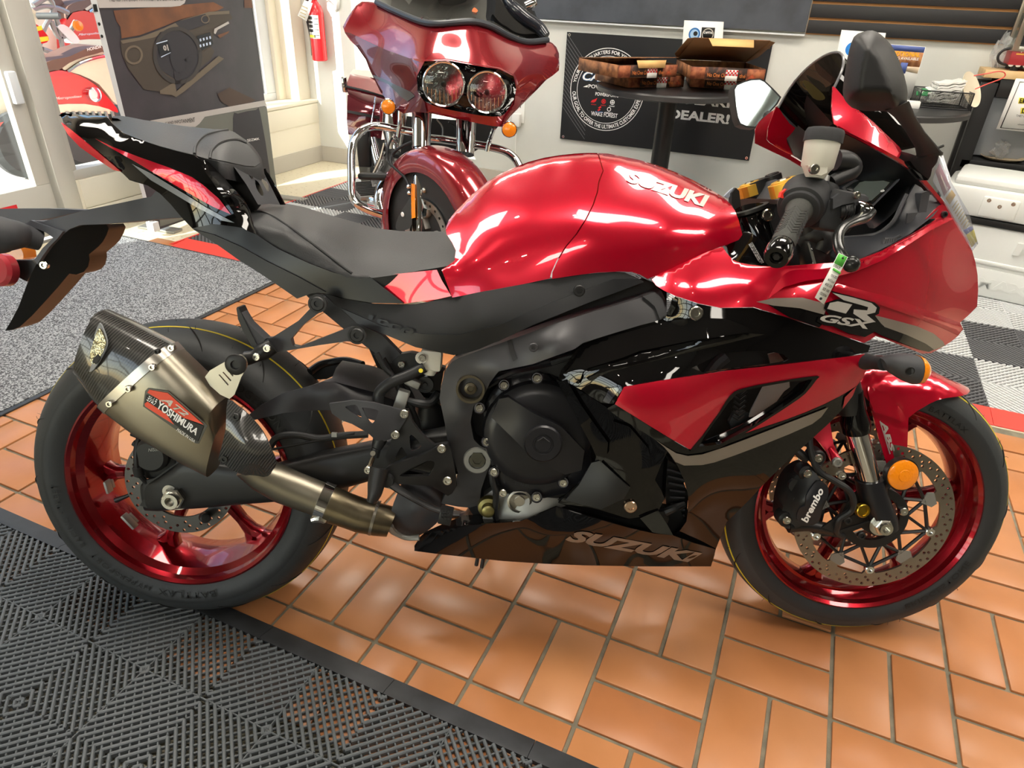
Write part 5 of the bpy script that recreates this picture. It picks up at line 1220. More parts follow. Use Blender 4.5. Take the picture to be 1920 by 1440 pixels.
# axle carrier arm to the caliper
panel('caliper_bracket', smooth_poly([(1505,975),(1518,985),(1548,997),(1560,996),(1562,985),(1580,976),(1608,962),(1640,955),(1655,990),(1640,1005),(1615,990),(1590,1000),(1570,1008),(1545,1004),(1515,994)],1),-0.100, M_SATIN, bike,9,0.02)
V, F = tube([bp(1478,985,-0.112), bp(1515,985,-0.112), bp(1560,993,-0.110)],[0.015,0.012,0.012],14,4); new('caliper_mount', V, F, M_SATIN, bike)
CY = TPS([(1480,910,-0.105),(1505,882,-0.115),(1540,900,-0.135),(1552,918,-0.135),(1530,975,-0.135),(1500,985,-0.13),(1470,985,-0.115),(1468,960,-0.11),(1510,940,-0.142)])
cal = panel('front_caliper', smooth_poly([(1507,882),(1518,880),(1530,888),(1540,902),(1552,912),(1553,930),(1543,952),(1536,975),(1524,985),(1503,986),(1490,992),(1474,990),(1466,978),(1468,950),(1472,930),(1480,908),(1492,892)],2), CY, M_SATIN, bike,7,0.05)
panel('caliper_face', smooth_poly([(1532,902),(1545,906),(1552,915),(1552,932),(1543,940),(1540,955),(1536,972),(1524,982),(1500,982),(1494,968),(1500,952),(1510,948),(1512,930),(1520,916)],2), CY, mat('caliper_black', '#202125',0.4), cal,7,0.004, off=-0.007)
text_px('caliper_lettering', 'brembo',[(1514,981),(1545,921),(1535,911),(1502,974)], CY, M_WHITEPRINT, cal, off=-0.0085, bold=0.03)
for px, py in ((1514,888),(1475,975),(1534,859)):
    p = bp(px, py,-0.12); V, F = cyl(p + np.array([0,0.03,0]), p + np.array([0,-0.002,0]),0.016, seg=18, ch=0.003); new('caliper_lug', V, F, M_SATIN, cal)
    bolt(px, py,-0.124,0.0085, cal)
V, F = lathe(bp(1500,935,-0.115),(-0.2,-1,0),[(0,0.016),(0.012,0.015),(0.014,0.010),(0.014,0)],18); new('caliper_piston_cap', V, F, M_SATIN, cal)
V, F = lathe(bp(1490,908,-0.105),(-0.2,-1,0),[(0,0.014),(0.010,0.013),(0.010,0)],18); new('caliper_piston_cap', V, F, M_SATIN, cal)
# mirror-side caliper (far)
Q = np.array([v.co[:] for v in cal.data.vertices]) * np.array([1,-1,1]); new('front_caliper', Q,[list(p.vertices)[::-1] for p in cal.data.polygons], M_SATIN, bike)
V, F = tube([bp(1518,800,-0.11), bp(1518,830,-0.115), bp(1523,855,-0.12), bp(1535,883,-0.125), bp(1565,902,-0.13), bp(1590,918,-0.135), bp(1600,938,-0.135), bp(1595,958,-0.13), bp(1575,972,-0.128), bp(1570,985,-0.125), bp(1568,998,-0.12), bp(1580,1005,-0.115)],0.0065,10,6); new('front_brake_hose', V, F, M_HOSE, bike)
V, F = tube([bp(1490,842,-0.10), bp(1503,853,-0.105), bp(1514,864,-0.11)],[0.008,0.009,0.006],10,3); new('hose_fitting', V, F, M_SATIN, bike)
V, F = lathe(bp(1617,957,-0.128),(0.1,-1,0.1),[(-0.006,0.014),(0.004,0.014),(0.0055,0.0125),(0.0055,0.0095),(0.003,0.009),(0.003,0)],22); new('carrier_cap', V, F, mat('cap_gold', '#b99b3a',0.3,1.0), bike)
panel('sensor_bracket',[(1540,990),(1585,958),(1587,960),(1562,985),(1570,996),(1632,976),(1632,978),(1575,1000)],-0.124, M_SATIN, bike,8,0.004)
for px, py in ((1589,976),(1615,1004)): bolt(px, py,-0.13,0.008, bike, M_SATIN)
bolt(1694,959,-0.095,0.009, bike)
# mudguard
def DY(q):
    # lies just clear of the front tyre: first crossing of the pixel's ray with a larger tyre-shaped shell
    o = []
    for x, y in np.atleast_2d(q):
        best, by = 1e9,-0.085
        for yy in np.linspace(-0.095,0.05,59):
            P = (bp(x, y, yy) - ST_C) @ ST_R + ST_C; r = math.hypot(P[0] - WB, P[2] - RF_); h = abs(P[1]) / 0.084
            f = r - (0.262 + 0.056 * math.sqrt(max(0.0,1 - h * h)) if h < 1 else 0.10)
            if h >= 1: continue
            if f < best: best, by = f, yy
            if f < 0: break
        o.append(by)
    return np.array(o)
mud = panel('front_mudguard',[(1606,738),(1604,722),(1614,704),(1630,692),(1660,686),(1700,685),(1739,690),(1760,701),(1783,713),(1800,719),(1816,727),(1819,733),(1814,739),(1800,743),(1775,746),(1758,750),(1743,757),(1719,771),(1703,784),(1703,795),(1702,820),(1701,846),(1699,860),(1695,867),(1680,872),(1665,877),(1660,862),(1655,846),(1648,822),(1642,797),(1636,775),(1630,753),(1620,742)], DY, M_RED, bike,8,0.004, mirror=True, sharp=60)
panel('mudguard_fold',[(1626,724),(1640,728),(1662,741),(1680,757),(1695,774),(1704,785),(1702,790),(1690,790),(1672,782),(1652,776),(1640,774),(1632,756)], lambda q: DY(q) - 0.007, M_RED, mud,7,0.003)
text_px('mudguard_lettering', 'ABS',[(1650,790),(1670,847),(1678,845),(1661,787)], DY, M_SILVER, mud, off=-0.004, bold=0.04, shear=0.1)
panel('lettering_underline',[(1649,790),(1651,789),(1670,851),(1668,852)], DY, M_SILVER, mud,7,0, off=-0.002)
panel('mudguard_leg',[(1520,805),(1534,792),(1548,778),(1556,790),(1560,815),(1563,833),(1573,853),(1579,864),(1576,872),(1566,874),(1560,868),(1550,848),(1538,832),(1524,818)], TPS([(1520,805,-0.085),(1548,778,-0.09),(1563,833,-0.105),(1579,864,-0.115),(1560,868,-0.11),(1538,832,-0.095)]), M_RED, mud,7,0.006)
V, F = tube([bp(1556,840,-0.108), bp(1566,858,-0.118), bp(1570,866,-0.12)],[0.004,0.009,0.012],12,2); new('mudguard_lug', V, F, M_RED, mud)
bolt(1570,867,-0.131,0.0095, mud, M_ALU)
panel('wheel_shadow_sheet',[(1540,700),(1640,690),(1700,710),(1640,800),(1600,830),(1560,800)],0.09, M_BLACKPRINT, bike,12,0.01)  # added black sheet: stands in for the shade behind the fork
# amber reflector
rf = MB().add(*lathe(bp(1692,890,-0.128),(0.06,-1,0.05),[(-0.012,0.033),(0.001,0.033),(0.001,0.031),(0.0,0.03)],36)); rf = rf.build('reflector_mount', M_SATIN, bike)
V, F = lathe(bp(1692,890,-0.128),(0.06,-1,0.05),[(0.0,0.0305),(0.004,0.030),(0.0065,0.026),(0.0075,0.012),(0.0085,0.0115),(0.009,0)],36); new('reflector_lens', V, F, M_AMBER, rf)
# front indicator
V, F = tube([bp(1624,678,-0.215), bp(1640,680,-0.235), bp(1660,682,-0.26)],[0.018,0.014,0.015],14,4, ry=0.8); new('indicator_stem', V, F, M_MATTE, bike)
ib = sect(interp_st([((1652,672),(1656,690),-0.262,0.014),((1668,666),(1672,702),-0.268,0.022),((1690,663),(1690,713),-0.272,0.026),((1712,664),(1705,719),-0.274,0.026),((1724,668),(1715,719),-0.274,0.024)],2),22,2.2)
ind = new('front_indicator', *ib, M_GREY_PL, bike)
V, F = sect(interp_st([((1722,666),(1713,719),-0.274,0.0255),((1730,669),(1722,718),-0.274,0.024),((1737,677),(1731,710),-0.274,0.018),((1739,688),(1736,700),-0.274,0.008)],2),22,2.2); new('indicator_lens', V, F, M_AMBER, ind)
V, F = lathe(bp(1706,696,-0.298),(0,-1,0),[(0,0.0075),(0.0015,0.007),(-0.004,0.004),(-0.004,0)],16); new('indicator_screw', V, F, M_BLACKPRINT, ind)

# ---- cockpit
M_INNER = mat('cockpit_black', '#151618',0.38, bump=(300,0.08,0.001))
panel('cockpit_liner',[(1458,205),(1480,222),(1510,246),(1562,238),(1620,262),(1684,300),(1720,330),(1750,362),(1772,392),(1752,412),(1704,442),(1655,470),(1610,490),(1526,498),(1461,502),(1407,500),(1374,490),(1352,462),(1380,440),(1400,400),(1450,375),(1490,340),(1535,330),(1532,318),(1490,292),(1461,230)], TPS([(1458,205,0.17),(1562,238,0.05),(1684,300,-0.09),(1772,392,-0.06),(1655,470,-0.10),(1461,502,-0.08),(1374,490,-0.06),(1535,325,0.12),(1450,380,0.1),(1600,400,0.1)]), M_INNER, bike,12,0.006)
# inner trays visible on the near side
panel('inner_tray',[(1575,445),(1640,442),(1668,428),(1690,400),(1700,372),(1716,345),(1728,352),(1735,362),(1755,368),(1768,382),(1750,405),(1704,440),(1655,466),(1610,486),(1574,489),(1560,480),(1565,455)], TPS([(1575,445,-0.10),(1668,428,-0.10),(1716,345,-0.07),(1768,382,-0.085),(1704,440,-0.135),(1610,486,-0.185),(1574,489,-0.19),(1560,460,-0.10)]), mat('tray_grey', '#2a2c31',0.4), bike,9,0.005)
V, F = tube([bp(1578,447,-0.105), bp(1625,443,-0.103), bp(1650,436,-0.10), bp(1675,415,-0.098), bp(1690,385,-0.09), bp(1700,365,-0.085)],0.004,8,5); new('tray_lip', V, F, M_GREY_PL, bike)
panel('tray_post',[(1728,362),(1740,358),(1744,362),(1736,402),(1724,408),(1722,400)],-0.10, M_GREY_PL, bike,8,0.02)
panel('tray_step',[(1702,400),(1722,398),(1710,415),(1698,428)],-0.11, M_GREY_PL, bike,8,0.004)
panel('cowl_gusset',[(1735,411),(1760,386),(1770,382),(1790,407),(1765,409)], TPS([(1735,411,-0.115),(1770,382,-0.088),(1790,407,-0.077)]), M_RED, up,7,0.004, off=0.002)
bolt(1770,402,-0.092,0.006, bike, M_SATIN, 'screw')
gr = MB()
for k in range(6):
    V, F = tube([bp(1659 + 4 * k,448,-0.135), bp(1656 + 4 * k,464,-0.14)],0.0022,5,1); gr.add(V, F)
gr.add(*tube([bp(1657,448,-0.135), bp(1676,448,-0.13), bp(1688,442,-0.13)],0.003,6,2)); gr.build('tray_grille', M_GREY_PL, bike)
# dash
DSY = TPS([(1584,345,0.075),(1616,329,0.085),(1675,321,0.0),(1687,339,-0.05),(1636,390,-0.06),(1600,385,0.03)])
panel('dash_housing',[(1580,350),(1600,336),(1635,324),(1673,320),(1690,332),(1704,338),(1706,352),(1698,378),(1680,395),(1662,412),(1640,428),(1628,412),(1632,395),(1600,392),(1580,370)], TPS([(1584,345,0.08),(1675,321,0.01),(1704,340,-0.05),(1640,428,-0.07),(1600,390,0.03)]), M_INNER, bike,8,0.02)
ds = panel('dash_frame',[(1580,352),(1600,339),(1632,325),(1675,321),(1688,334),(1685,340),(1632,392),(1610,388),(1590,372)], DSY, M_GREY_PL, bike,7,0.006, off=-0.014)
panel('dash_screen',[(1586,352),(1602,342),(1634,329),(1672,325),(1682,335),(1630,387),(1612,383),(1596,370)], DSY, mat('lcd_glass', '#1c211f',0.08, coat=0.8), ds,7,0.002, off=-0.017)
panel('dash_lcd',[(1600,355),(1612,342),(1640,334),(1668,342),(1654,358),(1634,376),(1615,375)], DSY, mat('lcd_green', '#66706a',0.25), ds,7,0, off=-0.018)
for q in ([(1632,332),(1640,329),(1641,331),(1634,334)],[(1644,334),(1651,328),(1654,328),(1648,334)],[(1655,332),(1664,328),(1665,330),(1657,333)],[(1651,357),(1657,355),(1659,358),(1655,360),(1651,360)]):
    panel('dash_icon', q, DSY, M_WHITEPRINT, ds,7,0, off=-0.019)
# windscreen: a smoked bubble
M_SCREEN = glass_mat('smoked_screen', '#3a3430', opacity=0.45, opa_col='#0e0d0d')
rows = []
for (pxn, pyn, yn),(pxc, pyc), k in (((1563,166,-0.125),(1549,103),0),((1592,192,-0.13),(1592,148),1),((1622,218,-0.132),(1632,190),2),((1655,248,-0.13),(1668,232),3),((1690,282,-0.122),(1704,275),4)):
    Nn = bp(pxn, pyn, yn); Cc = bp(pxc, pyc,0.0); Nf = Nn * np.array([1,-1,1]); r = []
    for j in range(17):
        t = pi * j / 16; c = math.cos(t); s = math.sin(t) ** 0.8
        base = (Nn + Nf) / 2; r.append(base + (Nn - base) * c + (Cc - base) * s)
    rows.append(r)
nR, nC = len(rows),17; V = np.array([p for r in rows for p in r]); F = [[i * nC + j, i * nC + j + 1,(i + 1) * nC + j + 1,(i + 1) * nC + j] for i in range(nR - 1) for j in range(nC - 1)]
scr = new('windscreen', V, F, M_SCREEN, bike,80)
V, F = tube(rows[0],0.0022,6,2); new('screen_edge', V, F, mat('screen_edge_grey', '#6b6b6e',0.2), scr)
panel('screen_sticker', smooth_poly([(1505,152),(1515,152),(1535,168),(1546,180),(1546,186),(1538,188),(1525,184),(1512,166)],2),0.085, mat('screen_sticker_olive', '#5c5130',0.4), scr,7,0.001)
UPR = [(1562,162),(1567,165),(1580,180),(1599,199),(1620,214),(1640,231),(1665,255),(1686,275),(1691,284),(1684,299),(1663,286),(1617,261),(1572,238),(1564,231),(1560,206)]
UPY = TPS([(1562,162,-0.13),(1599,199,-0.138),(1640,231,-0.14),(1691,284,-0.128),(1684,299,-0.145),(1617,261,-0.165),(1564,231,-0.158),(1560,206,-0.15)])
sc_ = panel('screen_cowl', UPR, UPY, M_RED, bike,7,0.004, mirror=True, sharp=60)
panel('cowl_rim',[(1572,236),(1617,259),(1663,284),(1690,299),(1712,313),(1736,337),(1757,362),(1775,384),(1790,405),(1782,404),(1766,385),(1748,362),(1730,342),(1706,318),(1684,303),(1650,284),(1606,260),(1572,244)], TPS([(1572,240,-0.16),(1663,286,-0.158),(1712,313,-0.135),(1757,362,-0.10),(1790,405,-0.077)]), M_RED, bike,6,0.006)
panel('cowl_inner_left',[(1416,243),(1423,229),(1440,214),(1456,203),(1462,222),(1470,232),(1510,248),(1512,262),(1498,290),(1520,318),(1534,330),(1508,316),(1481,300),(1445,283),(1416,269)], TPS([(1416,250,0.21),(1456,203,0.19),(1510,248,0.16),(1534,330,0.19),(1445,283,0.22)]), mat('dark_red_inner', '#a11a2c',0.25,0.3, coat=0.8), bike,8,0.004)
panel('liner_left',[(1454,201),(1470,192),(1480,170),(1490,150),(1505,170),(1562,232),(1540,245),(1510,250),(1470,234),(1462,224)], TPS([(1454,201,0.185),(1490,150,0.14),(1562,232,0.03),(1510,250,0.15)]), M_INNER, bike,8,0.004)
bolt(1461,224,0.175,0.007, bike)
# brake fluid reservoir
pc = bp(1543,264,-0.21); pt = pc + np.array([0.004,0.0,0.02])
dax = np.array([0.10,0.05,1.0]); dax /= np.linalg.norm(dax)
rv = MB().add(*lathe(pc, dax,[(-0.058,0.0),(-0.058,0.014),(-0.045,0.021),(-0.04,0.025),(-0.003,0.0275),(0.0,0.0275)],28)).build('brake_reservoir', M_RESV, bike)
V, F = lathe(pc, dax,[(-0.003,0.030),(0.013,0.030),(0.017,0.028),(0.018,0.0)],12); new('reservoir_cap', V, F, M_MATTE, rv)
panel('reservoir_tab', smooth_poly([(1515,310),(1552,310),(1551,324),(1540,329),(1524,327)],1),-0.235, M_RESV, rv,7,0.01)
bolt(1527,317,-0.239,0.008, rv)
panel('reservoir_label',[(1483,292),(1502,270),(1510,280),(1510,308)],0.19, M_WHITEPRINT, bike,8,0.001)
panel('reservoir_stay',[(1522,328),(1538,328),(1534,344),(1522,352),(1516,348)],-0.2, M_SATIN, rv,7,0.006)
V, F = tube([bp(1566,300,-0.18), bp(1585,302,-0.175), bp(1598,312,-0.17), bp(1594,324,-0.175), bp(1578,332,-0.18), bp(1558,342,-0.185)],[0.017,0.017,0.015,0.012,0.011],12,5); hs = new('reservoir_hose', V, F, M_HOSE, bike)
V, F = tube([bp(1546,330,-0.185), bp(1542,342,-0.188)],[0.009,0.010],12,1); new('hose_clip', V, F, M_ALU, bike)
mc = MB(); V, F = tube([bp(1552,348,-0.19), bp(1542,372,-0.195)],[0.019,0.022],14,2); mc.add(V, F)
V, F = box(bp(1580,385,-0.2),(0.07,0.04,0.045), Ry(0.15),0.01); mc.add(V, F); V, F = box(bp(1560,405,-0.2),(0.06,0.05,0.05), Ry(0.1),0.01); mc.add(V, F)
mc = mc.build('brake_master_cylinder', M_MATTE, bike)
panel('lever_clamp_face',[(1562,372),(1575,362),(1600,362),(1617,370),(1610,378),(1580,384),(1562,392)],-0.235, M_GREY_PL, mc,7,0.01)
bolt(1606,366,-0.24,0.006, mc)
V, F = tube([bp(1575,395,-0.22), bp(1598,393,-0.225)],0.014,12,1); bl = MB().add(V, F)
for k in range(4): V, F = tube([bp(1578 + 5 * k,396,-0.221), bp(1580 + 5 * k,396,-0.221)],0.0165,12,1); bl.add(V, F)
bl.build('lever_boot', M_HOSE, mc)
V, F = lathe(bp(1618,391,-0.225),(0.2,-0.6,1),[(-0.01,0.012),(0.008,0.013),(0.01,0.010),(0.01,0)],14); new('lever_adjuster', V, F, M_CHROME, bike)
lv = MB(); V, F = tube([bp(1630,396,-0.225), bp(1618,408,-0.235), bp(1600,415,-0.25), bp(1583,424,-0.27), bp(1573,438,-0.29), bp(1571,455,-0.31), bp(1576,472,-0.33), bp(1586,487,-0.345)],[0.012,0.013,0.011,0.009,0.008,0.008,0.008,0.006],12,6, ry=0.7); lv.add(V, F)
V, F = sphere(bp(1596,495,-0.355),0.0125,18); lv.add(V, F); lv.build('brake_lever', mat('lever_black', '#2b2c2c',0.22,0.4), bike)
# grip, bar end, throttle housing
G0 = bp(1457,480,-0.345); G1 = bp(1499,393,-0.225); GD = (G1 - G0) / np.linalg.norm(G1 - G0); GL = np.linalg.norm(G1 - G0)
grp = MB().add(*lathe(G0, GD,[(0.03,0.0),(0.03,0.0165),(0.034,0.0185),(0.06,0.0178),(GL - 0.02,0.0185),(GL - 0.006,0.021),(GL,0.024)],28)).build('right_grip', mat('grip_rubber', '#3a3b38',0.7, bump=(260,0.35,0.002)), bike)
gx, gy2, _ = frame_of(GD); gm = MB()
for k in range(9):
    for a in np.arange(0,2 * pi, pi / 3):
        h0 = 0.045 + k * (GL - 0.075) / 9
        P = [G0 + GD * (h0 + abs(t) * 0.012) + 0.0186 * (math.cos(a + t * 0.45) * gx + math.sin(a + t * 0.45) * gy2) for t in (-1,0,1)]
        V, F = tube(P,0.0007,4,1); gm.add(V, F)
gm.build('grip_pattern', M_SATIN, grp)
be = MB().add(*lathe(G0, GD,[(0.0,0.0),(0.0005,0.0065),(-0.004,0.008),(-0.006,0.010),(-0.006,0.017),(0.0,0.0195),(0.024,0.0205),(0.03,0.0185),(0.031,0.0)],32)).build('bar_end', mat('bar_end_black', '#0d0d0e',0.12,0.6, coat=0.6), bike)
V, F = lathe(G0 + GD * -0.001,-GD,[(0,0.006),(0.002,0.006),(0.003,0.005),(0.003,0)],6); new('bar_end_bolt', V, F, M_SATIN, be)
hsg = MB().add(*lathe(G1, GD,[(-0.004,0.026),(-0.002,0.030),(0.004,0.031),(0.006,0.036),(0.014,0.038),(0.018,0.038),(0.05,0.040),(0.056,0.037),(0.056,0)],32)).build('throttle_housing', M_MATTE, bike)
V, F = box(bp(1525,368,-0.19),(0.05,0.05,0.05), Ry(0.3),0.012); new('switch_box', V, F, M_MATTE, hsg)
panel('kill_switch',[(1463,370),(1466,361),(1488,345),(1498,347),(1501,352),(1490,358),(1468,372)],-0.215, mat('switch_red', '#e63428',0.45), hsg,6,0.012)
# top clamp with fork caps and ignition
TC = TPS([(1382,368,0.13),(1410,350,0.13),(1470,338,0.0),(1505,352,-0.12),(1500,378,-0.125),(1450,385,-0.02),(1390,386,0.12)])
panel('top_clamp',[(1380,366),(1392,358),(1420,346),(1455,336),(1475,340),(1500,345),(1512,355),(1510,372),(1490,380),(1450,374),(1410,372),(1388,374)], TC, M_GREY_PL, bike,7,0.004)
panel('top_clamp_edge',[(1381,367),(1388,374),(1410,372),(1450,374),(1490,380),(1490,388),(1460,383),(1420,382),(1392,390),(1386,384)], TPS([(1381,367,0.12),(1450,375,-0.04),(1490,382,-0.12),(1392,388,0.11)]), mat('clamp_edge', '#2f2f33',0.5), bike,7,0.01)
for (px, py, y, r, nm2, m2) in ((1408,360,0.105,0.026, 'fork_cap', M_GOLD),(1473,356,-0.105,0.029, 'fork_cap', M_GOLD),(1450,343,0.09,0.018, 'ignition_lock', M_SATIN)):
    c = bp(px, py - 5, y); V, F = lathe(c,-FD,[(-0.012, r),(0.010, r),(0.011, r * 0.8),(0.013, r * 0.78),(0.014, r * 0.7),(0.014, r * 0.42),(0.010, r * 0.38),(0.010,0)],30 if m2 is not M_GOLD else 12); cp = new(nm2, V, F, m2, bike,30)
    if m2 is M_GOLD:
        V, F = lathe(c,-FD,[(0.0105, r * 0.36),(0.016, r * 0.34),(0.016,0)],6); new('cap_hex', V, F, M_STEEL, cp)
V, F = tube([bp(1408,392,-0.05), bp(1412,420,-0.06), bp(1430,470,-0.07), bp(1436,500,-0.07)],0.03,16,3); new('steering_head', V, F, M_BLACK, bike)
V, F = lathe(bp(1408,396,-0.06),-FD,[(0,0.034),(0.006,0.034),(0.007,0.03),(0.007,0)],22); new('head_clamp', V, F, M_SATIN, bike)
bolt(1440,403,-0.1,0.011, bike); bolt(1392,397,-0.02,0.008, bike)
panel('head_cover',[(1362,462),(1385,440),(1400,432),(1425,425),(1440,440),(1452,470),(1460,502),(1400,498),(1374,488)], TPS([(1362,462,-0.10),(1425,425,-0.08),(1460,502,-0.11),(1374,488,-0.14)]), M_BLACK, bike,8,0.01)
lb = MB()
for k in range(24):
    t = k / 24; a = np.array([1404,458]) + t * np.array([22,38])
    for j in range(3):
        w = rng.uniform(0.2,1)
        p0, p1 = a + np.array([2.6,-1.5]) * (j - 0.2), a + np.array([2.6,-1.5]) * (j + 0.55)
        P = [bp(*q,-0.125) for q in (p0, p1, p1 + np.array([0.9,1.1]) * w, p0 + np.array([0.9,1.1]) * w)]; lb.add(P,[[0,1,2,3]])
lb.build('frame_label', M_WHITEPRINT, bike)
panel('coil_cover',[(1372,362),(1380,352),(1386,358),(1390,390),(1388,415),(1380,405),(1372,380)],0.02, M_SATIN, bike,7,0.02)
panel('coil_cap',[(1358,368),(1370,356),(1376,352),(1372,362),(1366,372)],0.03, mat('pale_blue_plastic', '#9aa3b2',0.4), bike,7,0.01)
V, F = tube([bp(1500,455,-0.1), bp(1520,440,-0.11), bp(1545,448,-0.12), bp(1535,470,-0.12)],[0.02,0.024,0.022,0.016],12,4); new('clutch_cable_boot', V, F, M_HOSE, bike)
V, F = tube([bp(1516,456,-0.13), bp(1522,475,-0.14), bp(1528,498,-0.15)],0.0028,6,2); new('throttle_cable', V, F, M_CHROME, bike)
# mirrors
def mirror_shell(px_poly, y, th, m, name, parent, back):
    V2, F = fill2d(px_poly,(),7); e = edge_dist(V2, px_poly); D = y - back * np.minimum(e / 34.0,1) ** 0.6
    V = np.array([bp(a, b, d) for (a, b), d in zip(V2, D)])
    f = F[0]
    n = sum((np.cross(V[f[1]] - V[f[0]], V[f[2]] - V[f[0]]) for f in F[:100]), np.zeros(3))
    if n @ (CAM_L - V.mean(0)) < 0: F = [f[::-1] for f in F]
    V, F = thicken(V, F, V + np.array([th * 0.6, th,0])); return new(name, V, F, m, parent,60)
mm = mirror_shell(smooth_poly([(1601,69),(1617,60),(1636,57),(1652,65),(1670,83),(1682,105),(1692,130),(1699,156),(1700,175),(1697,192),(1686,204),(1672,207),(1656,202),(1617,202),(1592,195),(1581,181),(1581,160),(1585,130),(1592,95)],2),-0.37,0.03, mat('mirror_black', '#19191b',0.5, bump=(900,0.1,0.001)), 'mirror', bike,0.045)
member('mirror_stem', interp_st([((1664,206),(1700,190),-0.37,0.016),((1690,226),(1710,216),-0.335,0.014),((1708,255),(1729,247),-0.28,0.014),((1720,276),(1748,269),-0.235,0.016),((1724,293),(1762,288),-0.205,0.02)],3), M_MATTE, bike,16,2.4)
member('mirror_stem_ring',[((1723,290),(1762,286),-0.207,0.022),((1725,296),(1761,292),-0.203,0.022)], M_SATIN, bike,18,2.4)
panel('mirror_foot',[(1691,284),(1706,288),(1724,294),(1760,292),(1758,304),(1748,316),(1745,330),(1740,338),(1730,336),(1712,316),(1697,302)], TPS([(1691,284,-0.135),(1724,294,-0.185),(1760,292,-0.20),(1740,338,-0.15),(1712,316,-0.145)]), M_MATTE, bike,6,0.02)
panel('mirror_gasket', smooth_poly([(1700,302),(1722,306),(1738,318),(1742,334),(1732,338),(1716,322)],2),-0.152, M_BLACK, bike,6,0.01)
ML = [(1375,167),(1380,158),(1394,152),(1408,148),(1425,147),(1434,151),(1450,166),(1465,182),(1458,195),(1446,208),(1430,224),(1416,241),(1398,239),(1387,234),(1382,222),(1378,200)]
MLY = TPS([(1375,167,0.402),(1465,182,0.345),(1416,241,0.375),(1425,147,0.37)])
ml = panel('mirror', ML, MLY, MATS['mirror_black'], bike,7,0.04, off=0.003)
c = np.mean(ML,0); panel('mirror_glass',[tuple(c + (np.array(p) - c) * 0.93) for p in ML], MLY, mat('mirror_silver', '#9da19c',0.03,1.0), ml,7,0.001)
V, F = tube([bp(1440,218,0.37), bp(1450,222,0.30), bp(1465,232,0.22)],0.013,10,3); new('mirror_stem', V, F, M_MATTE, bike)
# sidestand on the far side
V, F = tube([(0.62,0.14,0.32),(0.58,0.22,0.14),(0.55,0.30,0.003 + 0.30 * math.tan(LEAN) * 0.0 + 0.075)],0.012,10,3); new('side_stand', V, F, M_SATIN, bike)
V, F = box((0.55,0.305,0.083),(0.08,0.03,0.006), None,0.002); new('stand_foot', V, F, M_SATIN, bike)

# ---- things hanging on the bike: the price tag and the brochure sleeve
PT0 = bike2world(bp(1552,522,-0.37))
tg = root('price_tag', 'small white and green paper tag hanging from the brake lever of the red sport bike', 'tag', tuple(PT0))
def on_tag(x, y, d=0.0): return bike2world(bp(x, y,-0.37 + d))
def tagp(name, q, d, m, parent, th=0.0005): return new(name, *_quad([on_tag(x, y, d) for x, y in q], th), m, parent, None)
def _quad(P, th):
    P = np.array(P, float); n = len(P); nn = np.cross(P[1] - P[0], P[2] - P[0]); nn /= np.linalg.norm(nn)
    if nn @ (CAM_W - P.mean(0)) < 0: P = P[::-1]; nn = -nn
    V = np.vstack([P, P - nn * th]); return V,[list(range(n)), list(range(n,2 * n))[::-1]] + [[(i + 1) % n, i, i + n,(i + 1) % n + n] for i in range(n)]
card = tagp('card',[(1573,474),(1590,482),(1545,571),(1528,558)],0, M_WHITE, tg)
tagp('green_band',[(1573,475),(1589,482),(1579,501),(1564,493)],-0.001, mat('tag_green', '#57b947',0.6), card)
tagp('green_band',[(1563,502),(1577,511),(1575,515),(1561,506)],-0.001, MATS['tag_green'], card)
for k, s in enumerate(('S100625', 'YEAR 2025', 'MAKE Suzuki', 'MODEL GSXR', 'SIZE 1000', 'COLOR Red')):
    x, y = (1564,495) if k == 0 else (1559 - 5 * (k - 1),513 + 8.5 * (k - 1))
    X, F, sz = text_mesh(s,0.01); P = quad_map([(x - 2.5, y + 4.5),(x + 9.5, y + 10.5),(x + 12, y + 6),(x, y)])(X)
    face_eye('tag_lettering', np.array([on_tag(a, b,-0.0012) for a, b in P]), F, M_BLACKPRINT, card, place=None)
V, F = cyl(on_tag(1539,560,-0.001), on_tag(1539,560,-0.0015),0.002, seg=12); new('tag_dot', V, F, M_BLACKPRINT, card)
V, F = tube([bike2world(bp(1580,484,-0.372)), bike2world(bp(1583,478,-0.365)), bike2world(bp(1590,480,-0.345)), bike2world(bp(1586,487,-0.36)), bike2world(bp(1580,484,-0.372))],0.0012,6,3); new('tag_tie', V, F, M_BLACKPRINT, tg)
SV0 = bike2world(bp(1790,380,-0.22))
sl = root('brochure_sleeve', 'clear plastic sleeve with a printed leaflet hanging from the mirror beside the red cowl', 'brochure', tuple(SV0))
def on_sl(x, y, d=0.0):
    t = (y - 282) / 180; return bike2world(bp(x, y,-0.20 + 0.02 * t + d))
def slp(name, q, d, m, parent, th=0.0006): return new(name, *_quad([on_sl(x, y, d) for x, y in q], th), m, parent, None)
lf = slp('leaflet',[(1760,306),(1768,290),(1786,344),(1832,456),(1822,464),(1784,400),(1750,338)],0.003, M_WHITE, sl)
slp('leaflet_band',[(1754,322),(1762,306),(1783,352),(1770,368)],0.001, mat('faded_red_print', '#b9777e',0.6), lf)
slp('leaflet_band',[(1773,372),(1785,356),(1792,366),(1781,384)],0.001, mat('ochre_print', '#caa04a',0.6), lf)
for k in range(11):
    a = 0.05 + k / 11.5; x0, y0 = 1783 + 34 * a,386 + 60 * a
    slp('leaflet_line',[(x0, y0),(x0 + 10, y0 - 14),(x0 + 11, y0 - 12),(x0 + 1, y0 + 2)],0.001, mat('faint_print', '#c9b88a',0.7) if k == 0 else MATS['faint_print'], lf)
slp('leaflet_band',[(1812,440),(1826,430),(1832,452),(1822,464)],0.0005, mat('leaflet_yellow', '#e6d23c',0.6), lf)
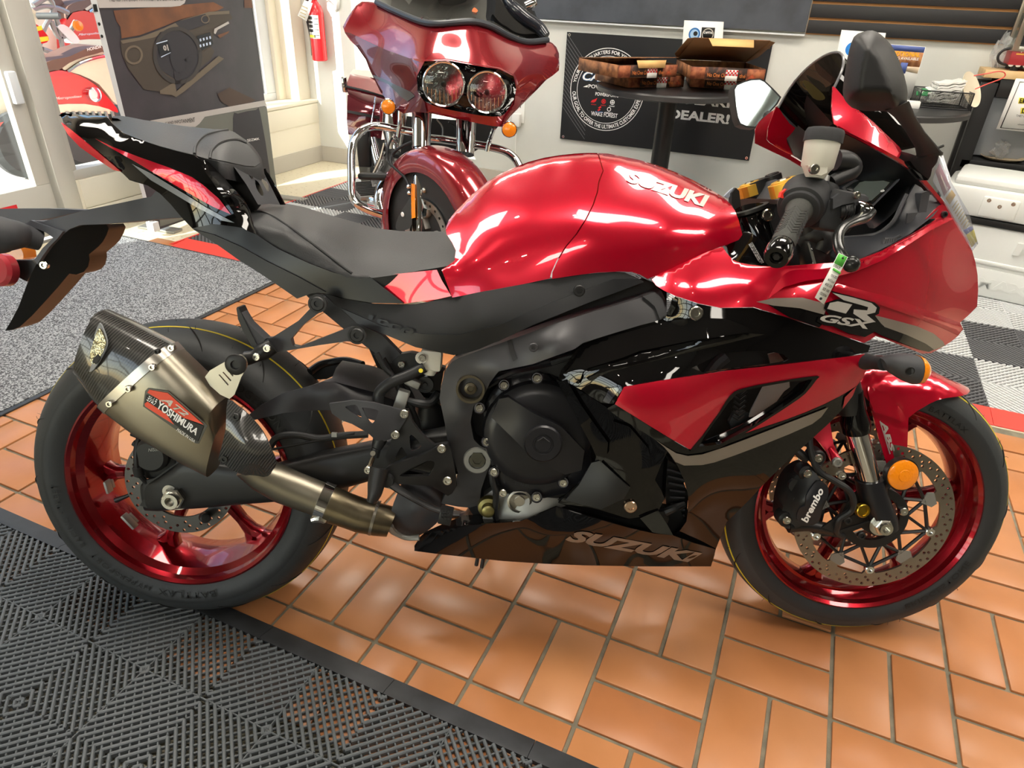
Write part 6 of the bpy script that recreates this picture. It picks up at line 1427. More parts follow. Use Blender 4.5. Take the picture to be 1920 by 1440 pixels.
slp('leaflet_band',[(1806,432),(1822,424),(1826,431),(1812,440)],0.0005, mat('leaflet_lilac', '#7d7fb8',0.6), lf)
slp('sleeve',[(1755,307),(1765,284),(1771,296),(1784,342),(1817,400),(1834,457),(1823,471),(1784,406),(1749,340)],-0.001, glass_mat('clear_sleeve', '#f2f4fa', opacity=0.12, opa_col='#e8ecf4', rough=0.08), sl)
V, F = tube([on_sl(1766,288), on_sl(1757,280), on_sl(1750,276), on_sl(1758,277), on_sl(1769,273)],0.0022,6,3); new('twist_tie', V, F, M_BLACKPRINT, sl)
# ================================================================== mats, display board, wall things
M_CARPET = mat('carpet_grey', '#515356',0.95, var=(190, '#b2b4b7',0.45,0.56), bump=(420,0.8,0.006))
cp = root('carpet_mat', 'grey speckled entrance carpet mat with thin black rubber edge behind the rear wheel', 'mat',(-1.7,0.6,0))
b = MB(); V, F = ab((-2.36,-0.7,0.0),(-1.15,1.675,0.008)); b.add(V, F); b.build('pile', M_CARPET, cp)
b = MB(); V, F = ab((-1.15,-0.7,0),(-1.130,1.69,0.006),0.002); b.add(V, F); V, F = ab((-2.36,1.675,0),(-1.15,1.69,0.006),0.002); b.add(V, F); b.build('rubber_edge', M_RIBE, cp)

BA = np.array([-2.274,2.913,0]); BN = np.array([0.9915,0.13,0.0])
bd = root('display_board', 'tall dark advertising board on feet showing a vehicle dashboard, by the window', 'display board',(-2.2,2.3,0))
def bpl(x, y, d): return pp(x, y, BA + BN * (-d), BN)
def bpan(name, poly, m, parent, off=0.0, th=0.0, step=40, **k): return panel(name, poly,0.0, m, parent, step, th, off=off, place=bpl, **k)
fr_ = bpan('panel',[(178,-6),(469,-6),(519,351),(300,430),(286,418),(232,215)], mat('board_charcoal', '#3d3a40',0.5, var=(5, '#484249',0.4,0.7)), bd,0.0,0.02)  # charcoal lightened to carry the glare that veils the board
bpan('edge_frame',[(168,-6),(180,-6),(234,215),(288,420),(281,420),(226,215),(221,200)], M_FRAMEW, bd,-0.002,0.03)
for k,(x, y) in enumerate(((186,45),(191,68))):
    c = bpl(x, y,-0.004); V, F = lathe(c, BN,[(0,0.007),(0.001,0.007),(0.001,0)],14); new('frame_hole', V, F, M_BLACKPRINT, bd)
bpan('frame_slot',[(174,8),(181,8),(184,22),(177,22)], M_BLACKPRINT, bd,-0.005,0.001)
V, F = box(pp(287,424, BA, BN),(0.05,0.04,0.05), None,0.003); new('foot', V, F, M_FRAMEW, bd)
V, F = box(gp(540,371,0.006),(0.26,0.07,0.012), Rz(0.1),0.002); new('foot_plate', V, F, M_ALU, bd)
V, F = box(gp(300,428,0.006),(0.24,0.07,0.012), Rz(0.1),0.002); new('foot_plate', V, F, M_ALU, bd)
# the printed picture of a cab: flat print, layer on layer
P1 = mat('print_rust', '#7d5138',0.6, var=(6, '#5f4033',0.4,0.7)); P2 = mat('print_dark', '#343239',0.6); P3 = mat('print_brown', '#4a423c',0.6); P4 = mat('print_tan', '#6e6356',0.6)  # print_dark is lifted for the same veil of glare
P5 = mat('print_light', '#b9b4b2',0.6); P6 = mat('print_screen', '#c7d6ee',0.5); P7 = mat('print_greygreen', '#6f716b',0.6)
bpan('print_windscreen',[(213,20),(400,4),(420,14),(408,20),(380,26),(340,36),(300,52),(262,66),(228,72),(226,50),(218,40)], P1, fr_,-0.002)
bpan('print_windscreen',[(458,0),(472,0),(474,15),(458,15)], P1, fr_,-0.002)
bpan('print_header',[(180,-4),(350,-4),(346,6),(338,11),(320,13),(186,15)], P5, fr_,-0.003)
text_px('print_lettering', 'PREMIUM INTERIOR WITH HIGH-GRADE MATERIALS',[(206,3),(344,1),(344,-7),(205,-5)], lambda q: np.zeros(len(q)), M_BLACKPRINT, fr_, off=-0.0045, bold=0.0, place=bpl)
bpan('print_dash',[(226,76),(262,70),(300,56),(345,36),(392,22),(430,22),(436,35),(404,52),(395,88),(402,96),(396,110),(330,165),(322,180),(300,172),(270,168),(240,128),(228,100)], P3, fr_,-0.003)
bpan('print_dash_top',[(226,76),(262,70),(300,56),(345,36),(392,22),(430,20),(430,26),(395,28),(350,42),(320,56),(290,70),(230,82)], P4, fr_,-0.004)
bpan('print_cluster',[(328,42),(385,26),(392,44),(345,60)], P2, fr_,-0.005)
bpan('print_shadow',[(290,76),(300,60),(330,54),(360,70),(374,96),(372,130),(350,150),(330,150),(300,130),(288,100)], P2, fr_,-0.004)
def ringpx(name, c, a, b, w, m, parent, off, rot=0.0, n=40):
    t = np.linspace(0,2 * pi, n, endpoint=False); R_ = np.array([[math.cos(rot),-math.sin(rot)],[math.sin(rot), math.cos(rot)]])
    o = [tuple(np.array(c) + R_ @ np.array([a * math.cos(x), b * math.sin(x)])) for x in t]; i = [tuple(np.array(c) + R_ @ np.array([(a - w) * math.cos(x),(b - w) * math.sin(x)])) for x in t]
    return bpan(name, o, m, parent, off, holes=[i], step=10)
ringpx('print_wheel_rim',(333,104),46,54,7, mat('print_rim', '#3f3b3b',0.6), fr_,-0.006,-0.15)
for q in ([(318,104),(340,100),(352,112),(346,128),(336,138),(324,128)],[(326,132),(338,136),(338,164),(330,168)],[(345,112),(374,92),(376,96),(350,120)]): bpan('print_wheel_hub', q, P2, fr_,-0.006)
ringpx('print_vent',(251,103),17,18,4, P4, fr_,-0.005); ringpx('print_vent',(385,36),8,8,2, P4, fr_,-0.006)
bpan('print_trim',[(300,170),(325,155),(332,162),(330,172),(410,105),(420,110),(345,172),(330,182),(322,178),(300,176)], P4, fr_,-0.005)
bpan('print_screen_dark',[(292,80),(314,74),(322,96),(302,108)], mat('print_navy', '#10141f',0.4), fr_,-0.0065)
bpan('print_screen_dark',[(369,68),(394,60),(400,82),(378,95)], MATS['print_navy'], fr_,-0.0065)
text_px('print_lettering', '01',[(307,95),(317,95),(314,83),(305,86)], lambda q: np.zeros(len(q)), P5, fr_, off=-0.008, bold=0.05, place=bpl)
bpan('print_line',[(293,81),(314,75),(314,77),(293,83)], P6, fr_,-0.008); bpan('print_line',[(302,106),(320,98),(320,99),(302,108)], P6, fr_,-0.008)
for k in range(8):
    x, y = 374 + 6 * (k % 4),73 + 11 * (k // 4) - 1.6 * (k % 4); bpan('print_icon',[(x, y),(x + 3, y - 1),(x + 4, y + 4),(x + 1, y + 5)], P6, fr_,-0.008)
bpan('print_console',[(402,54),(428,40),(430,44),(408,56),(404,64),(401,62)], P5, fr_,-0.006); bpan('print_console',[(408,66),(430,58),(428,62),(412,72)], P1, fr_,-0.006)
bpan('print_seat',[(408,176),(430,164),(480,188),(470,192),(430,200),(414,190)], mat('print_seat_brown', '#4e3d36',0.6), fr_,-0.004)
bpan('print_band',[(282,226),(380,209),(496,188),(500,198),(384,219),(374,232),(366,238),(285,236)], P5, fr_,-0.004)
text_px('print_lettering', 'Y AND INFOTAINMENT',[(310,233),(366,229),(365,220),(309,229)], lambda q: np.zeros(len(q)), M_BLACKPRINT, fr_, off=-0.006, bold=0.0, place=bpl)
bpan('print_lower',[(366,238),(384,219),(500,199),(518,348),(420,388),(300,425),(286,240)], P7, fr_,-0.003)
bpan('print_inset', smooth_poly([(437,222),(446,213),(480,206),(488,212),(506,322),(500,332),(450,342),(440,330)],2), P2, fr_,-0.005)
text_px('print_lettering', 'SEIZMIK',[(464,266),(487,262),(486,258),(463,261)], lambda q: np.zeros(len(q)), M_WHITEPRINT, fr_, off=-0.007, bold=0.01, place=bpl)

# fire extinguisher on the wall bracket
ex = vp_(593,80, VW - 0.06)
fe = root('fire_extinguisher', 'red fire extinguisher hanging on the white wall beside the window', 'extinguisher', tuple(ex))
ex0 = vp_(602,114, VW - 0.065); X0, Z0 = ex0[0], ex0[2]; M_EXT = mat('extinguisher_red', '#d8232a',0.3, coat=0.5)
R0 = 0.053; cx = vp_(598,90, VW - 0.065)[0]
MB().add(*lathe((cx, VW - 0.065, Z0),(0,0,1),[(0,0.045),(0.006, R0),(0.305, R0),(0.345,0.042),(0.375,0.018),(0.40,0.018)],28)).build('cylinder', M_EXT, fe)
lbv = MB()
def wrap(z0, z1, a0, a1, r):
    n = 10; V = [(cx + r * math.sin(a0 + (a1 - a0) * i / n), VW - 0.065 - r * math.cos(a0 + (a1 - a0) * i / n), z) for z in (z0, z1) for i in range(n + 1)]
    return np.array(V),[[i, i + 1, n + 2 + i, n + 1 + i] for i in range(n)]
lab = new('label', *wrap(Z0 + 0.145, Z0 + 0.29,-0.9,0.95, R0 + 0.0006), mat('label_grey', '#b9b9b4',0.4), fe)
for z, h in ((0.262,0.02),(0.238,0.016),(0.212,0.02),(0.185,0.018)):
    new('label_print', *wrap(Z0 + z, Z0 + z + h,-0.75,0.15, R0 + 0.0012), M_BLACKPRINT, lab)
new('label_print', *wrap(Z0 + 0.150, Z0 + 0.168,-0.8,0.35, R0 + 0.0012), M_BLACKPRINT, lab); new('label_print', *wrap(Z0 + 0.151, Z0 + 0.167,-0.65,0.2, R0 + 0.0018), M_YELLOWPRINT, lab)
for k in range(7): new('label_print', *wrap(Z0 + 0.165 + 0.017 * k, Z0 + 0.168 + 0.017 * k,0.3,0.85, R0 + 0.0012), MATS['faint_print'] if k % 2 else M_BLACKPRINT, lab)
V, F = box((cx, VW - 0.065, Z0 + 0.41),(0.035,0.045,0.03), None,0.006); new('valve', V, F, M_STEEL, fe)
V, F = tube([(cx, VW - 0.09, Z0 + 0.43),(cx + 0.03, VW - 0.12, Z0 + 0.45),(cx + 0.05, VW - 0.17, Z0 + 0.455)],0.008,8,3, ry=0.5); new('handle', V, F, M_STEEL, fe)
V, F = tube([(cx - 0.02, VW - 0.09, Z0 + 0.40),(cx - 0.075, VW - 0.08, Z0 + 0.33),(cx - 0.064, VW - 0.06, Z0 + 0.15),(cx - 0.062, VW - 0.06, Z0 + 0.03)],[0.009,0.010,0.010,0.012],8,4); new('hose', V, F, M_HOSE, fe)
tq = [vp_(x, y, VW - 0.13) for x, y in ((571,0),(586,6),(575,40),(558,29))]
tgx = root('inspection_tag', 'paper inspection tag hanging from the red fire extinguisher', 'tag', tuple(tq[0]))
V, F = _quad(tq,0.001); q_ = new('tag_card', V, F, M_WHITE, tgx, None)
for k in range(4):
    a = [vp_(566 + dx - 1.5 * k,10 + dy + 6 * k, VW - 0.1315) for dx, dy in ((0,0),(11,5),(10.5,6.5),(-0.5,1.5))]; new('tag_line', *_quad(a,0.0003), MATS['faint_print'], q_, None)
cx2 = vp_(628,10, VW - 0.02); V, F = _quad([vp_(x, y, VW - 0.015) for x, y in ((612,-5),(637,-5),(636,16),(626,21))],0.006)
o = new('wall_notice', V, F, M_WHITE, None, None, loc=tuple(cx2)); tag(o, 'white paper notice on the wall above the fire extinguisher', 'notice')

# wall outlet with a plugged-in box
ol = root('wall_outlet', 'white wall outlet with a plugged in white box beside the black poster', 'outlet',(-0.85, VW,0.5))
V, F = ab((-0.895, VW - 0.008,0.44),(-0.815, VW,0.575),0.003); new('cover_plate', V, F, M_WHITE, ol)
V, F = ab((-0.89, VW - 0.045,0.42),(-0.835, VW - 0.008,0.50),0.004); new('plug_box', V, F, M_WHITE, ol)
for k in (-1,1):
    V, F = ab((-0.855 + k * 0.008, VW - 0.0095,0.535),(-0.851 + k * 0.008, VW - 0.008,0.548)); new('slot', V, F, M_BLACKPRINT, ol)
V, F = tube([(-0.863, VW - 0.03,0.42),(-0.865, VW - 0.02,0.3),(-0.862, VW - 0.015,0.1)],0.003,6,3); new('cord', V, F, M_WHITE, ol)

# black dealer poster
M_POST = mat('poster_black', '#1d1e21',0.45, bump=(60,0.1,0.002))
po = root('wall_poster', 'black dealer poster with a round white emblem on the wall behind the table', 'poster',(0.05, VW,0.37))
PV = VW - 0.012
V, F = ab((-0.552, PV,0.372),(0.662, VW - 0.004,1.0)); pst = new('sheet', V, F, M_POST, po)
ux, uz = (1,0,0),(0,0,1)
for x, z in ((-0.535,0.985),(0.645,0.985),(-0.53,0.387),(0.645,0.387)):
    V, F = lathe((x, PV, z),(0,-1,0),[(0,0.009),(0.002,0.008),(0.002,0.004),(0,0.004)],16); new('grommet', V, F, M_CHROME, po)
EC = np.array([-0.265, PV - 0.0012,0.69])
def annulus(c, r0, r1, n=64, a0=0.0, a1=2 * pi):
    V = []; F = []
    for k in range(n + 1):
        a = a0 + (a1 - a0) * k / n; e = np.array([math.cos(a),0, math.sin(a)]); V += [c + r0 * e, c + r1 * e]
    return np.array(V),[[2 * k,2 * k + 1,2 * k + 3,2 * k + 2] for k in range(n)]
new('emblem_ring', *annulus(EC,0.235,0.239), M_WHITEPRINT, pst, None); new('emblem_ring', *annulus(EC,0.192,0.195), M_WHITEPRINT, pst, None)
new('emblem_field', *annulus(EC + np.array([0,0.0004,0]),0.0,0.236), M_POST, pst, None)
arc_text('emblem_lettering', 'YOUR HEADQUARTERS FOR YOUR NEXT', EC, ux, uz,0.202,0.024, math.radians(172), math.radians(28), M_WHITEPRINT, pst)
arc_text('emblem_lettering', 'OUR GOAL TO OFFER THE ULTIMATE CUSTOMER EXPERIENCE', EC, ux, uz,0.226,0.024, math.radians(186), math.radians(372), M_WHITEPRINT, pst, inward=True)
T = lambda s, x, z, h, m, w=None, c=False, b=0.015, sh=0.0: text3('poster_lettering', s,(x, PV - 0.0016, z), ux, uz, h, m, pst, w, b, sh, center=c)
T('WAKE FOREST', EC[0],0.535,0.026, M_WHITEPRINT,0.175, True)
T('CAPITAL', EC[0] - 0.165,0.735,0.055, M_BLUEPRINT,0.33, b=0.05, sh=0.3); X_ = T('CAPITAL', EC[0] - 0.163,0.737,0.051, M_WHITEPRINT,0.325, b=0.02, sh=0.3); X_.location.y -= 0.0006
T('POWERSPORTS', EC[0] - 0.12,0.695,0.022, M_WHITEPRINT,0.25); T('POWERSPORTS', EC[0] - 0.07,0.655,0.02, M_WHITEPRINT,0.15)
new('poster_mark',[(EC[0] - 0.155, PV - 0.0016,0.698),(EC[0] - 0.125, PV - 0.0016,0.698),(EC[0] - 0.125, PV - 0.0016,0.712)],[[0,1,2]], M_WHITEPRINT, pst, None)
for k,(x, z, m, s) in enumerate(((-0.075,0.62, M_REDPRINT, 'HONDA'),(-0.012,0.62, M_REDPRINT, 'YAMAHA'),(0.045,0.62, M_WHITEPRINT, 'SLINGSHOT'))):
    c = EC + np.array([x,-0.0006, z - 0.69 + 0.005])
    if k == 0: new('poster_mark', c + np.array([(-0.022,0,-0.012),(0.0,0,-0.012),(0.012,0,-0.004),(0.02,0,0.016),(0.0,0,0.006),(-0.012,0,0.002)]),[[0,1,2,3,4,5]], m, pst, None)
    else:
        new('poster_mark', *annulus(c,0.011,0.0145,32), m, pst, None)
        for a in range(3 if k == 1 else 2):
            d = np.array([math.cos(pi * a / (3 if k == 1 else 2) + (0.5 if k == 1 else 0)),0, math.sin(pi * a / (3 if k == 1 else 2) + (0.5 if k == 1 else 0))]); p = np.array([-d[2],0, d[0]]) * 0.002
            new('poster_mark',[c + d * 0.011 + p, c - d * 0.011 + p, c - d * 0.011 - p, c + d * 0.011 - p],[[0,1,2,3]], m, pst, None)
    T(s, EC[0] + x, z - 0.022,0.007, m,0.034, True)
c = EC + np.array([-0.035,-0.0006,0.579 - 0.69]); new('poster_mark', c + np.array([(-0.010,0,0.006),(0.008,0,0.018),(0.012,0,0.008),(-0.002,0,0.004),(0.01,0,-0.004),(-0.008,0,-0.016),(-0.012,0,-0.006),(0.002,0,-0.001)]),[[0,1,2,3],[4,5,6,7],[0,3,4,7]], M_REDPRINT, pst, None)
T('SUZUKI', EC[0] - 0.035,0.556,0.009, M_BLUEPRINT,0.05, True); new('poster_mark', *annulus(EC + np.array([0.028,-0.0006,0.582 - 0.69]),0.009,0.013,28), M_WHITEPRINT, pst, None); T('CFMOTO', EC[0] + 0.028,0.556,0.009, M_WHITEPRINT,0.055, True)
T('POLARIS',0.145,0.655,0.045, M_WHITEPRINT,0.4, b=0.03); T('DEALER!',0.145,0.565,0.055, M_WHITEPRINT,0.36, b=0.04)
st_l = MB()
for k in range(26):
    for x0, z0, dx, dz, n_ in ((-0.552,0.372 + 0.026 * k,0.16,-0.13,0),(-0.2 + 0.028 * k,0.93,0.07,0.07,1)):
        a = np.array([x0, PV - 0.0006, z0 + (0.1 if n_ == 0 else -0.02)]); e = a + np.array([dx,0, dz * (1.6 if n_ == 0 else 1)])
        if n_ == 0: e = a + np.array([0.17,0,-0.19])
        if a[2] > 1.0 or e[2] < 0.372 or e[2] > 1.0 or e[0] > 0.66: continue
        p = np.array([0.0011,0,0.0011]); st_l.add([a - p, e - p, e + p, a + p],[[0,1,2,3]])
o = st_l.build('poster_stripes', mat('stripe_grey', '#6d6e72',0.5), pst); o['kind'] = 'stuff'

# dark banner board and the slatted display panel
V, F = ab((-1.30, VW - 0.03,1.0605),(0.815, VW - 0.003,1.9)); V[:,2] += np.where(V[:,2] < 1.2,(V[:,0] + 1.3) * 0.005,0)
o = new('wall_board', V, F,[mat('slate_board', '#4a4f58',0.5, var=(9, '#3d4149',0.4,0.7), bump=(25,0.2,0.003))], None, loc=(-0.2, VW,1.06)); tag(o, 'long dark slate grey board mounted on the wall above the poster', 'board')
V, F = ab((-1.302, VW - 0.032,1.052),(0.818, VW - 0.002,1.0605)); e_ = new('edge_trim', V, F, M_FRAMEW, o); e_.location = (0,0,0)
e_.data.transform(Matrix.Translation((0,0,0)))
sw_ = root('slat_wall', 'black slat wall panel with raw wood grooves at the top of the wall', 'wall panel',(1.3, VW,1.07))
M_MDF = mat('mdf_edge', '#d8a068',0.8)
V, F = ab((0.82, VW - 0.008,1.062),(2.6, VW - 0.0005,1.9)); new('backing', V, F, M_MDF, sw_)
for k in range(11):
    z = 1.068 + 0.0755 * k; V, F = ab((0.822, VW - 0.024, z),(2.6, VW - 0.008, z + 0.063),0.002); new('slat', V, F, mat('slat_black', '#232326',0.45, bump=(200,0.06,0.001)) if k == 0 else MATS['slat_black'], sw_)

# ------------------------------------------------------------------ round tables and what stands on them
M_TBL = mat('table_laminate', '#2a2a2c',0.35, bump=(140,0.08,0.001)); M_TEDGE = mat('table_edge', '#3a3a3b',0.4)
def bar_table(c, z, r, label):
    t = root('round_table', label, 'table',(c[0], c[1],0), 'round black tables')
    V, F = lathe((c[0], c[1], z - 0.002),(0,0,1),[(0, r - 0.004),(0.002, r - 0.006),(0.0021,0)],64); new('tabletop', V, F, M_TBL, t)
    V, F = lathe((c[0], c[1], z - 0.034),(0,0,1),[(0,0.0),(0, r - 0.02),(0.006, r),(0.026, r),(0.032, r - 0.005)],64); new('table_edge', V, F, M_TEDGE, t)
    V, F = lathe((c[0], c[1],0.02),(0,0,1),[(0,0.05),(z - 0.05,0.05)],28); new('pedestal', V, F, M_SATIN, t)
    V, F = lathe((c[0], c[1],0),(0,0,1),[(0,0.28),(0.012,0.28),(0.03,0.08),(0.03,0.0)],40); new('base', V, F, M_SATIN, t)
    V, F = lathe((c[0], c[1], z - 0.05),(0,0,1),[(0,0.10),(0.016,0.13)],28); new('top_flange', V, F, M_SATIN, t)
    return t
TZ = 0.797
bar_table((0.23,3.21), TZ,0.387, 'round black table with open pizza boxes, in front of the black poster')
bar_table((1.245,3.30), TZ,0.405, 'round black table with a napkin basket, behind the windscreen of the red bike')

M_BOX = mat('pizza_box_print', '#b0764c',0.75, var=(22, '#6a4630',0.38,0.62)); M_CARD = mat('brown_cardboard', '#7a5a3a',0.85); M_BOXF = mat('pizza_box_front', '#33231d',0.7, var=(40, '#6a4030',0.5,0.66))
M_PEACH = mat('pizza_print_peach', '#e3b878',0.7); M_PIZ = mat('pizza_print_red', '#b5542f',0.7, var=(60, '#7a2f1c',0.4,0.6)); M_CORN = mat('box_corner_print', '#b06a46',0.7, var=(30, '#7b3f2b',0.4,0.6))
def pizza_box(aL, aR, z, label, open_=0.0, w=0.355, h=0.062, loc_d=0.0):
    A = gp(*aL, z); B = gp(*aR, z); d = (B - A); d /= np.linalg.norm(d); n = np.array([-d[1], d[0],0])
    mid = (A + B) / 2 + n * loc_d; A = mid - d * w / 2
    t = root('pizza_box', label, 'pizza box', tuple(A + d * w / 2 + n * w / 2), 'pizza boxes on the round table')
    P = lambda x, y, zz: A + d * x + n * y + np.array([0,0, zz])
    def pl(q, th=0.0025): 
        Q = np.array([P(*p) for p in q]); k = len(Q); nn = np.cross(Q[1] - Q[0], Q[2] - Q[0]); nn /= np.linalg.norm(nn); V = np.vstack([Q, Q - nn * th])
        return V,[list(range(k)), list(range(k,2 * k))[::-1]] + [[(i + 1) % k, i, i + k,(i + 1) % k + k] for i in range(k)]
    tr = MB().add(*pl([(0,0,0.003),(w,0,0.003),(w, w,0.003),(0, w,0.003)])); tr.add(*pl([(0, w,0),(0,0,0),(0,0, h),(0, w, h)])); tr.add(*pl([(w,0,0),(w, w,0),(w, w, h),(w,0, h)])); tr.add(*pl([(w, w,0),(0, w,0),(0, w, h),(w, w, h)]))
    tr.build('tray', M_BOX, t, None)
    f = new('front_wall', *pl([(0,0,0),(w,0,0),(w,0, h),(0,0, h)]), M_BOXF, t, None)
    for x0, x1 in ((0.0,0.072),(w - 0.09, w)): new('corner_print', *pl([(x0,-0.0008,0.002),(x1,-0.0008,0.002),(x1,-0.0008, h - 0.002),(x0,-0.0008, h - 0.002)],0.0004), M_CORN, f, None)
    dd = lambda s, x, ww: text3('box_lettering', s, P(x,-0.0016,0.014), d,(0,0,1),0.018, mat('box_orange', '#c8743a',0.7) if 'box_orange' not in MATS else MATS['box_orange'], f, ww)
    dd('No One Out',0.085,0.10); dd('the',0.245,0.03)
    new('box_mark',[P(0.285,-0.0016,0.012), P(0.33,-0.0016,0.012), P(0.315,-0.0016,0.026), P(0.308,-0.0016,0.034), P(0.30,-0.0016,0.026)],[[0,1,2,3,4]], M_PIZ, f, None)
    # order sticker: red and white checks over a white label
    new('sticker', *pl([(0.175,-0.002,-0.002),(0.235,-0.002,-0.002),(0.235,-0.002,0.024),(0.175,-0.002,0.024)],0.0005), M_WHITE, f, None)
    ck = MB()
    for i in range(7):
        for j in range(3):
            if (i + j) % 2 == 0: ck.add([P(0.175 + 0.0086 * i,-0.0027,0.022 + 0.0086 * j), P(0.1836 + 0.0086 * i,-0.0027,0.022 + 0.0086 * j), P(0.1836 + 0.0086 * i,-0.0027,0.0306 + 0.0086 * j), P(0.175 + 0.0086 * i,-0.0027,0.0306 + 0.0086 * j)],[[0,1,2,3]])
    new('sticker', *pl([(0.175,-0.0022,0.022),(0.235,-0.0022,0.022),(0.235,-0.0022,0.049),(0.175,-0.0022,0.049)],0.0004), M_WHITE, f, None); o = ck.build('sticker_checks', M_REDPRINT, f, None); o['kind'] = 'stuff'
    c, s = math.cos(open_), math.sin(open_)
    H = lambda x, q, zz=0.0: (x, w - q * c - zz * s, h + q * s - zz * c * -1 + 0.001)
    ld = new('lid', *pl([H(0,0), H(w,0), H(w, w), H(0, w)]),[M_BOX, M_CARD], t, None, fm=[1 if open_ > 0.2 else 0,0 if open_ > 0.2 else 1,0,0,0,0])
    if open_ > 0.2:
        for x in (0.0, w): new('lid_flap', *pl([H(x,0), H(x, w),(x + (0.03 if x else -0.03), *H(0, w * 0.95)[1:]),(x + (0.035 if x else -0.035), *H(0,0.1)[1:])]), M_CARD, ld, None)
        fl_ = [H(0.07, w - 0.002), H(0.29, w - 0.002),(0.28, H(0, w)[1] - 0.052, H(0, w)[2] - 0.03),(0.08, H(0, w)[1] - 0.052, H(0, w)[2] - 0.03)]
    else: fl_ = [(0.10,-0.004, h + 0.02),(0.28,-0.004, h + 0.02),(0.27,-0.012, h - 0.014),(0.11,-0.012, h - 0.014)]
    if open_ == 0: return t
    tf2 = new('lid_tab', *pl(fl_), M_PEACH, ld, None); Q = np.array([P(*p) for p in fl_])
    for a, b, r in ((0.12,0.6,0.25),(0.45,0.5,0.33),(0.78,0.45,0.2)):
        cc = (Q[0] * (1 - a) + Q[1] * a) * (1 - b) + (Q[3] * (1 - a) + Q[2] * a) * b; e1 = (Q[1] - Q[0]); e1 /= np.linalg.norm(e1); e2 = Q[3] - Q[0]; L2 = np.linalg.norm(e2); e2 /= L2; nn = np.cross(e1, e2); nn *= np.sign(nn @ (CAM_W - cc))
        new('pizza_print',[cc + nn * 0.0012 + L2 * 0.5 * min(1.0, r * 2.6) * (math.cos(x) * e1 + math.sin(x) * e2) for x in np.linspace(0,2 * pi,14)[:-1]],[list(range(13))], M_PIZ, tf2, None)
    return t
pizza_box((1170,165),(1287,163), TZ + 0.002, 'closed pizza box at the bottom of the left pile on the black table', w=0.345, h=0.058)
pizza_box((1146,147),(1278,144), TZ + 0.064, 'pizza box with half open lid on top of the left pile', open_=0.08, w=0.36, h=0.058)
pizza_box((1288,163),(1430,171), TZ + 0.002, 'closed pizza box under the open one at the right of the black table', w=0.36, h=0.058)
pizza_box((1288,148),(1436,154), TZ + 0.064, 'pizza box standing wide open showing its brown cardboard inside', open_=0.34, w=0.37, h=0.058)
def sheet(name, q, v, label, cat, m=M_WHITE, lean=0.0, z0=TZ):
    P = [vp_(x, y, v) for x, y in q]; t = root(name, label, cat, tuple(np.mean(P,0) * np.array([1,1,0]) + np.array([0,0, min(p[2] for p in P)])))
    return t, new('sheet', *_quad(P,0.003), m, t, None)
def vtxt(s, q, v, m, parent, b=0.0): return text_px('sheet_lettering', s, q, flat(0), m, parent, off=0, bold=b, place=lambda x, y, d: vp_(x, y, v))
def vq(name, q, v, m, parent): return new(name, *_quad([vp_(x, y, v) for x, y in q],0.0004), m, parent, None)
def vdisc(name, c, r, v, m, parent, r0=0.0):
    cc = vp_(*c, v); rr = abs(vp_(c[0] + r, c[1], v)[0] - cc[0]); return new(name, *annulus(cc, r0 * rr, rr,32), m, parent, None)
SV = 3.60
t1, s1 = sheet('sign_holder',[(1283,38),(1357,41),(1350,150),(1274,150)], SV, 'white printed sheet in a stand between the pizza boxes', 'sign')
vdisc('logo',(1302,64),11, SV - 0.001, M_BLUEPRINT, s1); vdisc('logo',(1302,64),8, SV - 0.002, mat('pale_blue_print', '#9fc4e4',0.5), s1); vdisc('logo',(1304,63),4, SV - 0.003, M_BLACKPRINT, s1)
vq('logo',[(1316,51),(1341,52),(1338,78),(1313,77)], SV - 0.001, M_BLACKPRINT, s1); vdisc('logo',(1327,65),11, SV - 0.002, M_SILVER, s1,0.85); vtxt('CAPITAL',[(1319,63),(1336,63.5),(1337,59.5),(1320,59)], SV - 0.002, M_WHITEPRINT, s1,0.02)
vtxt('In Celebration of the Upcoming Season We Are',[(1285,82),(1336,83.5),(1336,81),(1285,79.5)], SV - 0.001, M_BLACKPRINT, s1); vq('highlight',[(1285,84),(1335,86),(1335,91),(1285,90)], SV - 0.001, M_YELLOWPRINT, s1); vtxt('having pizza and drinks for all of our guests',[(1287,88.5),(1333,90),(1333,87),(1287,85.5)], SV - 0.002, M_BLACKPRINT, s1)
for k in range(8): vq('text_line',[(1286,94 + 6 * k),(1310 - 2 * (k % 3),94.5 + 6 * k),(1310 - 2 * (k % 3),95.5 + 6 * k),(1286,95 + 6 * k)], SV - 0.001, MATS['faint_print'], s1)
SV = 3.42
t2, s2 = sheet('sign_holder',[(1578,56),(1661,62),(1640,190),(1552,185)], SV, 'white sheet with a blue round logo, half hidden by the bike mirror', 'sign')
vdisc('logo',(1598,92),13, SV - 0.001, mat('bright_blue_print', '#2c86dd',0.5), s2)
t3, s3 = sheet('leaflet',[(1668,83),(1736,88),(1708,184),(1644,180)], SV - 0.05, 'promotional leaflet with orange landscape picture standing on the black table', 'leaflet')
SV -= 0.05
vq('leaflet_sky',[(1668,83.5),(1735,88.5),(1732,99),(1666,94)], SV - 0.001, mat('print_sky', '#4e5f9c',0.5), s3); vq('leaflet_land',[(1666,94),(1732,99),(1724,126),(1660,122)], SV - 0.001, mat('print_land', '#9a5f3c',0.6, var=(30, '#c98f5e',0.4,0.6)), s3); vq('leaflet_land',[(1660,122),(1724,126),(1720,138),(1690,132),(1664,140)], SV - 0.001, mat('print_sand', '#d9c3a8',0.6), s3)
vq('leaflet_inset',[(1690,117),(1703,118),(1697,138),(1684,136)], SV - 0.002, MATS['print_sky'], s3)
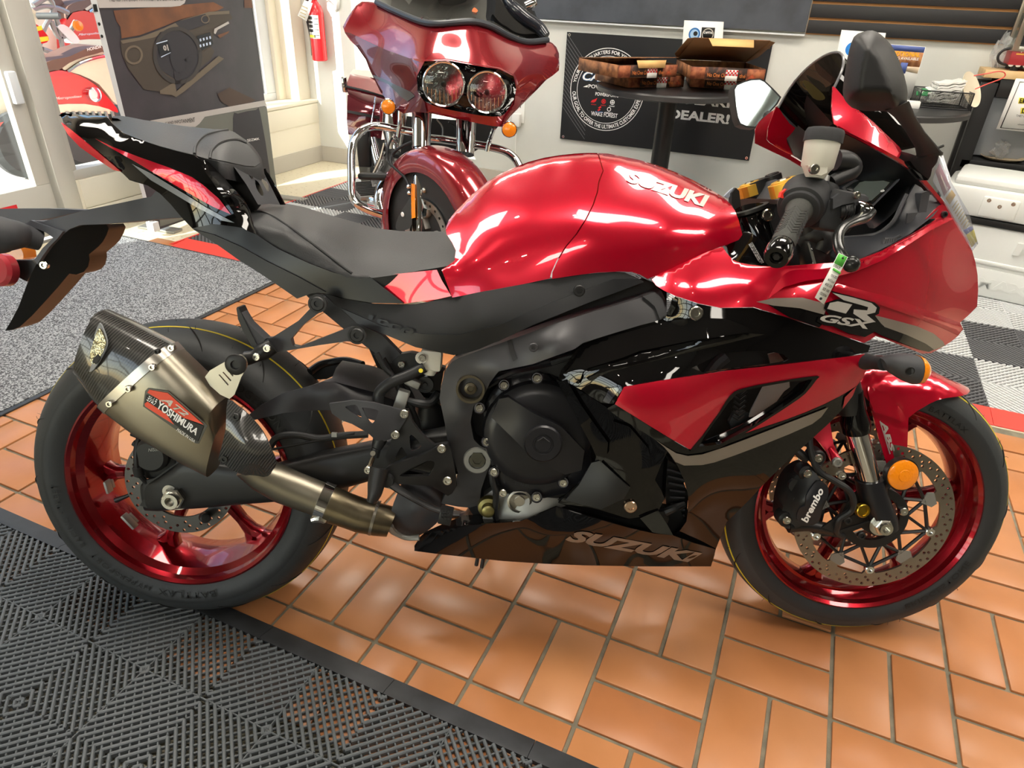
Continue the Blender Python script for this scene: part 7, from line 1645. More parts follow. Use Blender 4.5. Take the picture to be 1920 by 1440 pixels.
vtxt('PROMOTIONAL',[(1650,103),(1724,107),(1727,99),(1652,94)], SV - 0.002, mat('print_gold', '#f0b31e',0.5), s3,0.03); vtxt('FINANCING AVAILABLE',[(1650,110),(1722,113.5),(1723,108.5),(1651,104.5)], SV - 0.002, M_WHITEPRINT, s3,0.01)
# napkin basket
K0 = gp(1719,201, TZ); K1 = gp(1816,208, TZ); kd = (K1 - K0); kl = np.linalg.norm(kd); kd /= kl; kn = np.array([-kd[1], kd[0],0]); kh = 0.075; kw = 0.17
nb = root('napkin_basket', 'black wire mesh basket on the black table holding paper napkins', 'basket', tuple(K0 + kd * kl / 2 + kn * kw / 2))
kp = lambda x, y, z: K0 + kd * x * kl + kn * y * kw + np.array([0,0, z])
wb = MB()
for z in (0.003, kh): wb.add(*tube([kp(0,0, z), kp(1,0, z), kp(1,1, z), kp(0,1, z)],0.003,6,1, closed=True))
for x, y in ((0,0),(1,0),(1,1),(0,1)): wb.add(*tube([kp(x, y,0), kp(x, y, kh)],0.003,6,1))
wb.build('frame', M_SATIN, nb)
ms = MB()
for k in range(1,40):
    t = k / 40
    for a, b in (((t,0,0.003),(t,0, kh)),((t,1,0.003),(t,1, kh)),((0, t,0.003),(0, t, kh)),((1, t,0.003),(1, t, kh))):
        if a[0] in (0,1) and k % 2: continue
        ms.add(*tube([kp(*a), kp(*b)],0.0008,3,1))
for k in range(1,14):
    z = kh * k / 14
    for a, b in (((0,0, z),(1,0, z)),((0,1, z),(1,1, z)),((0,0, z),(0,1, z)),((1,0, z),(1,1, z))): ms.add(*tube([kp(*a), kp(*b)],0.0006,3,1))
o = ms.build('mesh', M_SATIN, nb); o['kind'] = 'stuff'
new('floor', *_quad([kp(0,0,0.002), kp(1,0,0.002), kp(1,1,0.002), kp(0,1,0.002)],0.001), M_SATIN, nb, None)
for k in range(8):
    np_ = root('napkin', 'white folded paper napkin, number %s from the bottom of the pile in the wire basket' % ('one two three four five six seven eight'.split()[k]), 'napkin', tuple(kp(0.55,0.5,0.03 + 0.010 * k)), 'napkins in the basket')
    V = []; n = 9
    for j in range(n):
        for i in range(n):
            x = 0.22 + 0.50 * i / (n - 1) + 0.012 * k; y = 0.05 + 0.9 * j / (n - 1); V.append(kp(x, y,0.03 + 0.0105 * k + 0.020 * (i / (n - 1)) + 0.003 * math.sin(i * 1.7 + k) + 0.002 * math.sin(j * 2.1 + 2 * k)))
    F = [[j * n + i, j * n + i + 1,(j + 1) * n + i + 1,(j + 1) * n + i] for j in range(n - 1) for i in range(n - 1)]
    V = np.array(V); V, F = thicken(V, F, V - np.array([0,0,0.007])); new('folded_sheet', V, F, M_WHITE, np_,60)
gpk = root('packet_pile', 'green and white paper packets in the wire basket beside the napkins', 'packets', tuple(kp(0.15,0.5,0.05)))
for k in range(4): V, F = box(kp(0.08 + 0.06 * k,0.35 + 0.1 * k,0.055 + 0.006 * k),(0.05,0.035,0.006), Rz(0.4 * k) @ Rx(0.4),0.002); new('packet', V, F, mat('packet_green', '#3f8f5a',0.5) if k == 0 else (M_WHITE if k % 2 else MATS['packet_green']), gpk)
pl_ = root('paper_plate', 'cream paper plate standing on edge behind the napkins in the basket', 'plate', tuple(kp(1.02,0.6,0.06)))
pa = np.array([0.75,-0.45,0.5]); V, F = lathe(kp(1.0,0.55,0.08), pa,[(0,0.0),(0.0,0.065),(0.010,0.085),(0.012,0.085),(0.003,0.066),(0.002,0)],36); new('plate', V, F, mat('cream_paper', '#e9e0c8',0.7), pl_)
rbn = root('red_tongs', 'red handled tongs lying across the wire basket beside the paper plate', 'tongs', tuple(kp(1.1,0.5,0.08)))
tv = kp(1.0,0.5,0)[1]
V, F = tube([vp_(x, y, tv) for x, y in ((1826,142),(1850,138),(1872,134),(1883,136),(1884,143),(1874,149),(1850,158),(1828,167))],0.0045,8,4, ry=0.6); new('handle', V, F, mat('tong_red', '#e0493f',0.4), rbn)
cdp = gp(1700,198, TZ + 0.01); V, F = box(cdp + np.array([0.02,0.02,0.005]),(0.07,0.05,0.03), None,0.002); o = new('tea_box', V, F, M_WHITE, None, loc=tuple(cdp)); tag(o, 'small white carton beside the wire basket on the black table', 'carton')

# ------------------------------------------------------------------ black cart with warmer, panel and sign at the right
CF, CB = 3.51,3.71
CU = vp_(1846,150, CF)[0]
ct = root('black_cart', 'narrow black framed cart with pale wooden top shelf against the wall behind the cooler', 'cart',(2.0,3.6,0))
M_WOOD = mat('pale_wood', '#d8b98a',0.55, var=(12, '#c9a673',0.4,0.7))
for u, v in ((CU + 0.03, CF + 0.02),(CU + 0.03, CB - 0.02),(2.60, CF + 0.02),(2.60, CB - 0.02)): V, F = ab((u - 0.035, v - 0.02,0),(u + 0.035, v + 0.02,0.905),0.003); new('leg', V, F, M_SATIN, ct)
zt = vp_(1880,140, CF)[2]; zs = vp_(1880,306, CF)[2]
V, F = ab((CU - 0.01, CF - 0.005, zt - 0.018),(2.64, CB, zt + 0.018),0.003); new('shelf_top', V, F, M_WOOD, ct)
V, F = ab((CU + 0.02, CF, zs - 0.04),(2.63, CB, zs),0.003); new('shelf_lower', V, F, M_SATIN, ct)
V, F = ab((CU + 0.06, CB - 0.012, zs),(2.58, CB - 0.004, zt - 0.02)); new('back_panel', V, F, M_SATIN, ct)
V, F = ab((CU + 0.07, CF + 0.004, zt - 0.10),(2.58, CF + 0.02, zt - 0.018),0.003); new('top_rail', V, F, M_SATIN, ct)
gu = vp_(1858,186, CB - 0.05)[0]; V, F = ab((gu, CB - 0.075, zs + 0.006),(2.5, CB - 0.018, zt - 0.115),0.004); o = new('grey_case', V, F, mat('grey_metal', '#9a9ea3',0.45,0.2), None, loc=(2.1, CB - 0.05, zs)); tag(o, 'grey metal case standing on the lower shelf of the black cart', 'case')
SS = CF - 0.012
sg, ss = sheet('shelf_sign',[(1905,147),(1990,152),(1970,252),(1868,242)], SS, 'white notice with yellow highlighted words hanging on the black cart', 'sign')
for q in ([(1912,153),(1985,157),(1985,158),(1912,154)],[(1912,153),(1913,153),(1877,240),(1875,240)],[(1876,239),(1965,247),(1965,248),(1875,240)]): vq('sign_border', q, SS - 0.001, M_BLACKPRINT, ss)
for s, x, y in (('EMPLOYEE',1909,194),('DRINKS',1913,213)):
    vq('highlight',[(x, y),(x + 60, y + 3),(x + 62, y - 8),(x + 2, y - 11)], SS - 0.001, M_YELLOWPRINT, ss); vtxt(s,[(x + 2, y - 1),(x + 58, y + 2),(x + 60, y - 7),(x + 4, y - 10)], SS - 0.002, M_BLACKPRINT, ss,0.02)
vtxt('THEY DO NOT BELONG',[(1905,219),(1960,222),(1961,218),(1906,215)], SS - 0.002, MATS['print_dark'], ss); vtxt('thank you',[(1908,235),(1940,237),(1940,234),(1908,232)], SS - 0.002, MATS['print_dark'], ss)
zt += 0.018
wu = vp_(1890,120, CF)[0]; vw = root('food_warmer', 'red and steel countertop food warmer on the wooden shelf of the cart', 'appliance',(wu + 0.3,3.6, zt))
z1 = max(vp_(1895,122, CF)[2], zt + 0.02); z2 = vp_(1893,92, CF)[2]
V, F = ab((wu, CF + 0.01, z1),(wu + 0.6, CB, z2),0.004); new('base', V, F, mat('warmer_red', '#9c2a30',0.4), vw)
V, F = ab((wu - 0.005, CF + 0.006, z2 - 0.008),(wu + 0.61, CB, z2 + 0.014),0.003); new('base_trim', V, F, M_STEEL, vw)
for k in range(20): V, F = lathe((wu + 0.015 + 0.03 * k, CF + 0.011, z1),(0,0,-1),[(0,0.011),(0.006,0.008),(0.008,0)],10); new('fringe', V, F, M_WHITEPRINT, vw)
for v in (CF + 0.015, CB - 0.02): V, F = ab((wu - 0.003, v - 0.012, z2),(wu + 0.022, v + 0.012, z2 + 0.5),0.002); new('post', V, F, M_STEEL, vw)
V, F = ab((wu + 0.005, CF + 0.03, z2),(wu + 0.008, CB - 0.03, z2 + 0.5)); new('glass_side', V, F, M_GLASS, vw)
for x, y in ((wu + 0.04, CF + 0.04),(wu + 0.55, CF + 0.04),(wu + 0.04, CB - 0.03),(wu + 0.55, CB - 0.03)): V, F = cyl((x, y, zt),(x, y, z1 + 0.002),0.018, seg=14); new('foot', V, F, M_SATIN, vw)
new('warmer_mark',[(wu + 0.02, CF + 0.0095, z1 + 0.045),(wu + 0.06, CF + 0.0095, z1 + 0.045),(wu + 0.06, CF + 0.0095, z1 + 0.051),(wu + 0.02, CF + 0.0095, z1 + 0.051)],[[0,1,2,3]], mat('mark_gold', '#d9a441',0.5), vw, None)
text3('warmer_lettering', '*',(wu + 0.03, CF + 0.0095, z1 + 0.055), ux, uz,0.018, M_WHITEPRINT, vw)
V, F = tube([vp_(x, y, CF + 0.05) for x, y in ((1896,90),(1882,94),(1872,104),(1872,114),(1880,120),(1892,122))],0.006,8,4); new('power_cord', V, F, M_HOSE, vw)
bx = vp_(1880,110, CB - 0.06); pg_ = root('plastic_bag_roll', 'clear crumpled plastic bags beside the food warmer on the wooden shelf', 'plastic bags',(bx[0], bx[1], zt))
def crumple(c, r, seed, sc=(1,1,1)):
    rg_ = np.random.default_rng(seed); V, F = sphere((0,0,0),1.0,14, sc); V = V * (1 + 0.28 * rg_.normal(size=(len(V),1))); return V * r + np.asarray(c), F
M_CLEAR = mat('clear_plastic', '#f3f5f6',0.08, trans=0.6, alpha=0.55); V, F = crumple((bx[0] - 0.02, bx[1], zt + 0.075),0.04,3,(0.8,0.8,1.7)); V[:,2] = np.maximum(V[:,2], zt + 0.001); new('bag', V, F, M_CLEAR, pg_,5)
pc_ = vp_(1878,297,(CF + CB) / 2); pc_[2] = zs + 0.003; p2 = root('paper_plate', 'flat tan paper plate holding crumpled clear plastic, behind the white cooler', 'plate', tuple(pc_))
V, F = lathe(pc_,(0,0,1),[(0,0.0),(0,0.075),(0.012,0.098),(0.014,0.098),(0.003,0.076),(0.002,0)],40); new('plate', V, F, mat('tan_paper', '#b9a88c',0.8), p2)
p3 = root('plastic_wrap', 'ball of crumpled clear plastic wrap lying on the tan paper plate', 'plastic wrap', tuple(pc_ + np.array([-0.01,0.0,0.01])))
V, F = crumple(pc_ + np.array([-0.015,0.0,0.045]),0.042,5); V[:,2] = np.maximum(V[:,2], pc_[2] + 0.003); new('wrap', V, F, M_CLEAR, p3,5)

# ------------------------------------------------------------------ the white cooler
M_COOL = mat('cooler_white', '#e3e6e3',0.45, bump=(150,0.05,0.001))
Q0 = gp(1835,556,0.012); Q1 = gp(1920,575,0.012); qd = Q1 - Q0; qd[2] = 0; qd /= np.linalg.norm(qd); qn = np.array([-qd[1], qd[0],0])
Q0 = Q0 - qd * 0.30
co = root('cooler', 'large white ice cooler with a raised lid standing on the checkered mat', 'cooler', tuple(Q0 + qd * 0.5 + qn * 0.19))
RQ = np.stack([qd, qn, np.array([0,0,1.0])],1)
def cb_(a, b, ch=0.0):
    V, F = ab(a, b, ch); return V @ RQ.T + np.array([Q0[0], Q0[1],0]), F
bdy = new('body', *cb_((0.01,0.012,0.012),(1.03,0.38,0.345),0.018), M_COOL, co,40)
new('body_rib', *cb_((0.012,0.004,0.165),(1.028,0.03,0.185),0.006), M_COOL, bdy,40)
new('body_skirt', *cb_((0.006,0.006,0.012),(1.034,0.384,0.15),0.012), M_COOL, bdy,40)
new('gasket', *cb_((0.004,0.004,0.342),(1.036,0.382,0.372),0.006), M_BLACKPRINT, co,40)
lid = new('lid', *cb_((0.0,0.0,0.372),(1.04,0.39,0.505),0.022), M_COOL, co,40)
new('lid_panel', *cb_((0.03,0.02,0.50),(1.01,0.37,0.545),0.022), M_COOL, lid,40)
new('lid_ridge', *cb_((0.44,-0.006,0.43),(1.02,0.03,0.475),0.014), M_COOL, lid,40)
lt = new('latch', *cb_((0.17,-0.012,0.385),(0.315,0.01,0.475),0.008), M_COOL, co,40)
for x, z in ((0.195,0.46),(0.29,0.46),(0.243,0.44)):
    c = np.array([x,-0.012, z]) @ RQ.T + np.array([Q0[0], Q0[1],0]); V, F = lathe(c,-qn,[(0,0.009),(0.002,0.008),(0.002,0.004),(-0.001,0.003),(-0.001,0)],16); new('screw', V, F, M_ZINC, lt)
def ctext(s, x, z, h, w):
    o0 = np.array([x,0.0, z]) @ RQ.T + np.array([Q0[0], Q0[1],0]); V, F, sz = text_mesh(s,0.05,0.05); Xf = o0 + V[:, :1] * w * qd + V[:,1:] * h * np.array([0,0,1.0])
    n = len(Xf); f0 = F[0]
    if np.cross(Xf[f0[1]] - Xf[f0[0]], Xf[f0[2]] - Xf[f0[0]]) @ -qn < 0: F = [f[::-1] for f in F]
    X2, F2 = thicken(Xf - qn * -0.004, F, Xf + qn * 0.012); return new('embossed_lettering', X2, F2, M_COOL, bdy,30)
ctext('IGLOO',0.36,0.235,0.058,0.42); ctext('MAXCOLD',0.27,0.055,0.05,0.46)
lq = lambda x, y: np.array([x, y,0.5462]) @ RQ.T + np.array([Q0[0], Q0[1],0])
lbl = new('lid_label', *_quad([lq(0.42,0.06), lq(0.95,0.06), lq(0.95,0.3),(lq(0.42,0.3))],0.0005), mat('label_clear_white', '#dfe3d9',0.4), lid, None)
hl_ = new('lid_highlight', *_quad([lq(0.5,0.20) + (0,0,0.001), lq(0.93,0.20) + (0,0,0.001), lq(0.93,0.26) + (0,0,0.001), lq(0.5,0.26) + (0,0,0.001)],0.0003), M_YELLOWPRINT, lbl, None)
V, F, sz = text_mesh('FREE WATER',0.02); Xf = lq(0.52,0.205) + V[:, :1] * 0.36 * qd + V[:,1:] * 0.045 * qn + np.array([0,0,0.0016]); new('lid_lettering', Xf, F, M_BLACKPRINT, lbl, None)
new('lid_mark', *_quad([lq(0.62,0.10) + (0,0,0.001), lq(0.78,0.10) + (0,0,0.001), lq(0.78,0.17) + (0,0,0.001), lq(0.62,0.17) + (0,0,0.001)],0.0003), mat('mark_orange', '#d8552c',0.5), lbl, None)
# ================================================================== the dark red touring motorcycle behind
M_WINE = mat('wine_red_paint', '#8e1c26',0.2,0.45, coat=1.0, coat_rough=0.02); M_WINED = mat('dark_wine_paint', '#5d1622',0.2,0.4, coat=1.0)
HF = np.array([0.68,-0.733,0]); HW_ = np.array([0.92,-0.39,0.0]); HA = np.array([HW_[1],-HW_[0],0])       # heading, wheel heading, axle direction towards the visible disc
HC = gp(800,441,0.31); HC = HC - HA * 0.07
hd = root('touring_motorcycle', 'dark red touring motorcycle with twin round headlights and chrome crash bars behind the seat', 'motorcycle',(HC[0], HC[1],0))
hp = lambda x, y, d: dp(x, y, d)
def hpan(name, poly, depth, m, parent=hd, step=7, th=0.006, **k): return panel(name, poly, depth, m, parent, step, th, place=hp, **k)
def htube(name, pts, r, m, parent=hd, seg=12, n=6, **k): V, F = tube([dp(*p) for p in pts], r, seg, n, **k); return new(name, V, F, m, parent)
FD_ = TPS([(643,50,3.02),(660,20,3.02),(678,3,3.04),(706,5,3.02),(739,21,2.92),(789,41,2.80),(825,45,2.74),(885,41,2.74),(921,50,2.78),(954,68,2.85),(987,79,2.92),(1027,76,3.0),(1043,88,3.02),(1048,109,3.02),(1048,132,3.02),(1024,150,2.95),(990,185,2.84),(957,218,2.76),(938,238,2.74),(871,225,2.72),(805,212,2.74),(756,212,2.80),(713,172,2.92),(700,145,2.96),(686,112,2.99),(670,89,3.0),(700,60,2.95),(760,90,2.80),(770,110,2.74),(850,90,2.68),(870,165,2.63),(795,160,2.68),(955,180,2.70),(980,110,2.80),(740,140,2.86)])
BEZ = smooth_poly([(796,115),(838,112),(888,121),(938,129),(962,142),(968,165),(962,190),(952,206),(938,218),(904,217),(870,211),(838,205),(808,196),(792,186),(783,172),(781,142),(786,124)],2)
fair = hpan('front_fairing',[(643,50),(650,36),(660,20),(668,10),(678,3),(692,3),(706,5),(739,21),(765,33),(789,41),(806,44),(825,45),(855,42),(885,41),(903,44),(921,50),(938,59),(954,68),(970,75),(987,79),(1008,78),(1027,76),(1036,81),(1043,88),(1048,100),(1049,120),(1048,132),(1036,142),(1024,150),(1007,168),(990,185),(974,201),(957,218),(948,230),(941,238),(921,236),(895,231),(871,226),(838,219),(805,212),(780,210),(756,213),(742,204),(726,188),(713,172),(706,158),(700,145),(692,128),(686,112),(680,100),(670,89),(656,75),(647,62)], FD_, M_WINE, sharp=70, holes=[BEZ])
hpan('fairing_flank',[(646,60),(657,62),(690,78),(720,92),(770,110),(786,116),(781,142),(783,172),(796,192),(800,211),(780,210),(756,213),(742,204),(726,188),(713,172),(706,158),(700,145),(692,128),(686,112),(670,89)], lambda q: FD_(q) - 0.008, M_WINED, fair,7,0.003, sharp=70)
hpan('flank_stripe',[(698,140),(720,148),(744,160),(770,172),(778,180),(764,190),(750,180),(728,158),(702,146)], lambda q: FD_(q) - 0.012, mat('stripe_dark_grey', '#3d3a38',0.3, coat=0.6), fair,7,0.002)
hpan('fairing_brow',[(770,109),(795,112),(838,110),(888,119),(938,127),(966,141),(975,165),(1000,148),(1025,149),(990,185),(957,218),(941,238),(946,222),(964,196),(968,165),(963,143),(937,130),(887,122),(838,113),(796,115),(782,142),(780,150),(774,128)], lambda q: FD_(q) - 0.008, M_WINE, fair,7,0.004, sharp=70)
bz = hpan('headlight_bezel', BEZ, lambda q: FD_(q) - 0.006 + 0.03 * np.clip(edge_dist(np.atleast_2d(q), BEZ) / 8,0,1), M_BLACK, hd,6,0.01, sharp=70)
vdir = CAM_RW[:,1]
M_LENS = mat('headlight_reflector', '#d9d9de',0.12,0.9, bump=(38,0.9,0.012))
for (x, y), d, r in (((832,158),2.64,0.079),((913,173),2.66,0.075)):
    c = dp(x, y, d); ax = (CAM_W - c); ax[2] = ax[2] * 0.3; ax /= np.linalg.norm(ax)
    hl = root_ = new('headlight', *lathe(c, ax,[(-0.02, r * 1.04),(0.008, r * 1.04),(0.011, r * 1.0),(0.009, r * 0.95),(0.0, r * 0.94)],44), M_CHROME, hd)
    new('reflector', *lathe(c, ax,[(0.0, r * 0.95),(-0.02, r * 0.8),(-0.035, r * 0.45),(-0.04, r * 0.15),(-0.02, r * 0.13),(-0.02,0.0)],44), M_LENS, hl,20)
    new('bulb_cap', *lathe(c, ax,[(-0.03,0.011),(0.0,0.011),(0.004,0.007),(0.004,0)],20), M_BLACKPRINT, hl)
    new('lens', *lathe(c, ax,[(0.006, r * 0.96),(0.014, r * 0.7),(0.018, r * 0.35),(0.019,0.0)],44), M_GLASS, hl)
    fl_ = MB()
    for k in range(-4,5):
        e = np.cross(ax,[0,0,1]); e /= np.linalg.norm(e); xx = k * r * 0.2; hh = math.sqrt(max(0,(r * 0.9) ** 2 - xx ** 2)); fl_.add(*tube([c + e * xx - np.array([0,0, hh]) + ax * 0.006, c + e * xx + np.array([0,0,-hh * 0.3]) + ax * 0.012],0.0016,4,1))
    fl_.build('lens_flutes', M_CHROME, hl)
# windscreen and its rubber trim, dark inner cowl
TR = [(706,4,3.0),(739,20,2.90),(789,40,2.78),(825,44,2.72),(885,40,2.72),(921,49,2.76),(954,67,2.83),(987,78,2.90),(1027,75,2.98)]
htube('windscreen_trim', TR,0.012, mat('trim_rubber', '#33383f',0.4), hd,10,6)
rows = [[dp(*p) for p in TR]]
for k,(dx, dy, dd) in enumerate(((6,-14,0.06),(14,-34,0.14),(24,-70,0.24))):
    rows.append([dp(p[0] + (dx if p[0] < 860 else -dx) * (abs(p[0] - 860) / 160), p[1] + dy * (1.2 - 0.4 * abs(p[0] - 860) / 160), p[2] + dd * 1.0) for p in TR])
rows = [catmull(r,5) for r in rows]; n = len(rows[0]); V = np.concatenate(rows); F = [[i * n + j, i * n + j + 1,(i + 1) * n + j + 1,(i + 1) * n + j] for i in range(3) for j in range(n - 1)]
ws_ = new('windscreen', V, F, glass_mat('grey_screen', '#6a6a66', opacity=0.35, opa_col='#161616'), hd,80)
for x, y in ((791,32),(889,34),(972,70)): V, F = lathe(dp(x, y,2.74 if x < 900 else 2.86),-vdir,[(0,0.006),(0.004,0.005),(0.004,0)],12); new('screen_screw', V, F, M_CHROME, ws_)
hpan('screen_badge', smooth_poly([(885,19),(889,14),(894,17),(896,21),(891,24),(886,23)],2),2.79, mat('badge_orange', '#c96a3a',0.4), ws_,4,0.001)
hpan('inner_cowl',[(756,24),(780,-10),(800,-14),(980,-14),(1004,30),(1028,70),(1000,76),(960,62),(925,40),(880,32),(825,36),(790,34)],3.06, mat('cowl_inside', '#1d1c1c',0.35), hd,12,0.02)
htube('inner_rib',[(800,34,2.98),(806,18,2.99),(830,-5,3.0)],0.012, M_SATIN, hd,8,4); htube('inner_rib',[(838,34,2.98),(850,18,2.99),(885,6,3.0),(900,-8,3.0)],0.012, M_SATIN, hd,8,4)
htube('hand_control',[(736,8,3.1),(752,12,3.1),(766,24,3.1)],[0.03,0.035,0.02], M_SATIN, hd,12,4); htube('mirror_stem',[(985,12,3.0),(1000,4,3.0),(996,-8,3.0)],[0.018,0.02,0.016], M_CHROME, hd,12,4)
htube('speaker_edge',[(948,-5,2.95),(962,14,2.95),(984,34,2.97),(1010,52,3.0),(1024,68,3.0)],[0.02,0.03,0.03,0.02], mat('bluish_black_plastic', '#20232c',0.25, coat=0.5), hd,12,5)
# indicators
for (x, y), d, a in (((728,200),2.78,(740,205)),((955,243),2.72,(946,236))):
    c = dp(x, y, d); ax = (CAM_W - c); ax[2] *= 0.4; ax /= np.linalg.norm(ax); i_ = new('indicator', *lathe(c, ax,[(-0.045,0.012),(-0.03,0.028),(0.0,0.031),(0.003,0.029)],28), M_CHROME, hd)
    new('indicator_lens', *lathe(c, ax,[(0.0,0.0285),(0.006,0.027),(0.012,0.017),(0.014,0.0)],28), M_AMBER, i_); V, F = tube([c - ax * 0.03, dp(*a, d + 0.05)],0.010,10,1); new('indicator_stalk', V, F, M_CHROME, i_)
# forks
def hmem(name, s, m, parent=hd):
    rings = []
    for a, b_, d in s:
        A = dp(*a, d); B = dp(*b_, d); c = (A + B) / 2; r = np.linalg.norm(A - B) / 2; e = (A - B) / (2 * r); w = vdir - e * (vdir @ e); w /= np.linalg.norm(w); t = np.arange(26) * 2 * pi / 26
        rings.append(c + r * (np.cos(t)[:, None] * e + np.sin(t)[:, None] * w))
    V, F = loft(rings); return new(name, V, F, m, parent,40)
hmem('fork_cover',[((772,205),(810,209),2.83),((773,245),(808,248),2.83),((773,278),(807,281),2.83)], M_CHROME); hmem('fork_slider',[((775,279),(803,282),2.83),((774,340),(801,343),2.83),((772,452),(797,452),2.86)], M_CHROME)
hmem('fork_cover',[((855,220),(893,224),2.93),((855,288),(889,291),2.93)], M_CHROME)
hpan('fork_reflector',[(771,344),(778,345),(779,408),(771,410)],2.80, M_AMBER, hd,6,0.004)
V, F = sphere(dp(796,357,2.79),0.012,14); new('fork_knob', V, F, M_STEEL, hd)
# front wheel, disc, mudguard
V, F = lathe(HC, HA,[(-0.065,0.24),(-0.066,0.27),(-0.05,0.298),(0,0.31),(0.05,0.298),(0.066,0.27),(0.065,0.24)],56); hw2 = new('front_wheel', V, F, M_RUBBER, hd)
V, F = lathe(HC, HA,[(-0.06,0.24),(0.06,0.24),(0.055,0.215),(-0.055,0.215)],56, True); new('wheel_rim', V, F, M_SATIN, hw2)
e0 = np.array([HW_[0], HW_[1],0]); ez = np.array([0,0,1.0]); HWn = e0 / np.linalg.norm(e0)
for k in range(9):
    P = []
    for j in range(5):
        a = 2 * pi * k / 9 + 0.14 * j; r = 0.05 + 0.043 * j; P.append(HC + HA * 0.02 + r * (math.cos(a) * HWn + math.sin(a) * ez))
    V, F = tube(P,[0.016,0.012,0.014],8,3, ry=0.6); new('spoke', V, F, M_SATIN, hw2)
    V, F = tube([p + HA * 0.012 for p in P],0.0035,6,3); new('spoke_edge', V, F, M_ALU, hw2)
hl_h = [[(r_ * math.cos(a) + 0.006 * math.cos(q), r_ * math.sin(a) + 0.006 * math.sin(q)) for q in np.linspace(0,2 * pi,9)[:-1]] for r_ in (0.135,) for a in np.linspace(0,2 * pi,25)[:-1]]
V2, F = fill2d([(0.15 * math.cos(a),0.15 * math.sin(a)) for a in np.linspace(0,2 * pi,65)[:-1]],[[(0.115 * math.cos(a),0.115 * math.sin(a)) for a in np.linspace(0,2 * pi,49)[:-1]]] + hl_h,0.02)
V = np.array([HC + HA * 0.075 + p[0] * HWn + p[1] * ez for p in V2]); nn = sum((np.cross(V[f[1]] - V[f[0]], V[f[2]] - V[f[0]]) for f in F[:50]), np.zeros(3)); F = [f[::-1] for f in F] if nn @ HA < 0 else F
V, F = thicken(V, F, V - HA * 0.005); new('brake_disc', V, F, M_STEEL, hw2,30)
for k in range(6):
    a = 2 * pi * k / 6 + 0.3; P = [HC + HA * 0.074 + r * (math.cos(a + s) * HWn + math.sin(a + s) * ez) for r, s in ((0.04,-0.3),(0.075,0.15),(0.095,-0.05),(0.12,0.0))]; V, F = tube(P,[0.018,0.016,0.013],8,3, ry=0.25, up=HA); new('disc_arm', V, F, M_ALU, hw2)
R_ = []
for k in range(33):
    a = math.radians(28 + 172 * k / 32); e = math.cos(a) * HWn + math.sin(a) * ez; r = []
    for w, q in ((-0.088,0.262),(-0.09,0.29),(-0.083,0.325),(-0.06,0.342),(-0.03,0.35),(0,0.353),(0.03,0.35),(0.06,0.342),(0.083,0.325),(0.09,0.29),(0.088,0.262)): r.append(HC + HA * w + e * q)
    R_.append(r)
n = 11; V = np.array([p for r in R_ for p in r]); F = [[i * n + j, i * n + j + 1,(i + 1) * n + j + 1,(i + 1) * n + j] for i in range(32) for j in range(n - 1)]
cen = V.mean(0); f = F[5]; nn = np.cross(V[f[1]] - V[f[0]], V[f[2]] - V[f[0]]); back = V.copy()
for i, r in enumerate(R_):
    for j in range(n): back[i * n + j] = HC + (V[i * n + j] - HC) * 0.985
if nn @ (V[f[0]] - HC) < 0: F = [q[::-1] for q in F]
V, F = thicken(V, F, back); mg2 = new('front_mudguard', V, F, M_WINE, hd,50)
hc = hpan('front_caliper', smooth_poly([(770,372),(762,382),(752,396),(744,414),(742,428),(750,432),(764,430),(772,420)],2),2.80, M_SATIN, hd,6,0.05)
V, F = lathe(dp(755,402,2.795), HA,[(0,0.010),(0.003,0.009),(0.003,0)],18); new('caliper_badge', V, F, M_WHITEPRINT, hc)
htube('brake_hose',[(772,266,2.84),(748,278,2.86),(735,292,2.88),(734,308,2.86),(748,322,2.84),(760,334,2.82),(767,350,2.80),(768,368,2.80)],0.006, M_HOSE, hd,8,5)
for x, y in ((766,350),(767,362)): V, F = sphere(dp(x, y,2.79),0.009,12); new('hose_fitting', V, F, M_CHROME, hd)
# crash bars, board, pegs
htube('crash_bar',[(785,249,3.0),(745,243,3.0),(715,237,2.99),(694,238,2.98),(676,247,2.96),(663,266,2.95),(659,290,2.95),(659,330,2.95),(660,362,2.95),(668,380,2.95),(690,393,2.97),(715,402,3.0)],0.0175, M_CHROME, hd,16,6)
htube('crash_bar',[(785,258,3.0),(830,262,3.05),(890,271,3.05),(925,277,3.06),(950,285,3.07),(966,298,3.08),(974,312,3.08)],0.0175, M_CHROME, hd,16,6)
htube('bar_stay',[(751,208,2.9),(750,230,2.93),(746,256,2.96)],0.010, M_CHROME, hd,10,3); htube('bar_stay',[(926,240,2.95),(918,262,3.0),(913,284,3.02)],0.010, M_CHROME, hd,10,3)
V, F = box(dp(700,331,3.0),(0.13,0.05,0.028), Rz(0.35) @ Rx(-0.1),0.01); new('highway_peg', V, F, M_SATIN, hd)
V, F = box(dp(690,358,3.25),(0.13,0.26,0.02), Rz(0.82),0.006); new('floorboard', V, F, M_ALU, hd); rb = MB()
for k in range(9): V, F = box(dp(690,358,3.25) + Rz(0.82) @ np.array([0,-0.11 + 0.028 * k,0.013]),(0.12,0.012,0.006), Rz(0.82)); rb.add(V, F)
rb.build('board_ribs', M_RUBBER, hd); htube('board_bracket',[(680,372,3.2),(700,380,3.15),(714,384,3.1)],[0.02,0.03,0.02], M_CHROME, hd,12,4)
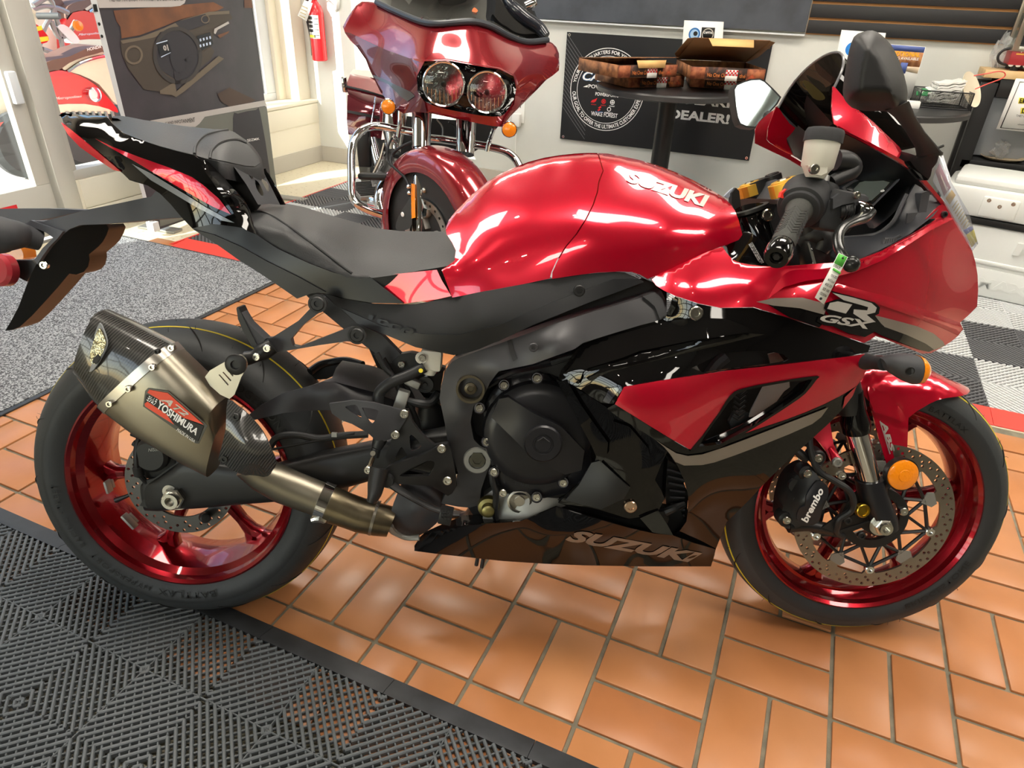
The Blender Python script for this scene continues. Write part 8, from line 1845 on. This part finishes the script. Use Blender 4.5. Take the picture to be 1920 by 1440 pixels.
# engine seen between bar and fork
hmem('cylinder',[((690,262),(706,258),3.3),((698,300),(716,294),3.3),((706,330),(728,322),3.3)], M_CHROME)
hmem('air_cleaner',[((718,212),(762,214),3.2),((716,240),(764,244),3.2),((726,282),(752,286),3.2)], M_CHROME)
hpan('engine_block',[(742,216),(938,232),(905,275),(880,290),(800,300),(775,310),(740,330),(700,360),(690,345),(712,320),(735,280)],3.36, M_BLACKPRINT, hd,16,0.3)
hpan('engine_case',[(705,300),(735,285),(765,296),(770,320),(740,330),(715,350),(700,360),(696,340)],3.26, mat('engine_grey', '#5c5b5a',0.35,0.8, bump=(60,0.6,0.01)), hd,8,0.05)
for k in range(5): htube('cooling_fin',[(738 + 2 * k,292 + 7 * k,3.22),(752 + k,296 + 7 * k,3.22),(766,298 + 7 * k,3.24)],0.007, M_ALU if k % 2 else M_SATIN, hd,8,2)
htube('exhaust_header',[(766,300,3.1),(745,322,3.08),(722,345,3.06),(712,372,3.05),(716,395,3.05)],0.028, M_CHROME, hd,14,5); htube('push_rod_tube',[(722,270,3.22),(714,300,3.22),(700,330,3.22)],0.012, M_CHROME, hd,10,3)
V, F = box(dp(683,276,3.3),(0.06,0.05,0.18), Rz(0.4),0.008); new('horn_cover', V, F, M_SATIN, hd); htube('front_cable',[(735,258,3.0),(728,275,3.0),(727,300,3.0),(740,318,2.98)],0.005, M_HOSE, hd,8,4)
for k in range(4): htube('wire',[(775 + 22 * k,214 + 5 * k,3.1),(782 + 24 * k,240,3.12),(776 + 26 * k,262 + 3 * k,3.1)],0.004, M_ALU if k == 2 else M_HOSE, hd,6,3)
hmem('fuel_tank',[((712,196),(760,200),3.5),((712,235),(760,240),3.5)], M_WINE)
# pannier at the back
PB_ = TPS([(646,160,3.75),(660,139,3.85),(707,148,3.9),(722,180,3.75),(712,255,3.72),(652,245,3.7),(690,200,3.66)])
pn = hpan('pannier',[(652,163),(722,182),(724,215),(716,260),(700,258),(653,252),(650,225)], PB_, M_WINED, hd,8,0.25)
hpan('pannier_lid',[(649,160),(657,138),(708,147),(722,182),(690,173),(654,164)], lambda q: PB_(q) - 0.01, M_WINE, pn,8,0.25); htube('pannier_seam',[(650,162,3.70),(690,172,3.65),(722,182,3.70)],0.006, M_SATIN, pn,8,3)
hpan('pannier_stripe',[(651,206),(714,219),(714,224),(651,211)], lambda q: PB_(q) - 0.004, M_BLACKPRINT, pn,8,0.002); htube('pannier_trim',[(704,182,3.69),(700,210,3.66),(695,240,3.68)],0.004, M_CHROME, pn,8,3)
V, F = box(dp(646,158,3.74),(0.03,0.06,0.08), Rz(0.6),0.008); new('pannier_latch', V, F, M_CHROME, pn)
hpan('pannier_top_trim',[(655,138),(662,130),(706,133),(710,148)],3.88, M_FRAMEB, pn,8,0.1); hpan('rear_mudguard',[(722,200),(738,205),(735,260),(715,262)],3.6, M_WINED, hd,8,0.1)
# the unseen rear wheel carries it
HR = HC - HF / np.linalg.norm(HF) * 1.62; HRA = np.array([HF[1],-HF[0],0]) / np.linalg.norm(HF); HR[2] = 0.31
V, F = lathe(HR, HRA,[(-0.08,0.22),(-0.085,0.27),(-0.06,0.298),(0,0.31),(0.06,0.298),(0.085,0.27),(0.08,0.22),(0.03,0.05),(-0.03,0.05)],48, True); new('rear_wheel', V, F, M_RUBBER, hd)
# ================================================================== outside the window: scooters and a red post
M_SRED = mat('scooter_red', '#d81f22',0.2, coat=1.0); M_CREAMP = mat('scooter_cream', '#e8dfc6',0.35, coat=0.5); M_BROWN = mat('scooter_seat_brown', '#6f5245',0.55); M_DKPL = mat('scooter_dark_plastic', '#4a4a4a',0.6)
SU = -3.85
def sroot(u, label): return root('scooter', label, 'scooter',(u,2.7,-0.03), None)
def span(u): return lambda x, y, d: up_(x, y, u + d)
def scoot(u, label, S, dx=0.0, dy=0.0, k=1.0, full=True):
    pl_ = span(u); t = sroot(u, label); f = lambda P: [(dx + k * x, dy + k * y) for x, y in P]
    Pn = lambda name, P, d, m, th=0.05, step=8, parent=t: panel(name, f(P), d, m, parent, step, th, place=pl_, thv=(-1,0,0))
    zg = -0.03
    for (cx_, cy_, r, off) in ((40,262,0.215,0.0),(150,268,0.215,0.0)):
        c = pl_(dx + k * cx_, dy + k * cy_,-0.06); c[2] = zg + r
        V, F = lathe(c,(1,0,0),[(-0.045, r * 0.68),(-0.05, r * 0.85),(-0.02, r),(0.02, r),(0.05, r * 0.85),(0.045, r * 0.68)],40); w_ = new('wheel', V, F, M_DKPL, t)
        V, F = lathe(c,(1,0,0),[(-0.03, r * 0.7),(0.04, r * 0.7),(0.03, r * 0.55),(0.02, r * 0.2),(0.045, r * 0.16),(0.045,0)],32); new('wheel_rim', V, F, M_CHROME, w_)
    body = Pn('rear_body', smooth_poly([(72,170),(78,146),(92,134),(116,132),(150,142),(180,160),(210,192),(222,210),(200,214),(160,205),(118,210),(110,240),(104,262),(92,270),(76,240)],2),0.0, M_SRED,0.26)
    Pn('side_cover', smooth_poly([(90,205),(100,197),(160,195),(205,205),(210,214),(150,210),(110,212),(104,222),(92,220)],2),0.012, M_CREAMP,0.02,7, body)
    Pn('grille',[(122,212),(160,204),(205,206),(222,212),(216,228),(150,226),(118,224)],0.004, M_DKPL,0.02,7, body)
    for j in range(8): V, F = tube([pl_(dx + k * (126 + 12 * j), dy + k * 209,0.02), pl_(dx + k * (130 + 12 * j), dy + k * 226,0.02)],0.012,6,1); new('grille_slat', V, F, M_ALU, body)
    Pn('upper_side', smooth_poly([(116,126),(140,112),(190,96),(210,120),(222,190),(212,190),(186,158),(150,140),(128,134)],2),-0.01, M_CREAMP,0.24,8, body)
    V, F = tube([pl_(dx + k * x, dy + k * y,0.0) for x, y in ((126,134),(150,118),(180,108),(205,104))],0.012,8,4); new('seat_rail', V, F, M_CHROME, body)
    Pn('seat', smooth_poly([(74,140),(80,122),(100,112),(130,106),(160,92),(190,86),(196,96),(160,106),(130,118),(110,132),(90,136),(78,152)],2),0.0, M_BROWN,0.24)
    tl_ = new('tail_lamp', *lathe(pl_(dx + k * 175, dy + k * 177,0.01),(1,0,0),[(-0.01,0.05),(0.02,0.05),(0.03,0.03),(0.03,0)],28), M_CHROME, t); new('tail_lens', *lathe(pl_(dx + k * 175, dy + k * 177,0.035),(1,0,0),[(0,0.035),(0.01,0.025),(0.012,0)],24), mat('tail_clear', '#e9e5e2',0.15, coat=0.8) if 'tail_clear' not in MATS else MATS['tail_clear'], tl_)
    text_px('side_lettering', 'Metropolitan', f([(102,189),(153,184),(153,178),(103,182)]), flat(0.004), M_WHITEPRINT, body, off=0.0, bold=0.0, shear=0.4, place=pl_); text_px('seat_lettering', 'HONDA', f([(164,96),(190,90),(190,84),(163,90)]), flat(0.006), M_WHITEPRINT, body, off=0.0, bold=0.02, place=pl_)
    Pn('floor_board',[(20,225),(70,240),(84,256),(76,268),(30,262),(-6,232)],-0.02, M_SRED,0.3)
    Pn('front_shield', smooth_poly([(14,30),(36,26),(44,60),(66,120),(72,200),(62,236),(30,250),(-6,240),(0,140)],2),-0.10, M_CREAMP,0.08); Pn('knee_pad', smooth_poly([(46,104),(56,100),(72,118),(74,150),(66,158),(54,150),(46,130)],2),-0.08, M_BROWN,0.03)
    Pn('handle_cover', smooth_poly([(18,22),(40,14),(60,20),(72,34),(58,44),(36,48),(22,44)],2),-0.05, M_SRED,0.2); Pn('switch_cover', smooth_poly([(44,18),(58,16),(72,26),(72,42),(62,44),(50,34)],2),-0.02, M_CREAMP,0.06)
    V, F = tube([pl_(dx + k * 70, dy + k * 30,0.0), pl_(dx + k * 112, dy + k * 30,0.12)],0.02,12,1); new('grip', V, F, M_DKPL, t)
    return t
s1_ = scoot(SU, 'red and cream scooter with brown seat parked outside the glass door', None)
s2_ = scoot(-5.0, 'second red and cream scooter standing behind the first one outside', None,60,-92,0.85)
# small off-road bike between them: frame tubes, tank plastics, number labels
db = root('dirt_bike', 'small red and white off road bike with yellow labels outside behind the scooters', 'motorcycle',(-4.5,2.8,-0.03))
dpl = span(-4.45)
for cx_ in (70,128):
    c = dpl(cx_,200,0); c[2] = -0.03 + 0.25; V, F = lathe(c,(1,0,0),[(-0.03,0.19),(-0.035,0.22),(0,0.25),(0.035,0.22),(0.03,0.19)],36); new('wheel', V, F, M_DKPL, db)
panel('tank_cover', smooth_poly([(34,44),(60,40),(84,60),(92,74),(80,82),(50,76),(36,70)],2),0.0, M_SRED, db,8,0.2, place=dpl, thv=(-1,0,0)); panel('label',[(46,56),(78,48),(80,56),(48,64)],0.012, M_YELLOWPRINT, db,8,0.004, place=dpl, thv=(-1,0,0)); panel('label',[(54,72),(90,68),(92,76),(58,82)],0.012, M_YELLOWPRINT, db,8,0.004, place=dpl, thv=(-1,0,0)); panel('side_plate',[(30,62),(44,60),(50,84),(36,90)],0.01, M_WHITE, db,8,0.02, place=dpl, thv=(-1,0,0))
for P in ([(62,10),(90,-4),(100,20),(80,60),(70,120),(74,200)],[(100,14),(112,60),(120,110),(128,200)],[(96,40),(110,70),(130,60),(142,40)],[(80,92),(110,100),(140,84)],[(60,18),(84,12),(110,16),(128,24)]):
    V, F = tube([dpl(*p,-0.02) for p in P],0.018,10,4); new('frame_tube', V, F, M_ALU, db)
panel('front_fender', smooth_poly([(108,50),(120,46),(136,58),(150,76),(140,82),(122,66)],2),0.0, M_WHITE, db,8,0.1, place=dpl, thv=(-1,0,0)); V, F = lathe(dpl(145,48,0.02),(1,0,0),[(0,0.04),(0.02,0.035),(0.025,0)],18); new('indicator_lens', V, F, M_AMBER, db)
bp_ = up_(485,165,-3.2); o = new('red_post', *ab((-3.35, bp_[1] - 0.35,-0.03),(-3.05, bp_[1] + 0.30,2.6),0.01), mat('post_red', '#cf3540',0.5), None, loc=(-3.2, bp_[1],0)); tag(o, 'broad red painted post standing outside the window beside the display board', 'post')
V, F = ab((-9.0,-6,-0.03),(-8.6,12,3.2)); o = new('wall_outside', V, F, mat('far_wall', '#b9b2a8',0.9)); o['kind'] = 'structure'
